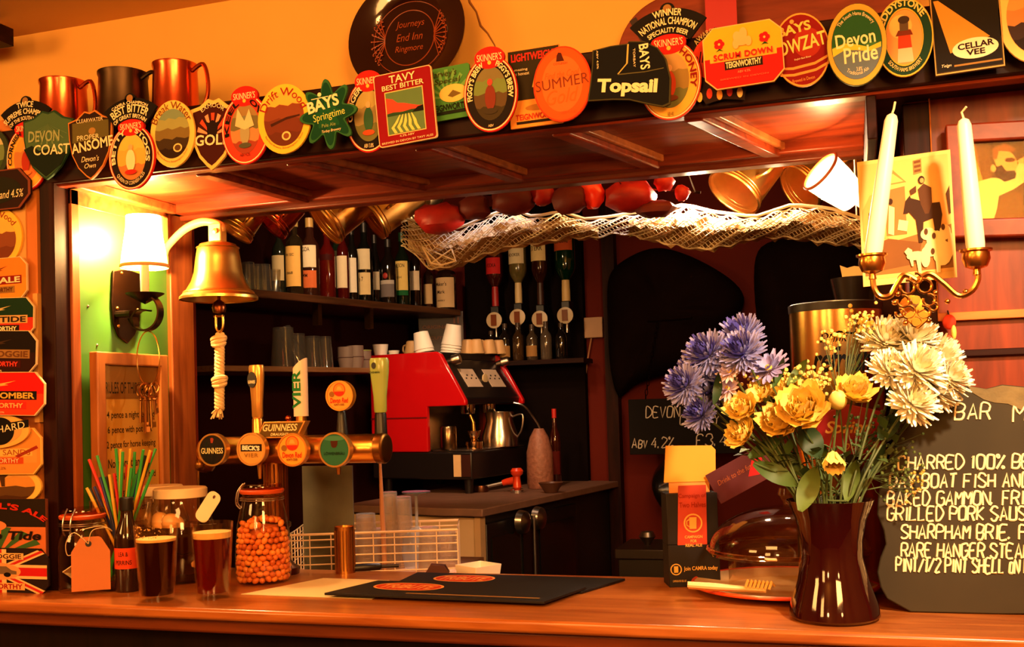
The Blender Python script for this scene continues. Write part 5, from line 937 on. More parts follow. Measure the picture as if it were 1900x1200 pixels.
m = M(); m.tube([(.36, -.012, -.06), (.36, -.012, -.8)], .006, 8); m.box((.35, -.01, -.075), (.37, .02, -.06)); m.build('door_rail', STEEL, t)
for s_ in (.27, .40): m = M(); m.lathe([(.001, 0), (.045, .001), (.04, .025), (.02, .036), (.001, .04)], 20, (s_, .0, -.075), Matrix.Rotation(radians(90), 3, 'X')); m.build('finger_pull', STEEL, t)
MP = onZ(877, 917, CZ); mt = thing('coffee_machine', 'red and black espresso machine on the rear bench seen from its red side', 'coffee machine', MP); place(mt, MP, be1, be2)
mk = mpp(MP)
zz = lambda px, py: zat(MP, px, py) - CZ
def mu(px): # pixel on near side face -> local y (towards back of machine)
    d = ray(px, 800); n = be1; s = (MP - CAM).dot(n) / d.dot(n); return (CAM + d * s - MP).dot(be2)
zb0, zb1, zn, ztop = zz(877, 890), zz(877, 838), zz(868, 752), zz(820, 650)
RD = pm((200, 16, 20), .22, var=.05, coat=.6, name='red_gloss'); MB_ = pm((26, 20, 20), .3, name='machine_black')
def prof_yz(poly, x0, x1):                                # outline in local y,z pushed along local x
    n = len(poly); m = M(); m.add([(x0, y, z) for y, z in poly] + [(x1, y, z) for y, z in poly], [tuple(range(n)), tuple(range(n, 2 * n))[::-1]] + [(i, i + n, (i + 1) % n + n, (i + 1) % n) for i in range(n)]); return m
yb, yn, yt, yf = mu(690), mu(794), mu(822), mu(866)
prof_yz([(yb, zb1), (yn, zb1), (yn, zn), (yf, zn), (yf - .0, zn + .02), (yt, ztop - .012), (yt + .02, ztop), (yb, ztop)], -.004, .02).build('side_panel', RD, mt, .005)
prof_yz([(yb, zb1), (yn, zb1), (yn, zn), (yf, zn), (yf, zn + .02), (yt, ztop - .012), (yt + .02, ztop), (yb, ztop)], .49, .512).build('side_panel', RD, mt, .005)
prof_yz([(yb - .02, zn + .002), (yf + .02, zn + .004), (yf + .015, zn + .03), (yt + .012, ztop - .03), (yb - .02, ztop - .03)], .0205, .489).build('head', MB_, mt, .004)
prof_yz([(yb - .02, zb1), (yn + .02, zb1), (yn + .02, zn), (yb - .02, zn)], .0205, .489).build('back_panel', metal((150, 130, 110), .25, 'machine_steel'), mt)
m = M(); m.box((.0, 0, zb0), (.51, yb, zb1 - .001)); m.build('base', MB_, mt, .006)
m = M(); m.box((.03, .01, zb1 - .0005), (.48, yn, zb1 + .006)); m.build('drip_tray', STEEL, mt, .002)
for a, b in ((.04, .04), (.45, .04), (.04, yb - .05), (.45, yb - .05)): m = M(); m.lathe([(.016, 0), (.02, zb0 - .001)], 14, (a, b, .0005)); m.build('foot', MB_, mt)
m = M(); m.box((-.002, .05, zb0 + .012), (.0, .085, zb1 - .012)); m.k = 1; m.box((-.002, .005, zb0 + .012), (.0, .048, zb1 - .012)); m.build('maker_sticker', [ink(226, 190, 140), ink(60, 30, 24)], mt)
m = M(); m.tube([(.0, yb, zz(730, 780)), (-.0055, yb, zz(730, 780))], .001, 4); m.box((-.0052, yn, zz(750, 778)), (-.0042, yb, zz(750, 775))); m.build('panel_seam', pm((110, 10, 12), .4, name='seam'), mt)
# sloped front: buttons, gauge, steam knob; groups, wand
sl = math.atan2(yt + .012 - yf - .015, ztop - zn - .06)
def on_front(s, q, off=0):                                # point on the sloped black front: s along the machine, q 0 bottom..1 top
    y = yf + .015 + (yt + .012 - yf - .015) * q - off * cos(sl); z = zn + .03 + (ztop - .03 - zn - .03) * q + off * sin(sl) * .5; return V((s, y, z))
for s0 in (.16, .36):
    m = M(); a, b, c, d = on_front(s0 - .06, .28, .003), on_front(s0 + .06, .28, .003), on_front(s0 + .06, .75, .003), on_front(s0 - .06, .75, .003); m.add([a, b, c, d] + [p + V((0, .004, 0)) for p in (a, b, c, d)], [(0, 1, 2, 3), (0, 4, 5, 1), (2, 6, 7, 3), (1, 5, 6, 2), (0, 3, 7, 4)])
    o = m.build('button_panel', pm((214, 190, 166), .4, name='button_panel'), mt)
    m = M()
    for i in range(5): m.ball(on_front(s0 - .04 + .02 * i, .5 + .08 * (i % 2), .004), .004, 8, 6)
    m.build('buttons', BLACK, o)
m = M(); m.lathe([(.001, 0), (.02, 0), (.02, .006), (.001, .007)], 20, on_front(.27, .5, .004), Matrix.Rotation(radians(90), 3, 'X')); m.build('gauge', pm((226, 200, 150), .3, name='gauge'), mt)
for s_ in (.05, .47):
    c = on_front(s_, .92, .0); m = M(); d = V((.3, -1, .25)).normalized(); q = d.to_track_quat('Z', 'Y').to_matrix()
    m.lathe([(.012, 0), (.014, .02), (.021, .024), (.021, .055), (.017, .06), (.001, .06)], 18, c, q); m.build('steam_knob', metal((180, 160, 140), .3, 'knob_metal'), mt)
for s_ in (.17, .35):
    m = M(); m.lathe([(.028, zn - .035), (.03, zn - .03), (.03, zn + .004)], 22, (s_, (yf + yn) / 2 + .0, 0)); g = m.build('group_head', CHROME, mt)
m = M(); m.tube(spline([(.44, yf + .02, zn + .005), (.46, yf - .02, zn - .01), (.5, yf - .04, zz(970, 775)), (.52, yf - .06, zz(985, 795)), (.53, yf - .07, zz(990, 818))], 6), .0055, 8); m.build('steam_wand', STEEL, mt)
def machine_pt(s, y, z): return basis(MP, be1, be2) @ V((s, y, z))
# jug, cups in the recess
zt1 = zb1 + .007
P = machine_pt(.33, .05, zt1); k = mpp(P); h = zat(P, 920, 764) - P.z
t = thing('milk_jug', 'steel milk jug on the drip tray under the steam wand', 'jug', P)
jr_ = 34 * k; M().shell([(.001, 0), (jr_, 0), (jr_ * 1.0, h * .3), (jr_ * .74, h * .75), (jr_ * .8, h), (jr_ * .77, h), (jr_ * .7, h * .75), (jr_ * .95, h * .28), (.001, .004)], 32).build('body', metal((210, 196, 180), .22, 'jug_steel'), t)
m = M(); m.tube(spline([(jr_ * .75, 0, h * .85), (jr_ * 1.35, -.01, h * .9), (jr_ * 1.3, -.01, h * .5), (jr_ * .98, 0, h * .25)], 6), .004, 8); m.build('handle', STEEL, t)
P = machine_pt(.10, .045, zt1); t = thing('portafilter_basket', 'small chrome filter cup standing on the drip tray', 'filter holder', P); M().lathe([(.034, 0), (.035, .004), (.034, .03), (.02, .036), (.014, .042), (.02, .05), (.028, .075), (.001, .075)], 24).build('cup', metal((230, 190, 140), .15, 'warm_chrome'), t); m = M(); m.tube([(.0, .0, .075), (-.002, .0, .11), (-.014, .0, .14)], .007, 10); m.build('spout', BRASS, t)
P = machine_pt(.06, yn - .06, zt1); t = thing('steel_canister', 'brass-coloured steel cup at the back of the coffee machine recess', 'cup', P); M().lathe([(.034, 0), (.036, .004), (.036, .09), (.032, .096), (.001, .097)], 28).build('body', metal((150, 120, 84), .25, 'canister'), t)
# on top of the machine
zT_ = ztop - .0295
WC = pm((244, 234, 220), .5, name='white_cup')
def cup(s, y, h, r, lab, name='paper_cup', inv=True, mat_=WC, z=None, tilt=(0, 0, 0), group='cups on the coffee machine'):
    t = thing(name, lab, 'cup', machine_pt(s, y, (ztop if z is None else z) + .001), tilt, group); pr = [(.001, .002), (r, 0), (r, .004), (r * .72, h), (.001, h)] if inv else [(.001, 0), (r * .72, 0), (r, h), (r * .96, h), (r * .68, .004), (.001, .004)]
    M().shell(pr, 24).build('body', mat_, t); return t
M().box((.0205, yt + .02, ztop - .0285), (.489, yb - .02, ztop - .001)).build('cup_warmer', MB_, mt)
def tower(px, n, r, lab, s, ptop, pbot, lean):
    y = yt + .05
    P = machine_pt(s, y, ztop + .001); d = depth(P); Q = at(px, pbot, d); h = (pbot - ptop) * mpp(P)
    t = thing('paper_cup_stack', lab, 'cups', V((Q.x, Q.y, P.z)), (0, lean, 0))
    for i in range(n): m = M(); z0 = i * .012; m.shell([(r, z0), (r * 1.05, z0 + .002), (r, z0 + .004), (r * .74, z0 + h - .012 * (n - 1)), (.001, z0 + h - .012 * (n - 1))], 26); m.build('cup', WC, t)
tower(788, 2, .042, 'short leaning stack of white paper cups, left of the two on the machine', .1, 617, 656, radians(-10))
tower(836, 4, .044, 'taller stack of white paper cups, right of the two on the machine', .24, 614, 668, radians(9))
for i, (px, s_) in enumerate(((706, .05), (730, .1))):
    P = machine_pt(s_, yb - .05, ztop); Q = at(px, 650, depth(P)); t = thing('white_cup', ['white round cup on the left of the machine top', 'small white dish beside the round cup on the machine top'][i], 'cup', V((Q.x, Q.y, P.z + .001)), (0, 0, 0)); r = (.034, .026)[i]; h = (.045, .02)[i]
    M().shell([(.001, 0), (r * .8, 0), (r, h), (r * .94, h), (r * .75, .004), (.001, .004)], 24).build('bowl', WC, t)
CC = pm((214, 170, 112), .5, name='cream_cup')
for i, (px, pt_) in enumerate(((868, 640), (890, 645), (908, 650), (926, 655), (765, 640), (885, 660))):
    P = machine_pt(.33 + .03 * i if i < 4 else .3, yt + .07 + .05 * (i % 2), ztop); Q = at(px, 668, depth(P)); t = thing('espresso_cup', ['first', 'second', 'third', 'last', 'back', 'front'][i] + (' cream cup of the row beside the white paper cups' if i < 4 else [' cream cup between the two white paper cup stacks', ' small cream cup before the cream row'][i - 4]), 'cup', V((Q.x, Q.y, P.z + .001)), (0, 0, radians(40 * i)), 'cream cups on the machine'); h = .06
    M().shell([(.036, 0), (.037, .003), (.024, h), (.018, h + .004), (.001, h + .004)], 22).build('bowl', CC, t); m = M(); m.tube(spline([(.034, 0, .014), (.052, 0, .02), (.05, 0, .042), (.028, 0, .048)], 5), .004, 6); m.build('handle', CC, t)
# carton behind the cups
P = machine_pt(.42, yb + .02, 0); Q = at(818, 600, depth(P)); k = mpp(Q); zc0, zc1 = zat(Q, 818, 642), zat(Q, 818, 578)
t = thing('cardboard_box', 'dark brown printed carton standing behind the paper cups', 'box', V((Q.x, Q.y, ztop + CZ + .001)), (0, 0, radians(18)))
w = 84 * k; M().box((-w / 2, 0, 0), (w / 2, .05, zc1 - ztop - CZ)).build('carton', pm((54, 26, 18), .4, name='carton'), t, .002)
m = M(); m.text('ORIGINAL', -w * .1, (zc1 - ztop - CZ) * .66, w * .62, .016, -.001, bold=.02); m.text('CUTS', -w * .08, (zc1 - ztop - CZ) * .42, w * .34, .014, -.001, bold=.02); m.text('II', w * .34, (zc1 - ztop - CZ) * .8, w * .12, .03, -.001); m.build('lettering', pm((150, 84, 50), .5, name='carton_print'), t)
M().box((.05, yb - .02, ztop - .05), (.489, yb + .06, ztop - .0295)).build('top_ledge', MB_, mt)
# tamper and portafilter
P = onZ(960, 914, CZ); k = mpp(P); h = zat(P, 960, 868) - CZ
t = thing('tamper', 'red-handled coffee tamper standing on the bench corner', 'tamper', P); RK = pm((226, 60, 20), .3, coat=.4, name='red_handle')
M().lathe([(.028, 0), (.028, .012), (.02, .016)], 24).build('foot', CHROME, t); M().lathe([(.014, .016), (.018, .022), (.014, h * .5), (.013, h * .66), (.024, h * .76), (.026, h * .88), (.018, h), (.001, h)], 22).build('handle', RK, t)
P0 = machine_pt(.12, -.02, .05); a = at(905, 882, depth(P0)); b = at(938, 872, depth(P0) + .02); t = thing('portafilter', 'coffee filter handle with red end lying before the machine base', 'filter handle', (a.x, a.y, CZ + .001)); m = M(); q = b - a
m.lathe([(.03, 0), (.032, .01), (.03, .026), (.001, .026)], 20, (-.03, 0, .0)); m.build('basket', metal((120, 80, 60), .3, 'filter_metal'), t); m = M(); m.tube([(-.02, 0, .018), (.06, .01, .035)], .008, 8); m.build('neck', STEEL, t); m = M(); m.tube([(.06, .01, .035), (.08, .012, .04), (.11, .014, .044)], [.012, .014, .017], 12); m.build('grip', RK, t)
# jar of beans, red bottle, bowl at the back of the bench
def bz(px, s):                                            # point of the bench top at distance s into the depth along the bench edge, seen at px
    d = ray(px, 900); o = BC + be1 * s; n = be1; q = (o - CAM).dot(n) / d.dot(n); p = CAM + d * q; return V((p.x, p.y, CZ + .001))
P = bz(1003, .80); k = mpp(P); h = zat(P, 1003, 795) - CZ
t = thing('marshmallow_bag', 'tall clear bag of pale pink sweets beside the coffee machine', 'bag', P); M().lathe([(.05, 0), (.056, .02), (.055, h * .6), (.04, h * .85), (.02, h), (.001, h)], 20).build('bag', pm((150, 96, 76), .5, var=.5, scale=70, bump=.8, name='sweets'), t)
bottle(bz(1032, .93), .33, .024, (60, 16, 12), 'round', 'slim dark bottle with red neck at the back of the bench', [(.15, .45, (90, 24, 18), ())], (190, 30, 24), None)
P = bz(1022, .62); t = thing('bowl', 'small dark bowl at the back right of the bench', 'bowl', P); M().shell([(.001, 0), (.025, 0), (.05, .04), (.047, .04), (.022, .005), (.001, .005)], 24).build('dish', pm((90, 56, 40), .4, name='bowl_glaze'), t)

# ================================================================ optics on the rear wall
YO = 2.86
def optic(px, ptop, pneck, r, col, lab, labs, words_, capc):
    P = onY(px, pneck, YO); zt = onY(px, ptop, YO).z; h = zt - P.z; k = mpp(P)
    t = thing('optic_bottle', words_, 'bottle', P, (0, 0, 0), 'upturned bottles on the optics')
    M().lathe([(.001, h), (r * .9, h), (r, h - .006), (r, h * .42), (r * .85, h * .32), (r * .36, h * .18), (r * .34, 0), (.001, 0)], 26).build('glass_body', lab, t)
    for z0, z1, c, lines in labs: label(t, r + .0008, h * z0, h * z1, c, lines=lines, face=-100)
    M().lathe([(r * .42, -.05), (r * .42, .004), (r * .37, .05)], 16).build('collar', pm(capc, .4, name='collar'), t)
    zc = onY(px, 578, YO).z - P.z if False else -.105
    M().box((-.02, -.02, -.13), (.02, YO * 0 + .06, -.05)).build('optic_block', BLACK, t, .004)
    m = M(); m.lathe([(.001, 0), (.036, 0), (.037, .006), (.001, .010)], 26, (0, -.022, -.115), Matrix.Rotation(radians(90), 3, 'X')); o = m.build('optic_dial', pm((196, 170, 130), .35, name='dial'), t)
    m = M(); m.box((-.013, -.035, -.14), (.013, -.0325, -.09)); m.build('measure_window', pm((120, 60, 30), .2, name='window'), o)
    m = M(); m.lathe([(.008, -.19), (.006, -.16), (.013, -.13)], 12); m.build('spout', STEEL, t)
optic(919, 462, 548, .038, (0, 0, 0), pm((70, 20, 14), .08, trans=.3, coat=.4, name='red_bottle'), [(.45, .8, (200, 40, 40), (('VODKA', .4, .018, .05),))], 'upturned spirit bottle with red label, leftmost on the optics', (170, 30, 30))
optic(962, 448, 542, .040, (0, 0, 0), pm((150, 130, 70), .08, trans=.6, name='pale_bottle'), [(.55, .95, (226, 206, 160), (('HOOKER', .35, .014, .06),))], 'upturned pale bottle with cream label and red seal, second on the optics', (230, 200, 140))
optic(1003, 436, 545, .038, (0, 0, 0), pm((60, 24, 12), .08, trans=.4, name='amber_bottle'), [(.55, .98, (232, 204, 140), (('STERR', .4, .022, .06),))], 'upturned amber bottle with large cream label, third on the optics', (60, 30, 20))
optic(1050, 438, 538, .046, (0, 0, 0), pm((10, 44, 22), .08, trans=.3, coat=.4, name='green_bottle'), [(.72, .98, (190, 80, 36), (("Gordon's", .5, .03, .07),))], 'upturned dark green bottle with orange band, rightmost on the optics', (226, 190, 120))
P0 = onY(885, 672, 2.8); P1 = onY(1085, 672, 2.8)
zr = onY(985, 668, 2.8).z
t = thing('optic_shelf', 'narrow dark shelf below the optics holding small bottles', 'shelf', (P0.x, 2.8, zr)); M().box((0, -.02, -.02), (P1.x - P0.x, .149, 0)).build('board', DWOOD, t)
for i, (px, h, r, colr, wd_) in enumerate(((912, .14, .026, (30, 22, 12), 'leftmost'), (938, .17, .027, (26, 18, 12), 'second'), (962, .17, .026, (60, 40, 20), 'third'), (988, .16, .026, (70, 56, 40), 'fourth'), (1014, .17, .026, (90, 76, 60), 'fifth'), (1042, .16, .026, (24, 18, 14), 'rightmost'))):
    q = onY(px, 660, 2.82); bottle(V((q.x, 2.82, zr + .0005)), h, r, colr, 'round', '%s small upright bottle on the narrow shelf below the optics' % wd_, [(.1, .4, (150, 110, 60), ())] if i in (1, 3) else [], (60, 40, 24), 'small bottles under the optics')

# ================================================================ right part of the rear wall
P = onY(1097, 608, 2.985); k = mpp(P); t = thing('wall_socket', 'cream square junction box on the rear red wall with hanging cable', 'socket', P)
M().prism(rect(46 * k, 38 * k), -.02, .014).build('box', pm((196, 150, 110), .5, name='socket'), t, .003)
m = M(); m.tube(spline([(0, -.004, -19 * k), (-.01 - 8 * k, -.004, -80 * k), (-22 * k, -.004, -160 * k), (-18 * k, -.004, -230 * k), (-20 * k, -.004, -285 * k)], 6), .004, 6); m.build('cable', pm((180, 120, 76), .5, name='cable'), t)
m = M(); m.tube(spline([(23 * k, -.01, 12 * k), (36 * k, -.03, 6 * k), (40 * k, -.03, -14 * k)], 5), .006, 6); m.build('plug_lead', BLACK, t)
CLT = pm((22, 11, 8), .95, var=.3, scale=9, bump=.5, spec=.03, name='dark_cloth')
def coat(name, lab, pts, yb_, th, dep=4, colm=CLT, seed=1):
    """hanging cloth: an outline in the picture built as a padded, folded body of real depth"""
    Q = [onY(a, b, yb_) for a, b in pts]; cx = sum(p.x for p in Q) / len(Q); cz = sum(p.z for p in Q) / len(Q); n = len(Q)
    t = thing(name, lab, 'coat', (cx, yb_, cz)); rings = [(1.0, 0), (1.0, -.35), (.9, -.72), (.7, -.92), (.4, -1.0)]; rnd = random.Random(seed); m = M(); vs = []; fs = []
    for j, (f, d) in enumerate(rings):
        for i, p in enumerate(Q): w = .016 * sin(i * 1.9 + j) * (j > 0); vs.append(((p.x - cx) * f + w, d * th * (1 + .25 * sin(i * 2.3)) , (p.z - cz) * f + w))
    for j in range(len(rings) - 1):
        for i in range(n): i2 = (i + 1) % n; fs.append((j * n + i, j * n + i2, (j + 1) * n + i2, (j + 1) * n + i))
    fs += [tuple(range(n))[::-1], tuple((len(rings) - 1) * n + i for i in range(n))]; m.add(vs, fs); m.build('cloth', colm, t, smooth=180, sub=2); return t
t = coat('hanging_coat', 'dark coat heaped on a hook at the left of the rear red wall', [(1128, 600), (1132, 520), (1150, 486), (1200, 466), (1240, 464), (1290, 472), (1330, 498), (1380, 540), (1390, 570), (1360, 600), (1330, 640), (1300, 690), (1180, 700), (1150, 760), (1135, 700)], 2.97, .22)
m = M(); m.lathe([(.02, 0), (.02, .004), (.008, .008), (.008, .05), (.014, .06)], 12, (0, 0, .24), Matrix.Rotation(radians(90), 3, 'X')); m.build('hook', OLDBRASS, t)
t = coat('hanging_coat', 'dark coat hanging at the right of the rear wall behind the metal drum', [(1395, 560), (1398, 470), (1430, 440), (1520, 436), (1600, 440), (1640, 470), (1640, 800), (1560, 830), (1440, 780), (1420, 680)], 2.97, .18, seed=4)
# price board
P = onY(1268, 790, 2.72); k = mpp(P); w = 205 * k; h = 104 * k
t = thing('price_board', 'small black chalked price board hung from a chain before the rear wall', 'chalkboard', P)
CB = pm((20, 15, 13), .8, var=.5, scale=5, spec=.2, name='slate_black'); CK = pm((236, 224, 206), .9, name='chalk')
M().box((-w / 2, 0, -h / 2), (w / 2, .014, h / 2)).build('board', CB, t, .002)
m = M(); chalk(m, 'DEVON', -w * .34, h * .16, h * .19, .0024, y=-.001, adv=h * .127); chalk(m, 'COUNTY', -w * .03, h * .02, h * .16, .0022, y=-.001, adv=h * .12); chalk(m, 'Abv 4.2%', -w * .48, -h * .38, h * .18, .0026, y=-.001, adv=h * .118); chalk(m, '£3.40', w * .11, -h * .36, h * .2, .0026, y=-.001, adv=h * .16); m.build('chalk_writing', CK, t)
m = M()
for i in range(16): a = V((-w * .34 + .004 * i, .01, h / 2 + .02 * i)); m.tube([a + V((.006 * cos(q) * (i % 2), .006 * cos(q) * ((i + 1) % 2), .013 * sin(q) + .008)) for q in [2 * pi * j / 8 for j in range(8)]], .0018, 4, True)
m.tube([(-w * .3, .02, h / 2 + .33), (w * .1, .02, h / 2 + .335)], .006, 6); m.build('chain', IRON, t)
# seat back / bag, till
t = coat('leather_bag', 'black shiny leather bag slumped below the price board', [(1225, 940), (1215, 880), (1235, 845), (1280, 835), (1310, 860), (1320, 920), (1310, 960), (1250, 965)], 2.97, .25, colm=pm((22, 16, 14), .3, bump=.3, coat=.3, name='leather'), seed=3); t['category'] = 'bag'
P = onY(1196, 1075, 1.9); P.z = .55; k = mpp(P); zt = zat(P, 1196, 1010)
t = thing('cash_till', 'dark low till unit with a small steel knob behind the counter gap', 'till', P); M().box((-.09, 0, 0), (.09, .25, zt - .55 - .05)).build('cabinet', pm((36, 26, 20), .5, name='till_dark'), t, .004); M().box((-.10, -.01, zt - .60), (.10, .26, zt - .565)).build('top', pm((50, 36, 28), .4, name='till_top'), t, .004)
m = M(); m.lathe([(.01, 0), (.016, .012), (.03, .03), (.022, .046), (.001, .05)], 18, (-.005, .1, zt - .565)); m.build('knob', STEEL, t)
struct('trim_till_plinth', M().box((P.x - .12, P.y - .012, 0), (P.x + .12, P.y + .28, .5495)), DARKW)

# ================================================================ glass basket behind the counter
bxa, bxb, byb = 1.0, 0, 0
YB0 = .62; A = onY(470, 1052, YB0); Bq = onY(760, 1056, YB0)
zB = CZ - .09
t0 = onP(556, 985, (0, .80, 0), (0, 1, 0))
C0, C1, C2, C3 = onZ(552, 985, CZ + .085), onZ(660, 985, CZ + .085), onZ(762, 982, CZ + .085), onZ(862, 966, CZ + .085)
ctr = at(700, 985, 2.62); k = mpp(ctr); z1 = zat(ctr, 700, 978); z0 = zat(ctr, 700, 1062)
struct('trim_back_shelf', M().box((-1.40, .50, z0 - .03), (-.98, 1.05, z0 - .0065)), pm((110, 70, 40), .5, name='back_shelf'))
t = thing('glass_basket', 'white wire dishwasher basket full of upturned glasses behind the counter', 'basket', (ctr.x, ctr.y, z0), (0, 0, radians(20)))
w, d, h = 150 * k, .105, z1 - z0; WW = pm((240, 206, 170), .4, name='white_wire')
m = M()
for zq, r in ((0, .0028), (h, .0032)) + tuple((h * f, .0018) for f in (.18, .36, .54, .72, .88)):
    m.tube([(-w, -d, zq), (w, -d, zq), (w, d, zq), (-w, d, zq)], r, 6, True)
for i in range(9):
    x = -w + 2 * w * i / 8
    for y in (-d, d): m.tube([(x, y, 0), (x, y, h)], .0016, 5)
    m.tube([(x, -d, 0), (x, d, 0)], .0016, 5)
for i in range(6):
    y = -d + 2 * d * i / 5
    for x in (-w, w): m.tube([(x, y, 0), (x, y, h)], .0018, 5)
m.build('wire_frame', WW, t)
M().box((-w + .004, -d + .004, .003), (w - .004, d - .004, .006)).build('tray', pm((236, 190, 156), .5, name='tray'), t)
R20 = Matrix.Rotation(radians(20), 3, 'Z')
def inb(x, y): return ctr + R20 @ V((x, y, 0)) + V((0, 0, z0 - ctr.z + .007))
BG = glass((225, 232, 240), 1.0, 'wash_glass', .3)
def wine(x, y, h, lab, px):
    t = thing('wine_glass', lab, 'glass', inb(x, y), (0, 0, 0), 'glasses in the wire basket')
    M().shell([(.033, 0), (.04, .04), (.036, .075), (.018, .095), (.004, .102), (.004, h - .008), (.012, h - .004), (.036, h)], 28).build('bowl_and_stem', BG, t); M().lathe([(.012, h - .003), (.036, h + .0004), (.036, h + .003), (.001, h + .001)], 28).build('foot', pm((110, 150, 190), .15, trans=.6, name='blue_foot'), t)
ux = lambda px: (px - 700) * k * .97
wine(ux(625), .0, zat(ctr, 625, 918) - z0 - .008, 'upturned wine glass with bluish foot at the left of the basket', 0)
wine(ux(775), .02, zat(ctr, 775, 914) - z0 - .008, 'upturned wine glass with bluish foot at the right of the basket', 0)
for i, (px, pt_, r, y) in enumerate(((681, 950, .030, -.03), (722, 914, .026, .03), (745, 925, .03, .06), (595, 985, .03, -.03), (650, 990, .028, .04), (800, 975, .03, -.03), (830, 985, .03, .03), (700, 985, .027, .06))):
    t = tumbler(inb(ux(px), y), zat(ctr, px, pt_) - z0 - .008, r, ['upturned short tumbler in the middle of the wire basket', 'tall upturned glass, highest tumbler in the wire basket', 'wide upturned glass beside the right wine glass in the basket', 'low upturned glass at the left end of the wire basket', 'low upturned glass behind the brass canister in the basket', 'low upturned glass right of centre in the wire basket', 'low upturned glass at the right end of the wire basket', 'low upturned glass at the back of the wire basket'][i], inv=True, group='glasses in the wire basket', tint=(246, 232, 214), haze=.24)
# brass cylinder, pen, wedge, white tray, on the counter back edge
P = stand(641, 1065, .022); k = mpp(P); h = zat(P, 641, 976) - CZ; r = 18.5 * k
t = thing('brass_canister', 'small ribbed brass cylinder near the counter back edge', 'canister', P); m = M(); m.lathe([(r, 0), (r, h), (r * .92, h), (r * .9, h - .004), (.001, h - .004)], 30); m.build('body', metal((196, 134, 58), .3, 'canister_brass'), t)
m = M()
for i in range(20): q = 2 * pi * i / 20; m.tube([(r * cos(q), r * sin(q), .006), (r * cos(q), r * sin(q), h - .008)], .0012, 4)
m.build('ribs', OLDBRASS, t)
a, b = onZ(646, 1062, CZ), onZ(740, 1056, CZ); q = b - a
t = thing('corkscrew', 'black waiter knife lying beside the brass cylinder', 'bar tool', a + V((0, 0, .009)), (0, 0, math.atan2(q.y, q.x))); L = q.length; m = M(); m.tube([(0, 0, 0), (L * .3, 0, .0005), (L * .62, 0, 0), (L * .66, 0, 0)], [.007, .0085, .008, .004], 10); m.build('handle', BLACK, t); m = M(); m.tube([(L * .66, 0, 0), (L, 0, -.001)], .004, 8); m.build('blade', pm((40, 30, 26), .3, name='blade'), t)
a = onZ(812, 1062, CZ); t = thing('bar_wedge', 'small dark brown wedge block on the counter back edge', 'block', a, (0, 0, radians(16))); M().prism([(-.026, 0), (.026, 0), (.016, .016), (-.014, .019)], -.01, .012).build('block', pm((70, 30, 18), .4, name='wedge'), t, .001)
a = onZ(868, 1062, CZ); a.y = .50; t = thing('white_tray', 'shallow white plastic tray behind the counter edge', 'tray', (a.x - .0, .52, CZ - .022), (0, 0, radians(14))); w = 44 * mpp(a); M().shell([(.001, .002)] + [(w * .9, 0), (w, .03), (w * .96, .03), (w * .86, .005), (.001, .005)], 4).build('dish', pm((240, 220, 196), .5, name='white_plastic'), t, .003)
struct('trim_tray_ledge', M().box((a.x - .035, .456, CZ - .05), (a.x + .035, .56, CZ - .0225)), DARKW)
# grey splash sheet behind the font
a = onY(560, 860, .62); b = onY(656, 975, .62)
t = thing('splash_sheet', 'mottled grey steel sheet standing behind the beer font', 'panel', ((a.x + b.x) / 2, .62, z0 - .006)); M().box(((a.x - b.x) / 2, 0, 0), ((b.x - a.x) / 2, .004, a.z - z0)).build('sheet', pm((104, 100, 84), .4, .3, var=.4, scale=16, name='grey_sheet'), t)
a = onY(706, 850, .66); b = onY(712, 950, .66)
t = thing('wooden_stick', 'thin pale upright stick behind the right end of the font', 'stick', (b.x, .66, z0 - .006)); m = M(); m.tube([(0, 0, 0), (-.004, 0, b.z - z0), (-.006, 0, a.z - z0)], [.006, .006, .003], 6); m.build('stick', pm((190, 130, 90), .6, name='stick'), t)

# ================================================================ under the back beam: tankards, net, ornaments, right lamp
zBm = ZB - .014
def hang(px, py, pw, plen, ax, lab, mat_, d=2.62, flare=1.0, name='hanging_tankard', handle=True):
    """tankard hung upside-down on a slant; px, py is the middle of its mouth, pw mouth width and plen length in pixels, ax the picture direction from mouth to foot"""
    P = at(px, py, d); k = mpp(P); r = pw / 2 * k; L = plen * k; a = (RT * ax[0] + UP * ax[1] + FW * ax[2]).normalized()
    t = thing(name, lab, 'tankard', (0, 0, 0), (0, 0, 0), 'tankards hanging under the canopy'); aim(t, P, a)
    pr = [(r, 0), (r * 1.03, .004), (r * 1.0, .010), (r * .93, .014), (r * .90, L * .5), (r * .86 * flare, L * .93), (r * .9 * flare, L * .96), (r * .9 * flare, L), (.001, L)]
    M().shell(pr + [(.001, L - .004), (r * .82, L - .006), (r * .86, L * .5), (r * .95, .004)], 36).build('body', mat_, t)
    m = M()
    for z, q in ((.012, 1.0), (.022, .945), (L * .9, .9 * flare)): m.tube([(r * q * cos(x), r * q * sin(x), z) for x in [2 * pi * i / 36 for i in range(36)]], .0014, 6, True)
    m.build('bands', mat_, t)
    m = M(); m.tube(spline([(-r * .92, 0, L * .25), (-r * 1.5, 0, L * .3), (-r * 1.55, 0, L * .6), (-r * .9, 0, L * .82)], 6), .0045, 8); m.build('handle', mat_, t)
    return t
HB = metal((225, 166, 84), .3, 'hanging_brass')
hang(436, 432, 66, 74, (.45, .75, .25), 'brass and pewter tankard hanging just right of the bell bracket', HB, 2.75)
hang(503, 420, 66, 66, (.6, .7, .3), 'round-bellied copper tankard hanging second from the bell', COPPER, 2.75, .8)
hang(600, 415, 92, 110, (.72, .62, .3), 'large brass tankard hanging third from the bell above the spirit bottles', HB, 2.72)
hang(688, 408, 84, 112, (.78, .60, .3), 'bright brass tankard hanging fourth from the bell above the spirit bottles', HB, 2.72)
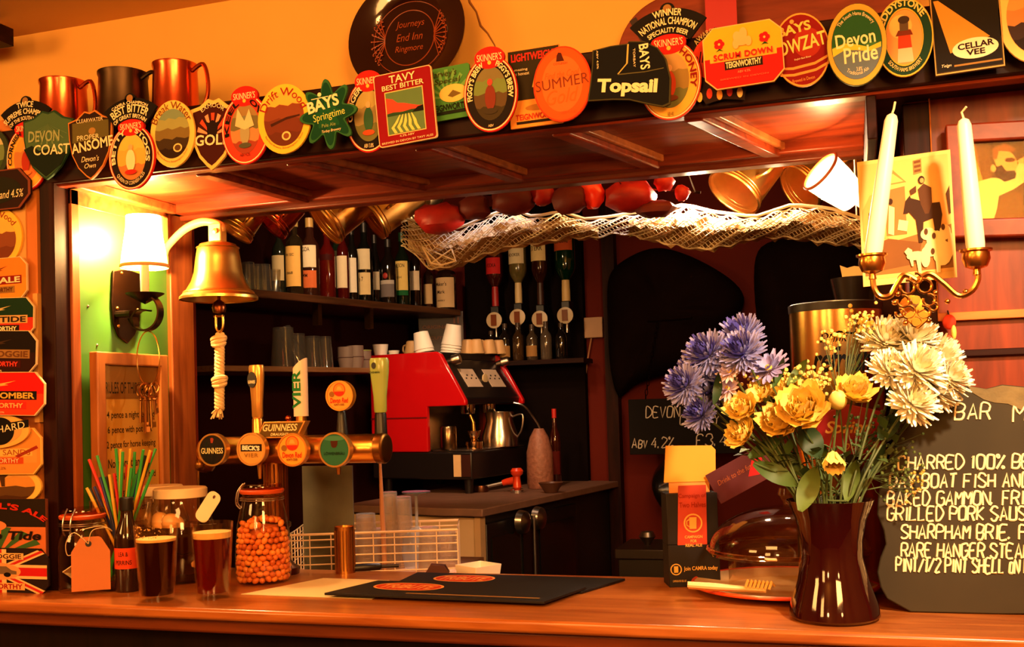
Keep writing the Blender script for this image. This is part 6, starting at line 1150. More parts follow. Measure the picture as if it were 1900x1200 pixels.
hang(746, 404, 60, 90, (.7, .7, .3), 'dull pewter tankard hanging fifth from the bell', metal((130, 110, 80), .35, 'dull_pewter'), 2.8)
hang(1360, 360, 108, 120, (.62, .75, .25), 'brass tankard hanging above the brightly lit net', HB, 2.62)
hang(1482, 352, 96, 120, (.80, .55, .25), 'brass tankard hanging just left of the right-hand lamp', HB, 2.62)
# fishing net
NET = pm((214, 196, 160), .8, var=.2, scale=40, name='net_cord')
top = [(742, 408), (800, 425), (850, 430), (900, 408), (945, 392), (990, 408), (1040, 398), (1085, 412), (1130, 408), (1175, 400), (1220, 398), (1270, 385), (1320, 398), (1400, 408), (1470, 385), (1540, 392), (1610, 415)]
bot = [(745, 450), (800, 500), (850, 490), (900, 470), (950, 455), (1000, 450), (1050, 440), (1100, 440), (1150, 432), (1190, 440), (1240, 452), (1300, 462), (1350, 455), (1400, 440), (1470, 440), (1540, 450), (1610, 455)]
YN = .84
def curve_at(L, px):
    for (a, b), (c, d) in zip(L, L[1:]):
        if a <= px <= c: return b + (d - b) * (px - a) / (c - a)
    return L[-1][1]
rnd = random.Random(8); NU, NV = 150, 16; G_ = []
for i in range(NU + 1):
    px = 744 + (1608 - 744) * i / NU; row = []
    for j in range(NV + 1):
        v = j / NV; py = curve_at(top, px) + (curve_at(bot, px) - curve_at(top, px)) * v
        y = YN - .09 + .22 * abs(v - .35) + .012 * sin(i * .5 + j * .7) + .01 * rnd.uniform(-1, 1) * 0
        p = onY(px, py, y); p.z += .003 * sin(i * .9 + j); row.append(p)
    G_.append(row)
net = M()
for j0 in range(-NU, NU + 1, 2):
    for sg in (1, -1):
        pts = []
        for s in range(0, NV + 1):
            i = j0 + s * 1 if sg > 0 else j0 + NV - s
            if 0 <= i <= NU: pts.append(G_[i][s])
        if len(pts) > 2: net.tube(pts, .0011, 4)
ed = M(); ed.tube([G_[i][NV] for i in range(NU + 1)], .0024, 5); ed.tube([G_[i][0] for i in range(NU + 1)], .0022, 5)
t = thing('fishing_net', 'pale fishing net draped under the canopy, glowing where the lamps light it', 'net', (0, YN, 1.8)); off = Matrix.Translation((0, -YN, -1.8))
net.v = [off @ V(p) for p in net.v]; ed.v = [off @ V(p) for p in ed.v]
net.build('mesh_cords', NET, t); ed.build('edge_ropes', NET, t)
# the net carries a bundled second layer of cloth-like folds
fo = M(); vs = []; fs = []
for i in range(0, NU + 1, 2):
    for j in range(0, NV + 1, 2): p = G_[i][j]; vs.append(off @ (p + V((0, .045 + .02 * sin(i * .37) * sin(j), .004 * sin(i * 1.3)))))
nj = NV // 2 + 1
for i in range(NU // 2):
    if 100 < (744 + (1608 - 744) * 2 * i / NU) - 1000 < 150: continue
    for j in range(nj - 1): a = i * nj + j; fs.append((a, a + 1, a + nj + 1, a + nj))
fo.add(vs, fs); fo.build('bundled_folds', pm((190, 150, 96), .9, var=.6, scale=55, bump=.8, name='bundled_net'), t)
q = [onY(a, b, YN - .05) for a, b in ((783, 458), (800, 488), (818, 492), (846, 484), (838, 462))]
m = M(); m.tube([off @ p for p in q], .0024, 5)
for a, b in ((0, 3), (1, 4), (0, 2)): m.tube([off @ q[a], off @ q[b]], .0018, 4)
m.build('loose_corner', NET, t)
m = M(); m.tube([off @ onY(px, curve_at(top, px) - 6, YN) for px in range(745, 1606, 20)], .004, 5); m.tube([off @ (onY(750, 405, YN) + V((0, 0, z))) for z in (0, .25)], .002, 4); m.tube([off @ (onY(1590, 408, YN) + V((0, 0, z))) for z in (0, .25)], .002, 4); m.build('hanging_line', NET, t)
# red ornaments caught above the net
RO = pm((150, 22, 14), .5, var=.5, scale=30, bump=.5, spec=.3, name='red_float'); DO = pm((84, 22, 14), .55, bump=.5, spec=.2, var=.4, scale=16, name='dark_red')
def lump(px, py, w, h, lab, mat_, seed, y=.72, facets=True):
    P = onY(px, py, y); k = mpp(P); rnd = random.Random(seed); m = M(); m.ball((0, 0, 0), (w / 2 * k, w / 2.6 * k, h / 2 * k), 9 if facets else 14, 6 if facets else 10)
    m.v = [p * rnd.uniform(.82, 1.12) for p in m.v]
    o = m.build('net_float', mat_, smooth=50); o.location = P; tag(o, lab, 'float', 'red floats above the net')
    return o
for i, a in enumerate(((815, 405, 100, 58, 'large red crumpled float at the left end above the net', RO), (880, 385, 70, 50, 'dark red float right of the large crumpled one above the net', DO), (955, 372, 90, 52, 'brownish red float above the first white-lit part of the net', DO), (1005, 362, 50, 44, 'small red float in the middle above the net', RO), (1060, 370, 70, 60, 'dull red float left of the glossy bright one above the net', DO), (1100, 358, 44, 60, 'glossy bright red float in the middle above the net', pm((224, 44, 20), .3, coat=.2, name='bright_float')), (1170, 365, 110, 58, 'wide red and orange float above the net, right of the glossy one', RO), (1215, 388, 90, 34, 'flat dark red float resting low on the net', DO), (1232, 338, 40, 36, 'small red float under the beam above the wide one', RO), (1266, 358, 30, 32, 'small round red float left of the right-hand brass tankards', RO))): lump(a[0], a[1], a[2], a[3], a[4], a[5], i)
t = thing('float_line', 'dark cord strung above the net that holds the red floats', 'cord', (0, .74, 1.9)); off2 = V((0, .74, 1.9)); m = M(); m.tube([onY(px, 368 + 6 * sin(px * .02) - (px - 780) * .03, .74) - off2 for px in range(740, 1320, 20)], .0035, 5)
for px in (760, 960, 1160, 1290): p = onY(px, 368 + 6 * sin(px * .02) - (px - 780) * .03, .74); m.tube([p - off2, p - off2 + V((0, -.16, zBm - p.z + .03))], .0015, 4)
m.build('cord', IRON, t)
# right-hand lamp
P = at(1522, 318, 1.98); k = mpp(P); a = (RT * .80 + UP * -.56 + FW * .22).normalized()
t = thing('wall_lamp', 'tilted lit lamp with white shade at the right end of the bar opening', 'lamp'); L = 84 * k; r0, r1 = 40 * k, 29 * k
aim(t, P, a)
M().shell([(r0, 0), (r0 * .9, L * .5), (r1, L)], 36).build('lamp_shade', shade_mat(2.6), t); m = M(); m.tube([(r0 * cos(x), r0 * sin(x), 0) for x in [2 * pi * i / 36 for i in range(36)]], .0028, 6, True); m.build('shade_trim', pm((170, 90, 40), .6, name='trim_brown'), t)
M().lathe([(.001, L * .25), (.014, L * .35), (.014, L * .55), (.006, L * .8), (.006, L + .04), (.001, L + .04)], 14).build('bulb', emit((255, 205, 130), 6, 'bulb'), t)
w_ = t.matrix_world @ V((0, 0, L + .03)); m = M(); m.tube([(0, 0, L + .03), t.matrix_world.inverted() @ V((XR + .004, w_.y + .03, w_.z - .02))], .006, 8); m.build('arm', OLDBRASS, t)
c = t.matrix_world @ V((0, 0, L * .42)); lamp('wall_lamp_light', 'POINT', c, 26, (1, .60, .24), .018)
# dark bucket with a cream napkin on the post
P = at(1588, 530, 2.3); k = mpp(P); t = thing('ice_bucket', 'black flared bucket with a cream napkin, above the metal drum', 'bucket', P - UP * (42 * k)); r = 42 * k; h = 56 * k
M().shell([(.001, 0), (r * .8, 0), (r * 1.05, h), (r * 1.0, h), (r * .75, .004), (.001, .004)], 30).build('body', pm((22, 16, 14), .3, coat=.3, name='bucket_black'), t)
o = M().prism([(-r * .4, h * .5), (-r * .6, h * 1.45), (-r * .3, h * 1.35), (.0, h * 1.4), (r * .7, h * 1.3), (r * .6, h * .5)], -.006, .006).build('napkin', pm((244, 206, 140), .7, name='napkin'), None); tag(o, 'cream napkin standing in the black flared bucket', 'napkin'); o.location = t.location
m = M(); m.tube([(r * .8, 0, h * .6), (onY(1618, 500, .46).x + .01 - t.location.x, .462 - t.location.y, h * .6)], .006, 8); m.build('bracket', IRON, t)

# ================================================================ right-hand wall: candles, hunting photograph, framed picture
YH = YW - .012
def card(px4, y, name, lab, cat, thick=.002):
    Q = [onY(a, b, y) for a, b in px4]; c = sum(Q, V()) / 4; t = thing(name, lab, cat, c); return t, [((q - c).x, (q - c).z) for q in Q]
SEP = [(232, 176, 92), (206, 146, 70), (110, 66, 28), (60, 34, 16), (246, 206, 130)]
t, q = card([(1590, 301), (1758, 285), (1776, 514), (1602, 532)], YH - .055, 'hunt_photograph', 'old sepia photograph of a mounted rider and pale hounds, tilted behind the candles', 'photograph')
# local unit frame of the card: u right, v up
o0, e_u, e_v = V((q[3][0], 0, q[3][1])), V((q[2][0] - q[3][0], 0, q[2][1] - q[3][1])), V((q[0][0] - q[3][0], 0, q[0][1] - q[3][1]))
def UVp(L): return [((o0 + e_u * u + e_v * v).x, (o0 + e_u * u + e_v * v).z) for u, v in L]
M().prism(UVp([(0, 0), (1, 0), (1, 1), (0, 1)]), 0, .003).build('print', ink(238, 190, 104), t)
m = M(); n = 0; mats = []
def shp(L, c):
    global n
    n += 1
    if c not in mats: mats.append(c)
    m.k = mats.index(c); m.prism(UVp(L), -.0002 - .0001 * n, -.0001 - .0001 * n)
def blob(u, v, w, h, c, k=14, rot=0): shp([(u + w / 2 * cos(a) * cos(rot) - h / 2 * sin(a) * sin(rot), v + w / 2 * cos(a) * sin(rot) + h / 2 * sin(a) * cos(rot)) for a in [2 * pi * i / k for i in range(k)]], c)
shp([(.03, .05), (.97, .05), (.97, .97), (.03, .97)], SEP[0]); shp([(.03, .3), (.4, .34), (.97, .42), (.97, .08), (.03, .08)], (150, 98, 44)); shp([(.03, .3), (.3, .36), (.65, .30), (.6, .14), (.03, .1)], (120, 74, 32)); shp([(.25, .78), (.38, .9), (.52, .79)], (180, 124, 60)); shp([(.28, .79), (.38, .87), (.49, .8)], SEP[0]); shp([(.03, .36), (.3, .36), (.3, .74), (.12, .72), (.03, .6)], (216, 156, 76)); shp([(.28, .38), (.5, .38), (.5, .76), (.28, .74)], (160, 108, 52)); shp([(.6, .84), (.69, .85), (.69, .96), (.6, .95)], (170, 118, 58))
for i in range(3): shp([(.61, .855 + .035 * i), (.68, .86 + .035 * i), (.68, .88 + .035 * i), (.61, .875 + .035 * i)], (110, 66, 30))
D_ = (58, 34, 18); D2 = (84, 50, 24); LT = (246, 212, 140)
shp([(.06, .34), (.1, .3), (.22, .34), (.27, .6), (.2, .66), (.1, .58)], D2); blob(.16, .66, .06, .06, D_); shp([(.3, .4), (.36, .38), (.38, .6), (.32, .62)], LT); blob(.34, .65, .05, .05, D_); shp([(.4, .42), (.5, .4), (.52, .48), (.42, .5)], LT)
shp([(.5, .58), (.55, .66), (.62, .64), (.74, .6), (.86, .6), (.88, .5), (.84, .34), (.8, .34), (.78, .48), (.68, .46), (.66, .3), (.62, .3), (.6, .48), (.56, .52)], D_); shp([(.47, .54), (.5, .64), (.55, .68), (.58, .6), (.52, .54)], D_); shp([(.66, .6), (.64, .72), (.7, .76), (.78, .72), (.78, .6), (.74, .52), (.7, .52)], D2); blob(.68, .79, .07, .065, D_); blob(.685, .785, .045, .04, (200, 140, 76)); shp([(.62, .7), (.56, .68), (.55, .72), (.62, .75)], D2); shp([(.95, .5), (.97, .5), (.97, .72), (.93, .66)], D2)
for u, v, w, h in ((.72, .36, .16, .1), (.8, .3, .2, .16), (.9, .36, .12, .12), (.74, .24, .14, .12), (.86, .2, .2, .2), (.58, .2, .2, .07), (.95, .26, .06, .2), (.68, .18, .1, .16)): blob(u, v, w, h, LT)
for L in ([(.46, .24), (.5, .27), (.54, .25), (.56, .18), (.52, .17)], [(.58, .18), (.6, .06), (.63, .06), (.63, .18)], [(.51, .18), (.53, .12), (.55, .12), (.55, .19)], [(.78, .2), (.79, .05), (.83, .05), (.84, .2)]): shp(L, LT)
for u, v in ((.7, .38), (.78, .34), (.88, .4), (.76, .22)): blob(u, v, .04, .05, D2)
m.build('picture', [ink(*c) for c in mats], t)
# framed picture at the right edge
t, q = card([(1782, 266), (1990, 252), (1990, 402), (1789, 408)], YH - .012, 'framed_photograph', 'dark wood framed sepia photograph of a bearded man in white raising a drink', 'picture')
o0, e_u, e_v = V((q[3][0], 0, q[3][1])), V((q[2][0] - q[3][0], 0, q[2][1] - q[3][1])), V((q[0][0] - q[3][0], 0, q[0][1] - q[3][1]))
M().band(UVp([(-.14, -.24), (1.14, -.24), (1.14, 1.24), (-.14, 1.24)]), UVp([(0, 0), (1, 0), (1, 1), (0, 1)]), -.012, .012).build('frame', wood((96, 30, 12), (130, 48, 20), (14, 14, 14), name='picture_frame'), t, .003)
m = M(); n = 0; mats = []
M().prism(UVp([(-.02, -.02), (1.02, -.02), (1.02, 1.02), (-.02, 1.02)]), .004, .008).build('print', ink(120, 78, 22), t)
n = -35; shp([(.02, .0), (.16, .0), (.3, .0), (.2, .4), (.14, 1), (.0, 1)], (170, 110, 30)); shp([(.16, .0), (.22, .0), (.2, .5), (.1, 1), (.04, 1), (.12, .5)], (216, 150, 50)); shp([(.3, .0), (1, 0), (1, 1), (.28, 1)], (96, 66, 18))
W1 = (246, 204, 120); W2 = (226, 170, 88)
shp([(.06, .2), (.06, .36), (.16, .5), (.28, .54), (.4, .52), (.55, .62), (.66, .62), (.62, .5), (.48, .38), (.34, .3), (.3, .0), (.18, .0), (.14, .16)], W1); shp([(.28, .0), (.36, .3), (.5, .36), (.56, .3), (.56, .0)], (120, 80, 24)); blob(.42, .74, .2, .36, W2, 20, .3); shp([(.3, .66), (.32, .56), (.4, .48), (.5, .52), (.52, .62), (.42, .62), (.38, .7)], (70, 36, 14)); shp([(.3, .78), (.3, .92), (.42, .98), (.52, .9), (.5, .86), (.36, .88), (.34, .78)], (150, 92, 34)); blob(.46, .76, .1, .06, (100, 56, 22), 12); blob(.3, .66, .05, .1, W2, 10)
shp([(.5, .6), (.54, .72), (.62, .7), (.66, .58), (.6, .5)], W1); shp([(.52, .74), (.6, .8), (.64, .76), (.56, .7)], W2)
blob(.76, .9, .14, .26, W1, 16); blob(.82, .62, .26, .4, W1, 18); blob(.8, .4, .26, .3, W2, 18); blob(.78, .16, .3, .2, W1, 18); blob(.74, .3, .1, .2, W2, 12); blob(.86, .3, .12, .16, (170, 110, 50), 12)
m.build('picture', [ink(*c) for c in mats], t)
M().prism(UVp([(0, 0), (1, 0), (1, 1), (0, 1)]), -.0015, -.0008).build('pane', glass((255, 250, 235), .05, 'pane_glass'), t)
# candelabra
YC = .085; CB_ = onY(1700, 545, YC); k = mpp(CB_)
t = thing('candle_sconce', 'ornate two-armed brass candle sconce on the dark stile, before the hunting photograph', 'candle holder', CB_)
def LC(px, py, y=YC): p = onY(px, py, y); return p - CB_
CBR = metal((206, 140, 62), .26, 'sconce_brass')
for pts in ([(1700, 520), (1678, 510), (1664, 528), (1652, 548), (1634, 550), (1622, 535), (1619, 512)], [(1700, 522), (1724, 508), (1750, 525), (1778, 548), (1802, 540), (1814, 520), (1814, 498)]):
    m = M(); m.tube(spline([LC(a, b) for a, b in pts], 8), .0046, 8); m.build('arm', CBR, t)
for px, py in ((1618, 487), (1811, 478)):
    c = LC(px, py); m = M(); m.lathe([(.001, -.03), (.006, -.026), (.005, -.018), (.016, -.014), (.021, -.002), (.0195, .008), (.024, .010), (.024, .013), (.017, .013), (.015, -.004), (.001, -.005)], 26, c); m.build('candle_cup', CBR, t)
m = M()
for dx, dz, r in ((-16, 22, 13), (16, 24, 13), (-24, -4, 11), (24, -2, 11), (-14, -24, 12), (14, -24, 12), (0, -42, 9), (-30, -26, 8), (32, -14, 8), (0, 38, 10)):
    c = LC(1700 + dx, 555 - dz); m.tube([c + V((r * k * cos(a) * (1 - .06 * i_ / 4), -.004, r * k * sin(a))) for i_, a in enumerate([radians(-200 + 34 * i) for i in range(10)])], .0024, 6)
for dx, dz in ((-34, 10), (36, 12), (-20, -44), (22, -40), (-40, -6), (58, -4), (92, 14)): m.ball(LC(1700 + dx, 555 - dz), .0045, 10, 8)
m.build('scrollwork', CBR, t)
m = M(); c = LC(1702, 590); m.prism([(c.x + x * k, c.z + z * k) for x, z in ((0, -22), (-18, -6), (-22, 8), (-12, 16), (0, 10), (12, 16), (22, 8), (18, -6))], -.006, 0); m.build('heart_plate', CBR, t, .002)
m = M(); m.tube([LC(1700, 556), V((0, YH - YC + .003, LC(1700, 556).z)) + V((LC(1700, 556).x, 0, 0))], .007, 8); m.lathe([(.02, 0), (.02, .004), (.001, .005)], 16, V((LC(1700, 556).x, YH - YC + .0025, LC(1700, 556).z)), Matrix.Rotation(radians(90), 3, 'X')); m.build('wall_rose', CBR, t)
WX = pm((250, 226, 180), .45, trans=.0, var=.05, name='candle_wax')
for (bx, by), (tx, ty), wk, lab in (((1618, 486), (1655, 213), [(0, 0), (.5, .4), (.7, 1)], 'cream candle leaning right in the left cup of the brass sconce'), ((1812, 478), (1788, 222), [(0, 0), (-.2, .5), (.6, .8)], 'cream candle leaning left in the right cup of the brass sconce')):
    a, b = onY(bx, by, YC), onY(tx, ty, YC - .01); d = b - a; L = d.length
    t = thing('candle', lab, 'candle', a); r = 16.5 * k; aim(t, a + d.normalized() * .002, d)
    M().lathe([(.012, 0), (r, .02), (r * .97, L * .3), (r * .74, L * .95), (r * .55, L * .985), (r * .2, L), (.001, L)], 26).build('wax_body', WX, t)
    m = M(); m.tube([(p * .012, 0, L + q_ * .02) for p, q_ in wk], .0018, 6); m.build('wick', pm((236, 200, 140), .8, name='wick'), t)
# small red and yellow ornament on the panel
P = onY(1762, 615, YW - .03); k2 = mpp(P); t = thing('hanging_ornament', 'small red and yellow cloth ornament hanging on the panel above the slate', 'ornament', P)
m = M(); m.ball((0, 0, 18 * k2), (12 * k2, 9 * k2, 14 * k2), 12, 8); m.build('head', pm((226, 60, 30), .6, name='red_cloth'), t); m = M(); m.ball((-.002, 0, -18 * k2), (12 * k2, 8 * k2, 12 * k2), 12, 8); m.build('tail', pm((216, 70, 30), .6, name='red_cloth'), t); m = M(); m.ball((.006, -.004, -2 * k2), (5 * k2, 6 * k2, 14 * k2), 10, 8); m.build('middle', pm((226, 190, 80), .6, name='yellow_cloth'), t); m = M(); m.tube([(0, 0, 28 * k2), (0, .02, 40 * k2)], .0015, 5); m.build('loop', IRON, t)

# ================================================================ slate menu
SB = onZ(1760, 1138, CZ); k = mpp(SB); tl = radians(-6)
t = thing('slate_menu', 'large rough-edged slate with chalked bar menu leaning at the right end of the counter', 'chalkboard', SB + V((0, 0, .001)), (tl, 0, radians(2)))
Rm = Matrix.Rotation(radians(2), 3, 'Z') @ Matrix.Rotation(tl, 3, 'X'); nrm = Rm @ V((0, 1, 0)); Ri = Rm.transposed()
def LS(px, py): p = Ri @ (onP(px, py, SB, nrm) - SB); return (p.x, p.z)
out_ = [(1646, 1112), (1690, 1139), (1730, 1141), (1800, 1140), (1860, 1142), (1930, 1140), (2040, 1138), (2060, 1100), (2050, 900), (2060, 760), (2040, 714), (1960, 712), (1900, 718), (1860, 714), (1830, 722), (1795, 716), (1760, 724), (1720, 736), (1690, 752), (1668, 790), (1655, 840), (1640, 872), (1630, 920), (1628, 955), (1640, 985), (1644, 1010), (1634, 1035), (1628, 1062), (1634, 1090)]
P_ = [LS(a, b) for a, b in out_]; mz = min(z for x, z in P_); P_ = [(x, max(z, 0)) for x, z in P_]
M().prism(P_, 0, .014).build('slate', pm((56, 48, 30), .75, var=.35, scale=6, bump=.4, spec=.2, name='slate'), t, .002)
e = [LS(a, b) for a, b in ((1795, 717), (1830, 723), (1860, 716), (1900, 720), (1960, 714), (2040, 716), (2040, 748), (1960, 752), (1920, 762), (1900, 764), (1870, 750), (1845, 748), (1825, 742), (1805, 730))]
M().prism(e, -.0012, .002).build('chipped_edge', pm((110, 92, 50), .8, var=.5, scale=40, bump=.9, name='chipped_slate'), t)
m = M(); CK2 = pm((250, 226, 170), .9, name='chalk_cream')
def sl_line(txt, px, py, hpx, wpx):
    x, z = LS(px, py); h = hpx * k; cnt_ = sum((.74 if c.islower() else 1) * (.55 if c in ' ,.I1' else 1) for c in txt); chalk(m, txt, x, z, h, .0019, adv=wpx * k / cnt_, y=-.0008, slope=0)
sl_line('BAR', 1772, 780, 30, 66); sl_line('MENU', 1880, 783, 30, 110)
for txt, px, py, w in (('CHARRED 100% BEEF BURGER', 1666, 872, 380), ('DAY BOAT FISH AND CHIPS', 1650, 906, 330), ('BAKED GAMMON, FRIED EGG', 1646, 938, 330), ('GRILLED PORK SAUSAGE, MASH', 1646, 966, 370), ('SHARPHAM BRIE, PICKED', 1672, 1000, 290), ('RARE HANGER STEAK', 1672, 1034, 225), ('PINT/1/2 PINT SHELL oN PRAWNS', 1662, 1061, 290)):
    sl_line(txt, px, py, 25, w)
m.build('chalk_writing', CK2, t)

# ================================================================ papers and mats on the counter
def flat(pts, z0, z1, name, lab, cat, mat_):
    Q = [onZ(a, b, CZ) for a, b in pts]; c = sum(Q, V()) / len(Q); t = thing(name, lab, cat, (c.x, c.y, CZ + z0)); M().slab([(q.x - c.x, q.y - c.y) for q in Q], 0, z1 - z0).build('sheet', mat_, t, .0006 if z1 - z0 > .002 else 0); return t, c, [(q - c) for q in Q]
flat([(447, 1103), (690, 1112), (735, 1090), (722, 1077), (600, 1073)], .0005, .0011, 'paper_sheet', 'cream sheet of paper lying between the nut jar and the black mats', 'paper', pm((246, 220, 160), .7, var=.04, name='paper'))
MAT_ = pm((24, 20, 20), .55, spec=.25, name='mat_black')
for i, (pts, z0, lab) in enumerate((([(725, 1090), (1080, 1102), (1160, 1078), (775, 1066)], .0012, 'black bar mat with red oval logo, the farther of the two on the counter'), ([(602, 1110), (1010, 1127), (1088, 1099), (702, 1086)], .0062, 'black bar mat with red oval logo, the nearer of the two on the counter'))):
    t, c, Q = flat(pts, z0, z0 + .0045, 'bar_mat', lab, 'bar mat', MAT_); A, B_, C_, D_ = Q
    ex = (B_ - A).normalized(); ey = (D_ - A) - ex * (D_ - A).dot(ex); hy = ey.length; ey.normalize(); W_ = (B_ - A).length; top_ = .0047
    m = M(); o = A + ex * W_ * .30 + ey * hy * .62; L = W_ * .22; H2 = hy * .26
    def mp_(u, v, z=top_): p = o + ex * u + ey * v; return (p.x, p.y, z)
    ovl = [mp_((L * .75) * (1 if cos(a) > 0 else -1) * abs(cos(a)) ** .7 + 0, H2 * sin(a)) for a in [2 * pi * j / 40 for j in range(40)]]
    m.k = 0; m.add(ovl, [tuple(range(40))]); ov2 = [mp_(L * .70 * (1 if cos(a) > 0 else -1) * abs(cos(a)) ** .7, H2 * .86 * sin(a), top_ + .0001) for a in [2 * pi * j / 40 for j in range(40)]]; m.k = 1; m.add(ov2, [tuple(range(40))])
    v2, f2 = text2d('TRIBUTE', .03, .2); m.k = 0; m.add([mp_(a * L * 1.15, (b - .5) * H2 * 1.0, top_ + .0002) for a, b in v2], f2)
    m.k = 2; o = A + ex * W_ * .66 + ey * hy * .18; m.add([mp_(-W_ * .3, -.004), mp_(W_ * .3, -.004), mp_(W_ * .3, .004), mp_(-W_ * .3, .004)], [(0, 1, 2, 3)])
    m.build('printed_logo', [ink(226, 150, 80), ink(196, 60, 30), ink(150, 110, 60)], t)

# ================================================================ leaflet box
P = onZ(1290, 1088, CZ); k = mpp(P)
t = thing('leaflet_holder', 'black card leaflet holder with red panel and plain orange card behind', 'leaflet holder', P, (0, 0, radians(20)))
zz = lambda py: zat(P, 1290, py) - CZ
w = 96 * k; m = M(); m.box((-w / 2, 0, 0), (w / 2, .06, zz(1010))); m.box((-w / 2, .004, zz(1010)), (w / 2, .06, zz(915))); KB = pm((24, 18, 16), .5, spec=.25, name='card_black'); m.build('box', KB, t, .001)
M().prism([(-w * .32, zz(1028)), (w * .26, zz(1028)), (w * .28, zz(900)), (-w * .26, zz(900))], .0005, .0035).build('red_panel', pm((190, 56, 24), .45, var=.4, scale=22, name='red_card'), t)
m = M(); m.text('Campaign of', .0, zz(920), w * .54, .010, -.0004, bold=.01); m.text('Two Halves', .0, zz(936), w * .52, .010, -.0004, bold=.01); m.build('heading', ink(150, 40, 24), t)
m = M(); R_ = .018; z0 = zz(970); m.band(ell(R_ * 2, R_ * 2, 26, 0, z0), ell(R_ * 1.7, R_ * 1.7, 26, 0, z0), -.0006, .0003); m.prism([(-.007, z0 - .011), (.006, z0 - .011), (.007, z0 + .011), (-.007, z0 + .011)], -.0006, .0003); m.tube([(-.007, -.0003, z0 + .007), (-.012, -.0003, z0 + .004), (-.012, -.0003, z0 - .004), (-.007, -.0003, z0 - .007)], .0012, 5)
for i, s_ in enumerate(('CAMPAIGN', 'FOR', 'REAL ALE')): m.text(s_, 0, z0 - .026 - .008 * i, (.034, .012, .032)[i], .0055, -.0006, bold=.02)
m.build('emblem', ink(240, 180, 90), t)
m = M(); z0 = zz(1055); m.band(ell(.022, .022, 22, -w * .36, z0), ell(.018, .018, 22, -w * .36, z0), -.0008, .0); m.prism([(-w * .36 - .004, z0 - .006), (-w * .36 + .004, z0 - .006), (-w * .36 + .004, z0 + .006), (-w * .36 - .004, z0 + .006)], -.0008, 0); m.text('Join CAMRA today', w * .12, z0, w * .66, .010, -.0008, bold=.01); m.text('CAMPAIGN FOR REAL ALE', -w * .3, z0 - .022, w * .26, .004, -.0008); m.build('lettering', ink(226, 180, 90), t)
o = M().prism([(-w * .50, zz(895)), (w * .52, zz(895)), (w * .54, zz(836)), (w * .46, zz(828)), (-w * .44, zz(826))], .022, .0235).build('orange_card', pm((248, 164, 40), .6, var=.03, name='orange_card')); tag(o, 'plain orange card sticking up from the black leaflet holder', 'card'); o.location = P; o.rotation_euler = (0, 0, radians(20))
o = M().prism([(-w * .4, zz(920)), (w * .40, zz(920)), (w * .40, zz(892)), (-w * .40, zz(892))], .024, .0255).build('lower_card', pm((240, 150, 60), .6, name='card_low')); tag(o, 'second orange card lower inside the black leaflet holder', 'card'); o.location = P; o.rotation_euler = (0, 0, radians(20))
c = onP(1375, 880, P + V((.05, .03, 0)), FH); k = mpp(c)
t = thing('tilted_leaflet', 'dark red printed leaflet tilted out of the black holder to the right', 'leaflet', c, (0, radians(-27), radians(16)))
M().prism(rect(118 * k, 60 * k), 0, .0012).build('sheet', pm((84, 18, 18), .45, name='maroon_card'), t); m = M(); m.text('Drink to the future', -.004, .006, 84 * k, .010, -.0006, shear=.2); m.build('lettering', ink(170, 90, 50), t)
M().prism([(10 * k, -10 * k), (30 * k, -16 * k), (50 * k, 10 * k), (30 * k, 14 * k)], -.0006, 0).build('red_flash', ink(200, 40, 40), t)

# ================================================================ cake stand, plate, tongs
P = onZ(1459, 1097, CZ); P.y = .215; P.x = onY(1459, 1097, .215).x; k = mpp(P); rp = 150 * k
PL = onZ(1456, 1096, CZ); k = mpp(PL); rp = 172 * k; PL.z = CZ + .0006
if PL.y + rp > .45: PL = PL + V((0, .448 - rp - PL.y, 0)) if False else PL
t = thing('serving_plate', 'white serving plate with orange-red rim before the glass cake cover', 'plate', PL)
M().lathe([(.001, 0), (rp * .62, 0), (rp * .7, .004), (rp * .97, .014), (rp * .96, .017), (rp * .68, .008), (.001, .007)], 56).build('dish', pm((226, 190, 140), .3, coat=.4, var=.2, scale=9, name='plate_glaze'), t)
m = M(); m.tube([(rp * .975 * cos(a), rp * .975 * sin(a), .0155) for a in [2 * pi * i / 64 for i in range(64)]], .0035, 8, True); m.build('rim', pm((226, 70, 20), .3, coat=.4, name='orange_rim'), t)
# glass cake cover on a low glass ring
rd = 150 * k; zr0 = zat(PL, 1480, 1026) - CZ - .0006; zt_ = zat(PL, 1480, 918) - CZ
PC = PL + V((.01, .0, .0075))
t = thing('cake_cover', 'clear glass cake dome with thick rim standing over the white plate', 'cake dome', PC)
DG = glass((248, 232, 208), 1.0, 'dome_glass')
M().shell([(rd * .74, .001), (rd * .74, zr0 - .010), (rd * .97, zr0 - .006), (rd, zr0)], 56).build('lower_ring', DG, t)
n_ = 14; M().shell([(rd * .96 * cos(pi / 2 * i / n_), zr0 + .004 + (zt_ - zr0 - .03) * sin(pi / 2 * i / n_)) for i in range(n_)] + [(.012, zt_ - .026)], 56).build('dome', DG, t)
m = M(); m.tube([(rd * .98 * cos(a), rd * .98 * sin(a), zr0 + .003) for a in [2 * pi * i / 64 for i in range(64)]], .0042, 8, True); m.build('rim', glass((250, 226, 190), 1.2, 'rim_glass'), t)
M().lathe([(.008, zt_ - .028), (.008, zt_ - .018), (.018, zt_ - .006), (.014, zt_ + .006), (.001, zt_ + .01)], 20).build('knob', DG, t)
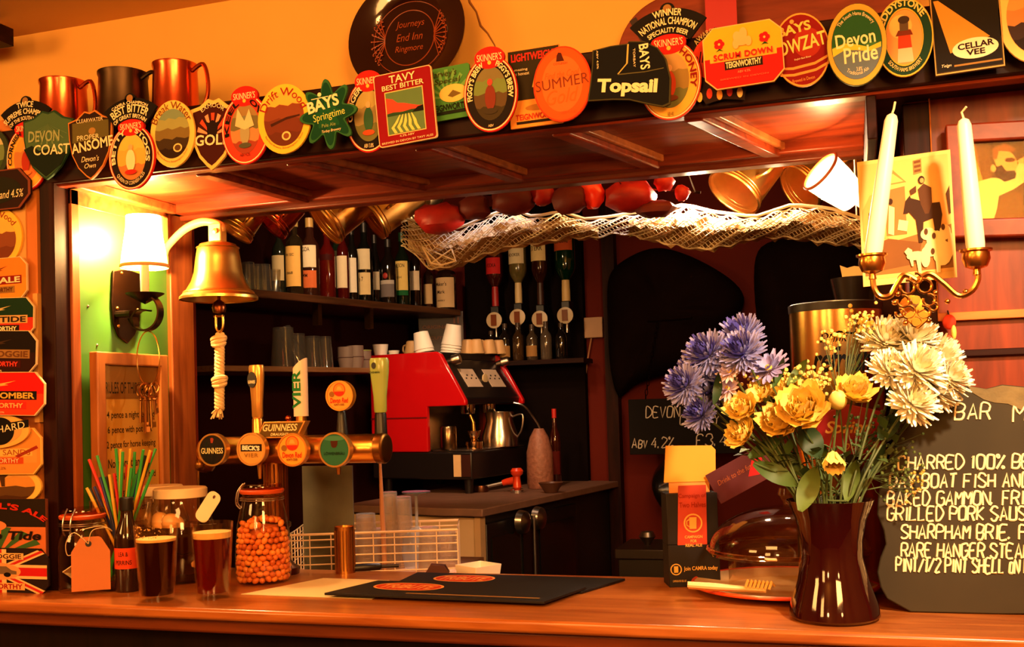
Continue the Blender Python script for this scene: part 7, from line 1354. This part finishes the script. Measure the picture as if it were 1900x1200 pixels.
# tongs resting on the plate
a, b = at(1275, 1066, depth(PL) - .10), at(1420, 1088, depth(PL) - .12); zb_ = CZ + .021
t = thing('serving_tongs', 'pale wooden-handled serving tongs lying across the plate rim', 'tongs', V((a.x, a.y, zb_ + .014))); d = V((b.x, b.y, zb_ + .004)) - t.location; WT = pm((236, 190, 120), .5, name='tong_wood')
for sg in (0, 1):
    o_ = V((0, .010 * sg, -.004 * sg)); m = M(); m.tube([o_, o_ + d * .35, o_ + d * .7, o_ + d], [.0055, .006, .004, .003], 8); m.build('arm', WT, t)
m = M()
for i in range(7): c = d * (.78 + .05 * i) + V((0, .004, .006)); m.tube([c + V((-.004, -.008, -.004)), c + V((0, -.003, .008)), c + V((.004, .008, .0))], .0026, 6)
m.build('scalloped_ends', pm((232, 180, 90), .35, name='tong_ends'), t)

# ================================================================ metal drum behind the flowers
P = V(onY(1558, 800, .385)); k = mpp(P); r = 83 * k; zt_ = zat(P, 1558, 578)
t = thing('drinks_drum', 'tall polished metal drum with black rim and black script, behind the flowers', 'drum', (P.x, P.y, CZ + .001)); h = zt_ - CZ
M().lathe([(r * .98, 0), (r, .004), (r, h), (r * .98, h), (.001, h)], 48).build('body', metal((206, 164, 96), .22, 'drum_metal'), t)
M().shell([(r * 1.01, h - .002), (r * 1.02, h + .012), (r * .98, h + .014), (r * .9, h + .004), (.001, h + .004)], 48).build('rim', BLACK, t)
def curved(s_, zc, ww, hh, ang, bold=0, shear=0):
    v2, f2 = text2d(s_, bold, shear); R2 = r + .0006; m.add([(R2 * cos(radians(ang) + a * ww / R2), R2 * sin(radians(ang) + a * ww / R2), zc + b * hh) for a, b in v2], f2)
m = M(); fz = -90 + 18 - 12; zl = zat(P, 1558, 682) - CZ; curved('refresher', zl - .010, r * 1.75, .046, fz + 14, .02, .35); curved('Drink', zl + .044, r * .6, .017, fz - 8, 0, .4)
for i in range(1): q = [(-.5, .0), (-.3, .3), (0, .1), (.3, .4), (.5, .2)]; m.tube([((r + .0006) * cos(radians(fz + 14) + a * r * .9 / r), (r + .0006) * sin(radians(fz + 14) + a * r * .9 / r), zl + .056 + b * .02) for a, b in q], .0016, 5)
m.build('lettering', ink(8, 5, 4), t)
P2 = onZ(1540, 1070, CZ); 
P = at(1575, 800, depth(V(onY(1558, 800, .27)))); P = V((P.x, .27, P.z)); k = mpp(P)
t = thing('red_badge', 'dark red pump badge with gold script, half hidden by the flowers', 'badge', (P.x, P.y, CZ + .001)); z = P.z - CZ
M().prism([(-58 * k, z - 40 * k), (52 * k, z - 46 * k), (62 * k, z + 34 * k), (0, z + 50 * k), (-56 * k, z + 30 * k)], -.006, .006).build('plate', pm((150, 24, 24), .3, coat=.3, name='badge_red'), t, .002); m = M(); m.text('Spring', 0, z + 4 * k, 84 * k, 30 * k, -.0066, shear=.3, bold=.02); m.text('best', 10 * k, z - 26 * k, 40 * k, 18 * k, -.0066, shear=.3); m.build('lettering', ink(226, 170, 80), t); M().box((-.008, -.004, 0), (.008, .004, z - 38 * k)).build('stem', BLACK, t)

# ================================================================ vase of flowers
VP = stand(1549, 1160, 68 * .00079); k = mpp(VP); hV = zat(VP, 1546, 927) - CZ; VP.z = CZ + .0008
t = thing('flower_vase', 'dark red waisted glass vase of cut flowers near the counter edge', 'vase', VP)
VG = pm((48, 8, 8), .06, trans=.35, coat=.5, var=.2, name='vase_glass'); q = [(.001, 0), (74 * k, 0), (82 * k, .006), (79 * k, hV * .12), (64 * k, hV * .32), (55 * k, hV * .52), (56 * k, hV * .66), (64 * k, hV * .84), (76 * k, hV * .97), (79 * k, hV)]
M().shell(q + [(76 * k, hV), (61 * k, hV * .84), (53 * k, hV * .66), (52 * k, hV * .52), (60 * k, hV * .32), (70 * k, hV * .12), (.001, .012)], 56).build('vase_body', VG, t)
MOUTH = VP + V((0, 0, hV)); DV = depth(MOUTH)
GRN_ = [pm((58, 84, 30), .6, name='leaf_green'), pm((84, 104, 40), .6, name='leaf_green'), pm((34, 58, 26), .6, name='leaf_green')]; STM = pm((70, 84, 34), .6, name='stem')
rnd = random.Random(21)
def petal_mesh(name, L, w, cup, mats, n_r, n_p, tilt0, tilt1, jit=.1, base=.12, seed=1):
    """layered flower head: rings of cupped petals, opening outwards along +Z"""
    rr = random.Random(seed); m = M()
    for j in range(n_r):
        f = j / max(1, n_r - 1); tl = tilt0 + (tilt1 - tilt0) * f; cnt = max(4, int(n_p * (1 - .62 * f))); l = L * (1 - .45 * f); m.k = 0 if rr.random() < .6 else min(1, len(mats) - 1)
        for i in range(cnt):
            a = 2 * pi * (i + .5 * (j % 2)) / cnt + rr.uniform(-jit, jit); t_ = tl + rr.uniform(-.12, .12); l2 = l * rr.uniform(.85, 1.08)
            vs = []
            for s_ in range(4):
                u = s_ / 3; ww = w * (.45 + .75 * u if s_ < 3 else .35); rad = l * base + l2 * u * cos(t_) ; z = l2 * u * sin(t_) + cup * l2 * u * u
                rad -= cup * l2 * .5 * u * u * (1 if t_ > .4 else 0)
                for sd in (-1, 0, 1): vs.append((rad * cos(a) - sd * ww / 2 * sin(a), rad * sin(a) + sd * ww / 2 * cos(a), z + (abs(sd) * .18 * w) + f * L * .12))
            m.add(vs, [(b * 3 + c, b * 3 + c + 1, b * 3 + c + 4, b * 3 + c + 3) for b in range(3) for c in range(2)])
    return m.build(name, mats, smooth=180)
BLU = [pm((150, 150, 205), .6, var=.35, scale=60, name='blue_petal'), pm((80, 76, 170), .6, var=.3, scale=60, name='blue_petal_deep'), pm((170, 156, 200), .6, name='blue_petal_pale')]
WHT = [pm((255, 246, 220), .6, var=.04, name='white_petal'), pm((250, 230, 180), .6, name='white_petal_cream')]; YLW = [pm((244, 212, 110), .55, var=.1, name='cream_petal'), pm((232, 190, 80), .55, name='yellow_petal')]; PNK = [pm((226, 196, 190), .6, name='pale_petal'), pm((190, 170, 206), .6, name='pale_petal')]
HEADS = {}
def flower(kind, px, py, rpx, lab, dd=0.0, face=(0, 0, 0), cat='flower'):
    P = at(px, py, DV + dd); kk = mpp(P); R_ = rpx * kk; t = thing({'mum_b': 'blue_chrysanthemum', 'mum_w': 'white_chrysanthemum', 'rose': 'cream_rose', 'daisy_b': 'blue_daisy', 'daisy_w': 'pale_daisy', 'tulip': 'cream_tulip', 'bud': 'cream_bud'}[kind], lab, cat, P)
    out = (P - MOUTH); ax = (V((out.x, out.y, out.z * .8)).normalized() + V((CAM - P).normalized()) * .75 + V(face)).normalized(); q = ax.to_track_quat('Z', 'Y').to_matrix().to_4x4()
    if kind not in HEADS:
        if kind == 'mum_b': h = petal_mesh('flower_head', 1, .20, .35, BLU[:2], 9, 26, -.45, 1.45, seed=3)
        elif kind == 'mum_w': h = petal_mesh('flower_head', 1, .22, .3, WHT, 9, 24, -.5, 1.45, seed=4)
        elif kind == 'rose': h = petal_mesh('flower_head', 1, .95, .5, YLW, 6, 8, .25, 1.4, .2, .12, seed=5)
        elif kind == 'daisy_b': h = petal_mesh('flower_head', 1, .34, .1, BLU[::2], 3, 16, .15, .9, seed=6)
        elif kind == 'daisy_w': h = petal_mesh('flower_head', 1, .34, .1, PNK, 3, 14, .15, .9, seed=7)
        elif kind == 'tulip': h = petal_mesh('flower_head', 1, .95, .2, YLW, 2, 6, 1.2, 1.4, .1, .3, seed=8)
        else:
            m = M(); m.ball((0, 0, 0), (.8, .8, 1), 14, 10); h = m.build('flower_head', YLW)
        HEADS[kind] = h; h.parent = t
    else: h = HEADS[kind].copy(); COL.objects.link(h); h.parent = t
    h.matrix_local = q @ Matrix.Scale(R_ * (1.0 if kind in ('mum_b', 'mum_w') else 1.05), 4) @ Matrix.Rotation(rnd.uniform(0, 6), 4, 'Z')
    e = VP - P + V((max(-.02, min(.02, -out.x * .1)) + rnd.uniform(-.008, .008), rnd.uniform(-.012, .012), .03 + rnd.random() * .03)); md = MOUTH - P + V((max(-.045, min(.045, out.x * .3)) + rnd.uniform(-.01, .01), max(-.04, min(.04, out.y * .4)) + rnd.uniform(-.015, .015), .004))
    m = M(); m.tube(spline([V((0, 0, 0)) - ax * R_ * .1, -ax * R_ * .8 + md * .2, md, e], 6), .0019, 6); m.build('stem', STM, t)
    m = M()
    for s_ in range(2):
        c = md * rnd.uniform(.3, .7) - ax * R_ * .3; dr = V((rnd.uniform(-1, 1), rnd.uniform(-1, .3), rnd.uniform(.1, .9))).normalized(); sd = dr.cross(V((0, 0, 1))).normalized(); L = rnd.uniform(.025, .042); w = L * .26; bn = V((0, 0, -L * .25))
        m.add([c, c + dr * L * .4 + sd * w, c + dr * L * .4 - sd * w, c + dr * L * .45 + V((0, 0, -w * .35)), c + dr * L + bn], [(0, 1, 3), (0, 3, 2), (1, 4, 3), (3, 4, 2)])
    m.build('leaf', GRN_[rnd.randrange(3)], t, smooth=180)
    if kind == 'tulip' or kind == 'daisy_w' or kind == 'daisy_b':
        if kind != 'tulip': m = M(); m.ball((0, 0, 0), R_ * .2, 10, 6); o = m.build('flower_centre', pm((226, 190, 70), .7, name='pollen'), t); o.location = ax * R_ * .15
    return t
for a in (('mum_b', 1378, 626, 46, 'blue chrysanthemum at the very top of the blue cluster', .03), ('mum_b', 1378, 656, 46, 'blue chrysanthemum just below the topmost one', -.03), ('mum_b', 1315, 660, 48, 'blue chrysanthemum left of the two topmost blue heads', .0), ('mum_b', 1296, 690, 44, 'dusky blue chrysanthemum in the middle of the left cluster', .02), ('mum_b', 1272, 716, 42, 'leftmost blue chrysanthemum, yellowish on its left side', -.02), ('mum_b', 1318, 726, 44, 'dark blue chrysanthemum low in the left cluster', .03), ('mum_b', 1302, 770, 36, 'lowest blue chrysanthemum above the chalked price board', .0), ('daisy_b', 1428, 686, 36, 'blue daisy right of the chrysanthemum cluster', .0), ('daisy_w', 1355, 690, 24, 'pale pinkish daisy below the two topmost blue heads', -.03), ('daisy_w', 1352, 722, 26, 'pale lilac daisy beneath the pinkish one', -.02)): flower(*a)
for a in (('mum_w', 1642, 636, 54, 'white chrysanthemum leftmost at the top of the white cluster', .03), ('mum_w', 1692, 632, 56, 'white chrysanthemum topmost in the white cluster', .02), ('mum_w', 1738, 668, 52, 'white chrysanthemum upper right of the white cluster', .02), ('mum_w', 1760, 702, 44, 'white chrysanthemum at the right edge of the white cluster', -.01), ('mum_w', 1700, 688, 56, 'white chrysanthemum in the middle of the white cluster', -.04), ('mum_w', 1652, 690, 46, 'cream-shaded white chrysanthemum left of the middle one', -.02), ('mum_w', 1735, 726, 46, 'white chrysanthemum low right of the white cluster', .0), ('mum_w', 1692, 748, 50, 'lowest white chrysanthemum over the slate corner', -.05)): flower(*a)
for a in (('rose', 1385, 762, 30, 'small cream rose leftmost below the blue flowers', -.03), ('rose', 1494, 770, 46, 'largest cream rose in the middle of the bunch', -.06), ('rose', 1456, 790, 38, 'cream rose just left of the largest one', -.03), ('rose', 1418, 735, 24, 'small cream rose above and left of the largest one', .0), ('rose', 1384, 808, 30, 'drooping cream rose lowest on the left', -.02), ('rose', 1460, 736, 28, 'cream rose behind the largest one', .02), ('rose', 1582, 738, 34, 'cream rose beneath the metal drum script', -.02), ('bud', 1555, 742, 20, 'round cream bud left of the rose under the drum script', -.03), ('bud', 1395, 735, 17, 'round cream bud above the leftmost small rose', -.01), ('bud', 1352, 752, 12, 'small cream bud at the left tip below the blue heads', -.02), ('tulip', 1545, 842, 30, 'hanging cream tulip in front of the red badge', -.07, (0, 0, -2.2))): flower(*a)
# gypsophila and greenery sprays
GY = pm((250, 206, 100), .8, name='gypsophila')
def spray(px, py, sx, sy, n, lab, dd, seed, mat_=GY, dot=.0032, name='gypsophila_spray'):
    r2 = random.Random(seed); C_ = at(px, py, DV + dd); kk = mpp(C_); t = thing(name, lab, 'flower spray', C_); b = M(); s = M(); root = MOUTH - C_ + V((r2.uniform(-.03, .03), r2.uniform(-.02, .02), 0)); hub = root * .35
    for i in range(n):
        p = V((r2.gauss(0, .42) * sx * kk, r2.gauss(0, .4) * .05, r2.gauss(0, .42) * sy * kk)); b.ball(p, dot * r2.uniform(.7, 1.25), 6, 4)
        if i % 3 == 0: s.tube([hub + p * .1, hub * .4 + p * .7, p], .0005, 3)
    o = b.build('blossoms', mat_, t); o['kind'] = 'stuff'; s.tube([hub, root, root + V((0, 0, -.09))], .0012, 5); s.build('stems', STM, t)
for a in ((1600, 600, 44, 30, 70, 'yellowish gypsophila spray at the upper right of the metal drum', .04, 1), (1548, 632, 34, 30, 22, 'yellowish gypsophila spray across the drum script', .03, 2), (1506, 712, 46, 40, 100, 'yellowish gypsophila spray left of the drum script', .02, 3), (1480, 710, 46, 34, 90, 'yellowish gypsophila spray above the largest cream rose', .01, 4), (1400, 700, 30, 30, 30, 'thin gypsophila spray beside the blue daisy', .03, 5)): spray(*a)
for a in ((1660, 860, 56, 70, 80, 'fine green foliage spray at the right of the vase', .02, 11, GRN_[1], .0026, 'foliage_spray'), (1615, 800, 60, 60, 80, 'fine green foliage spray between the red badge and white flowers', .03, 12, GRN_[0], .003, 'foliage_spray'), (1700, 890, 26, 40, 26, 'foliage spray tipped with yellow at the slate left edge', .0, 13, pm((190, 160, 60), .6, name='leaf_tip'), .0024, 'foliage_spray')): spray(*a)
# broad leaves
def broad(px, py, L, w, ang, lab, dd, seed):
    C_ = at(px, py, DV + dd); kk = mpp(C_); t = thing('leafy_stem', lab, 'leafy stem', C_); m = M(); r2 = random.Random(seed); vs = []; fs = []; N_ = 8
    for i in range(N_ + 1):
        u = i / N_; ww = w * kk * sin(pi * min(1, u * .95 + .05)) ** .8; p = V(((u - .5) * L * kk * cos(ang), .02 * sin(pi * u) - .008, (u - .5) * L * kk * sin(ang)));  sd = V((-sin(ang), .35, cos(ang)))
        vs += [p - sd * ww / 2, p + V((0, .004, 0)), p + sd * ww / 2]
    for i in range(N_): fs += [(3 * i, 3 * i + 1, 3 * i + 4, 3 * i + 3), (3 * i + 1, 3 * i + 2, 3 * i + 5, 3 * i + 4)]
    m.add(vs, fs); m.build('leaf_blade', GRN_[seed % 3], t, smooth=180); b = vs[1]; root = MOUTH - C_ + V((r2.uniform(-.03, .03), r2.uniform(-.02, .02), 0)); m = M(); m.tube(spline([b, b * .4 + root * .6, root, root + V((0, 0, -.08))], 5), .0016, 5); m.build('stem', STM, t)
for i, a in enumerate(((1440, 880, 90, 34, -.5, 'broad dark leaf at the lower left of the bunch', -.04), (1500, 905, 90, 40, 1.2, 'broad leaf rising in front of the dome', -.05), (1505, 820, 70, 44, -1.1, 'broad leaf beneath the largest cream rose', -.05), (1420, 830, 70, 26, .5, 'leaf under the drooping cream rose', -.02), (1580, 890, 80, 30, 1.3, 'broad leaf above the vase mouth at the right', -.02), (1650, 790, 60, 34, .9, 'leaf under the lowest white chrysanthemum', -.02), (1462, 850, 110, 22, -.9, 'long thin leaf slanting to the vase mouth', -.01), (1530, 870, 90, 26, 1.5, 'upright leaf below the hanging tulip', .0), (1620, 860, 90, 24, 1.0, 'leaf slanting right over the vase mouth', .01), (1445, 690, 60, 16, 1.2, 'narrow upright leaf beside the blue daisy', -.02), (1480, 690, 60, 20, .9, 'narrow leaf left of the gypsophila', -.01), (1330, 720, 60, 18, 1.4, 'narrow leaf among the blue chrysanthemums', -.04))): broad(*a, i)
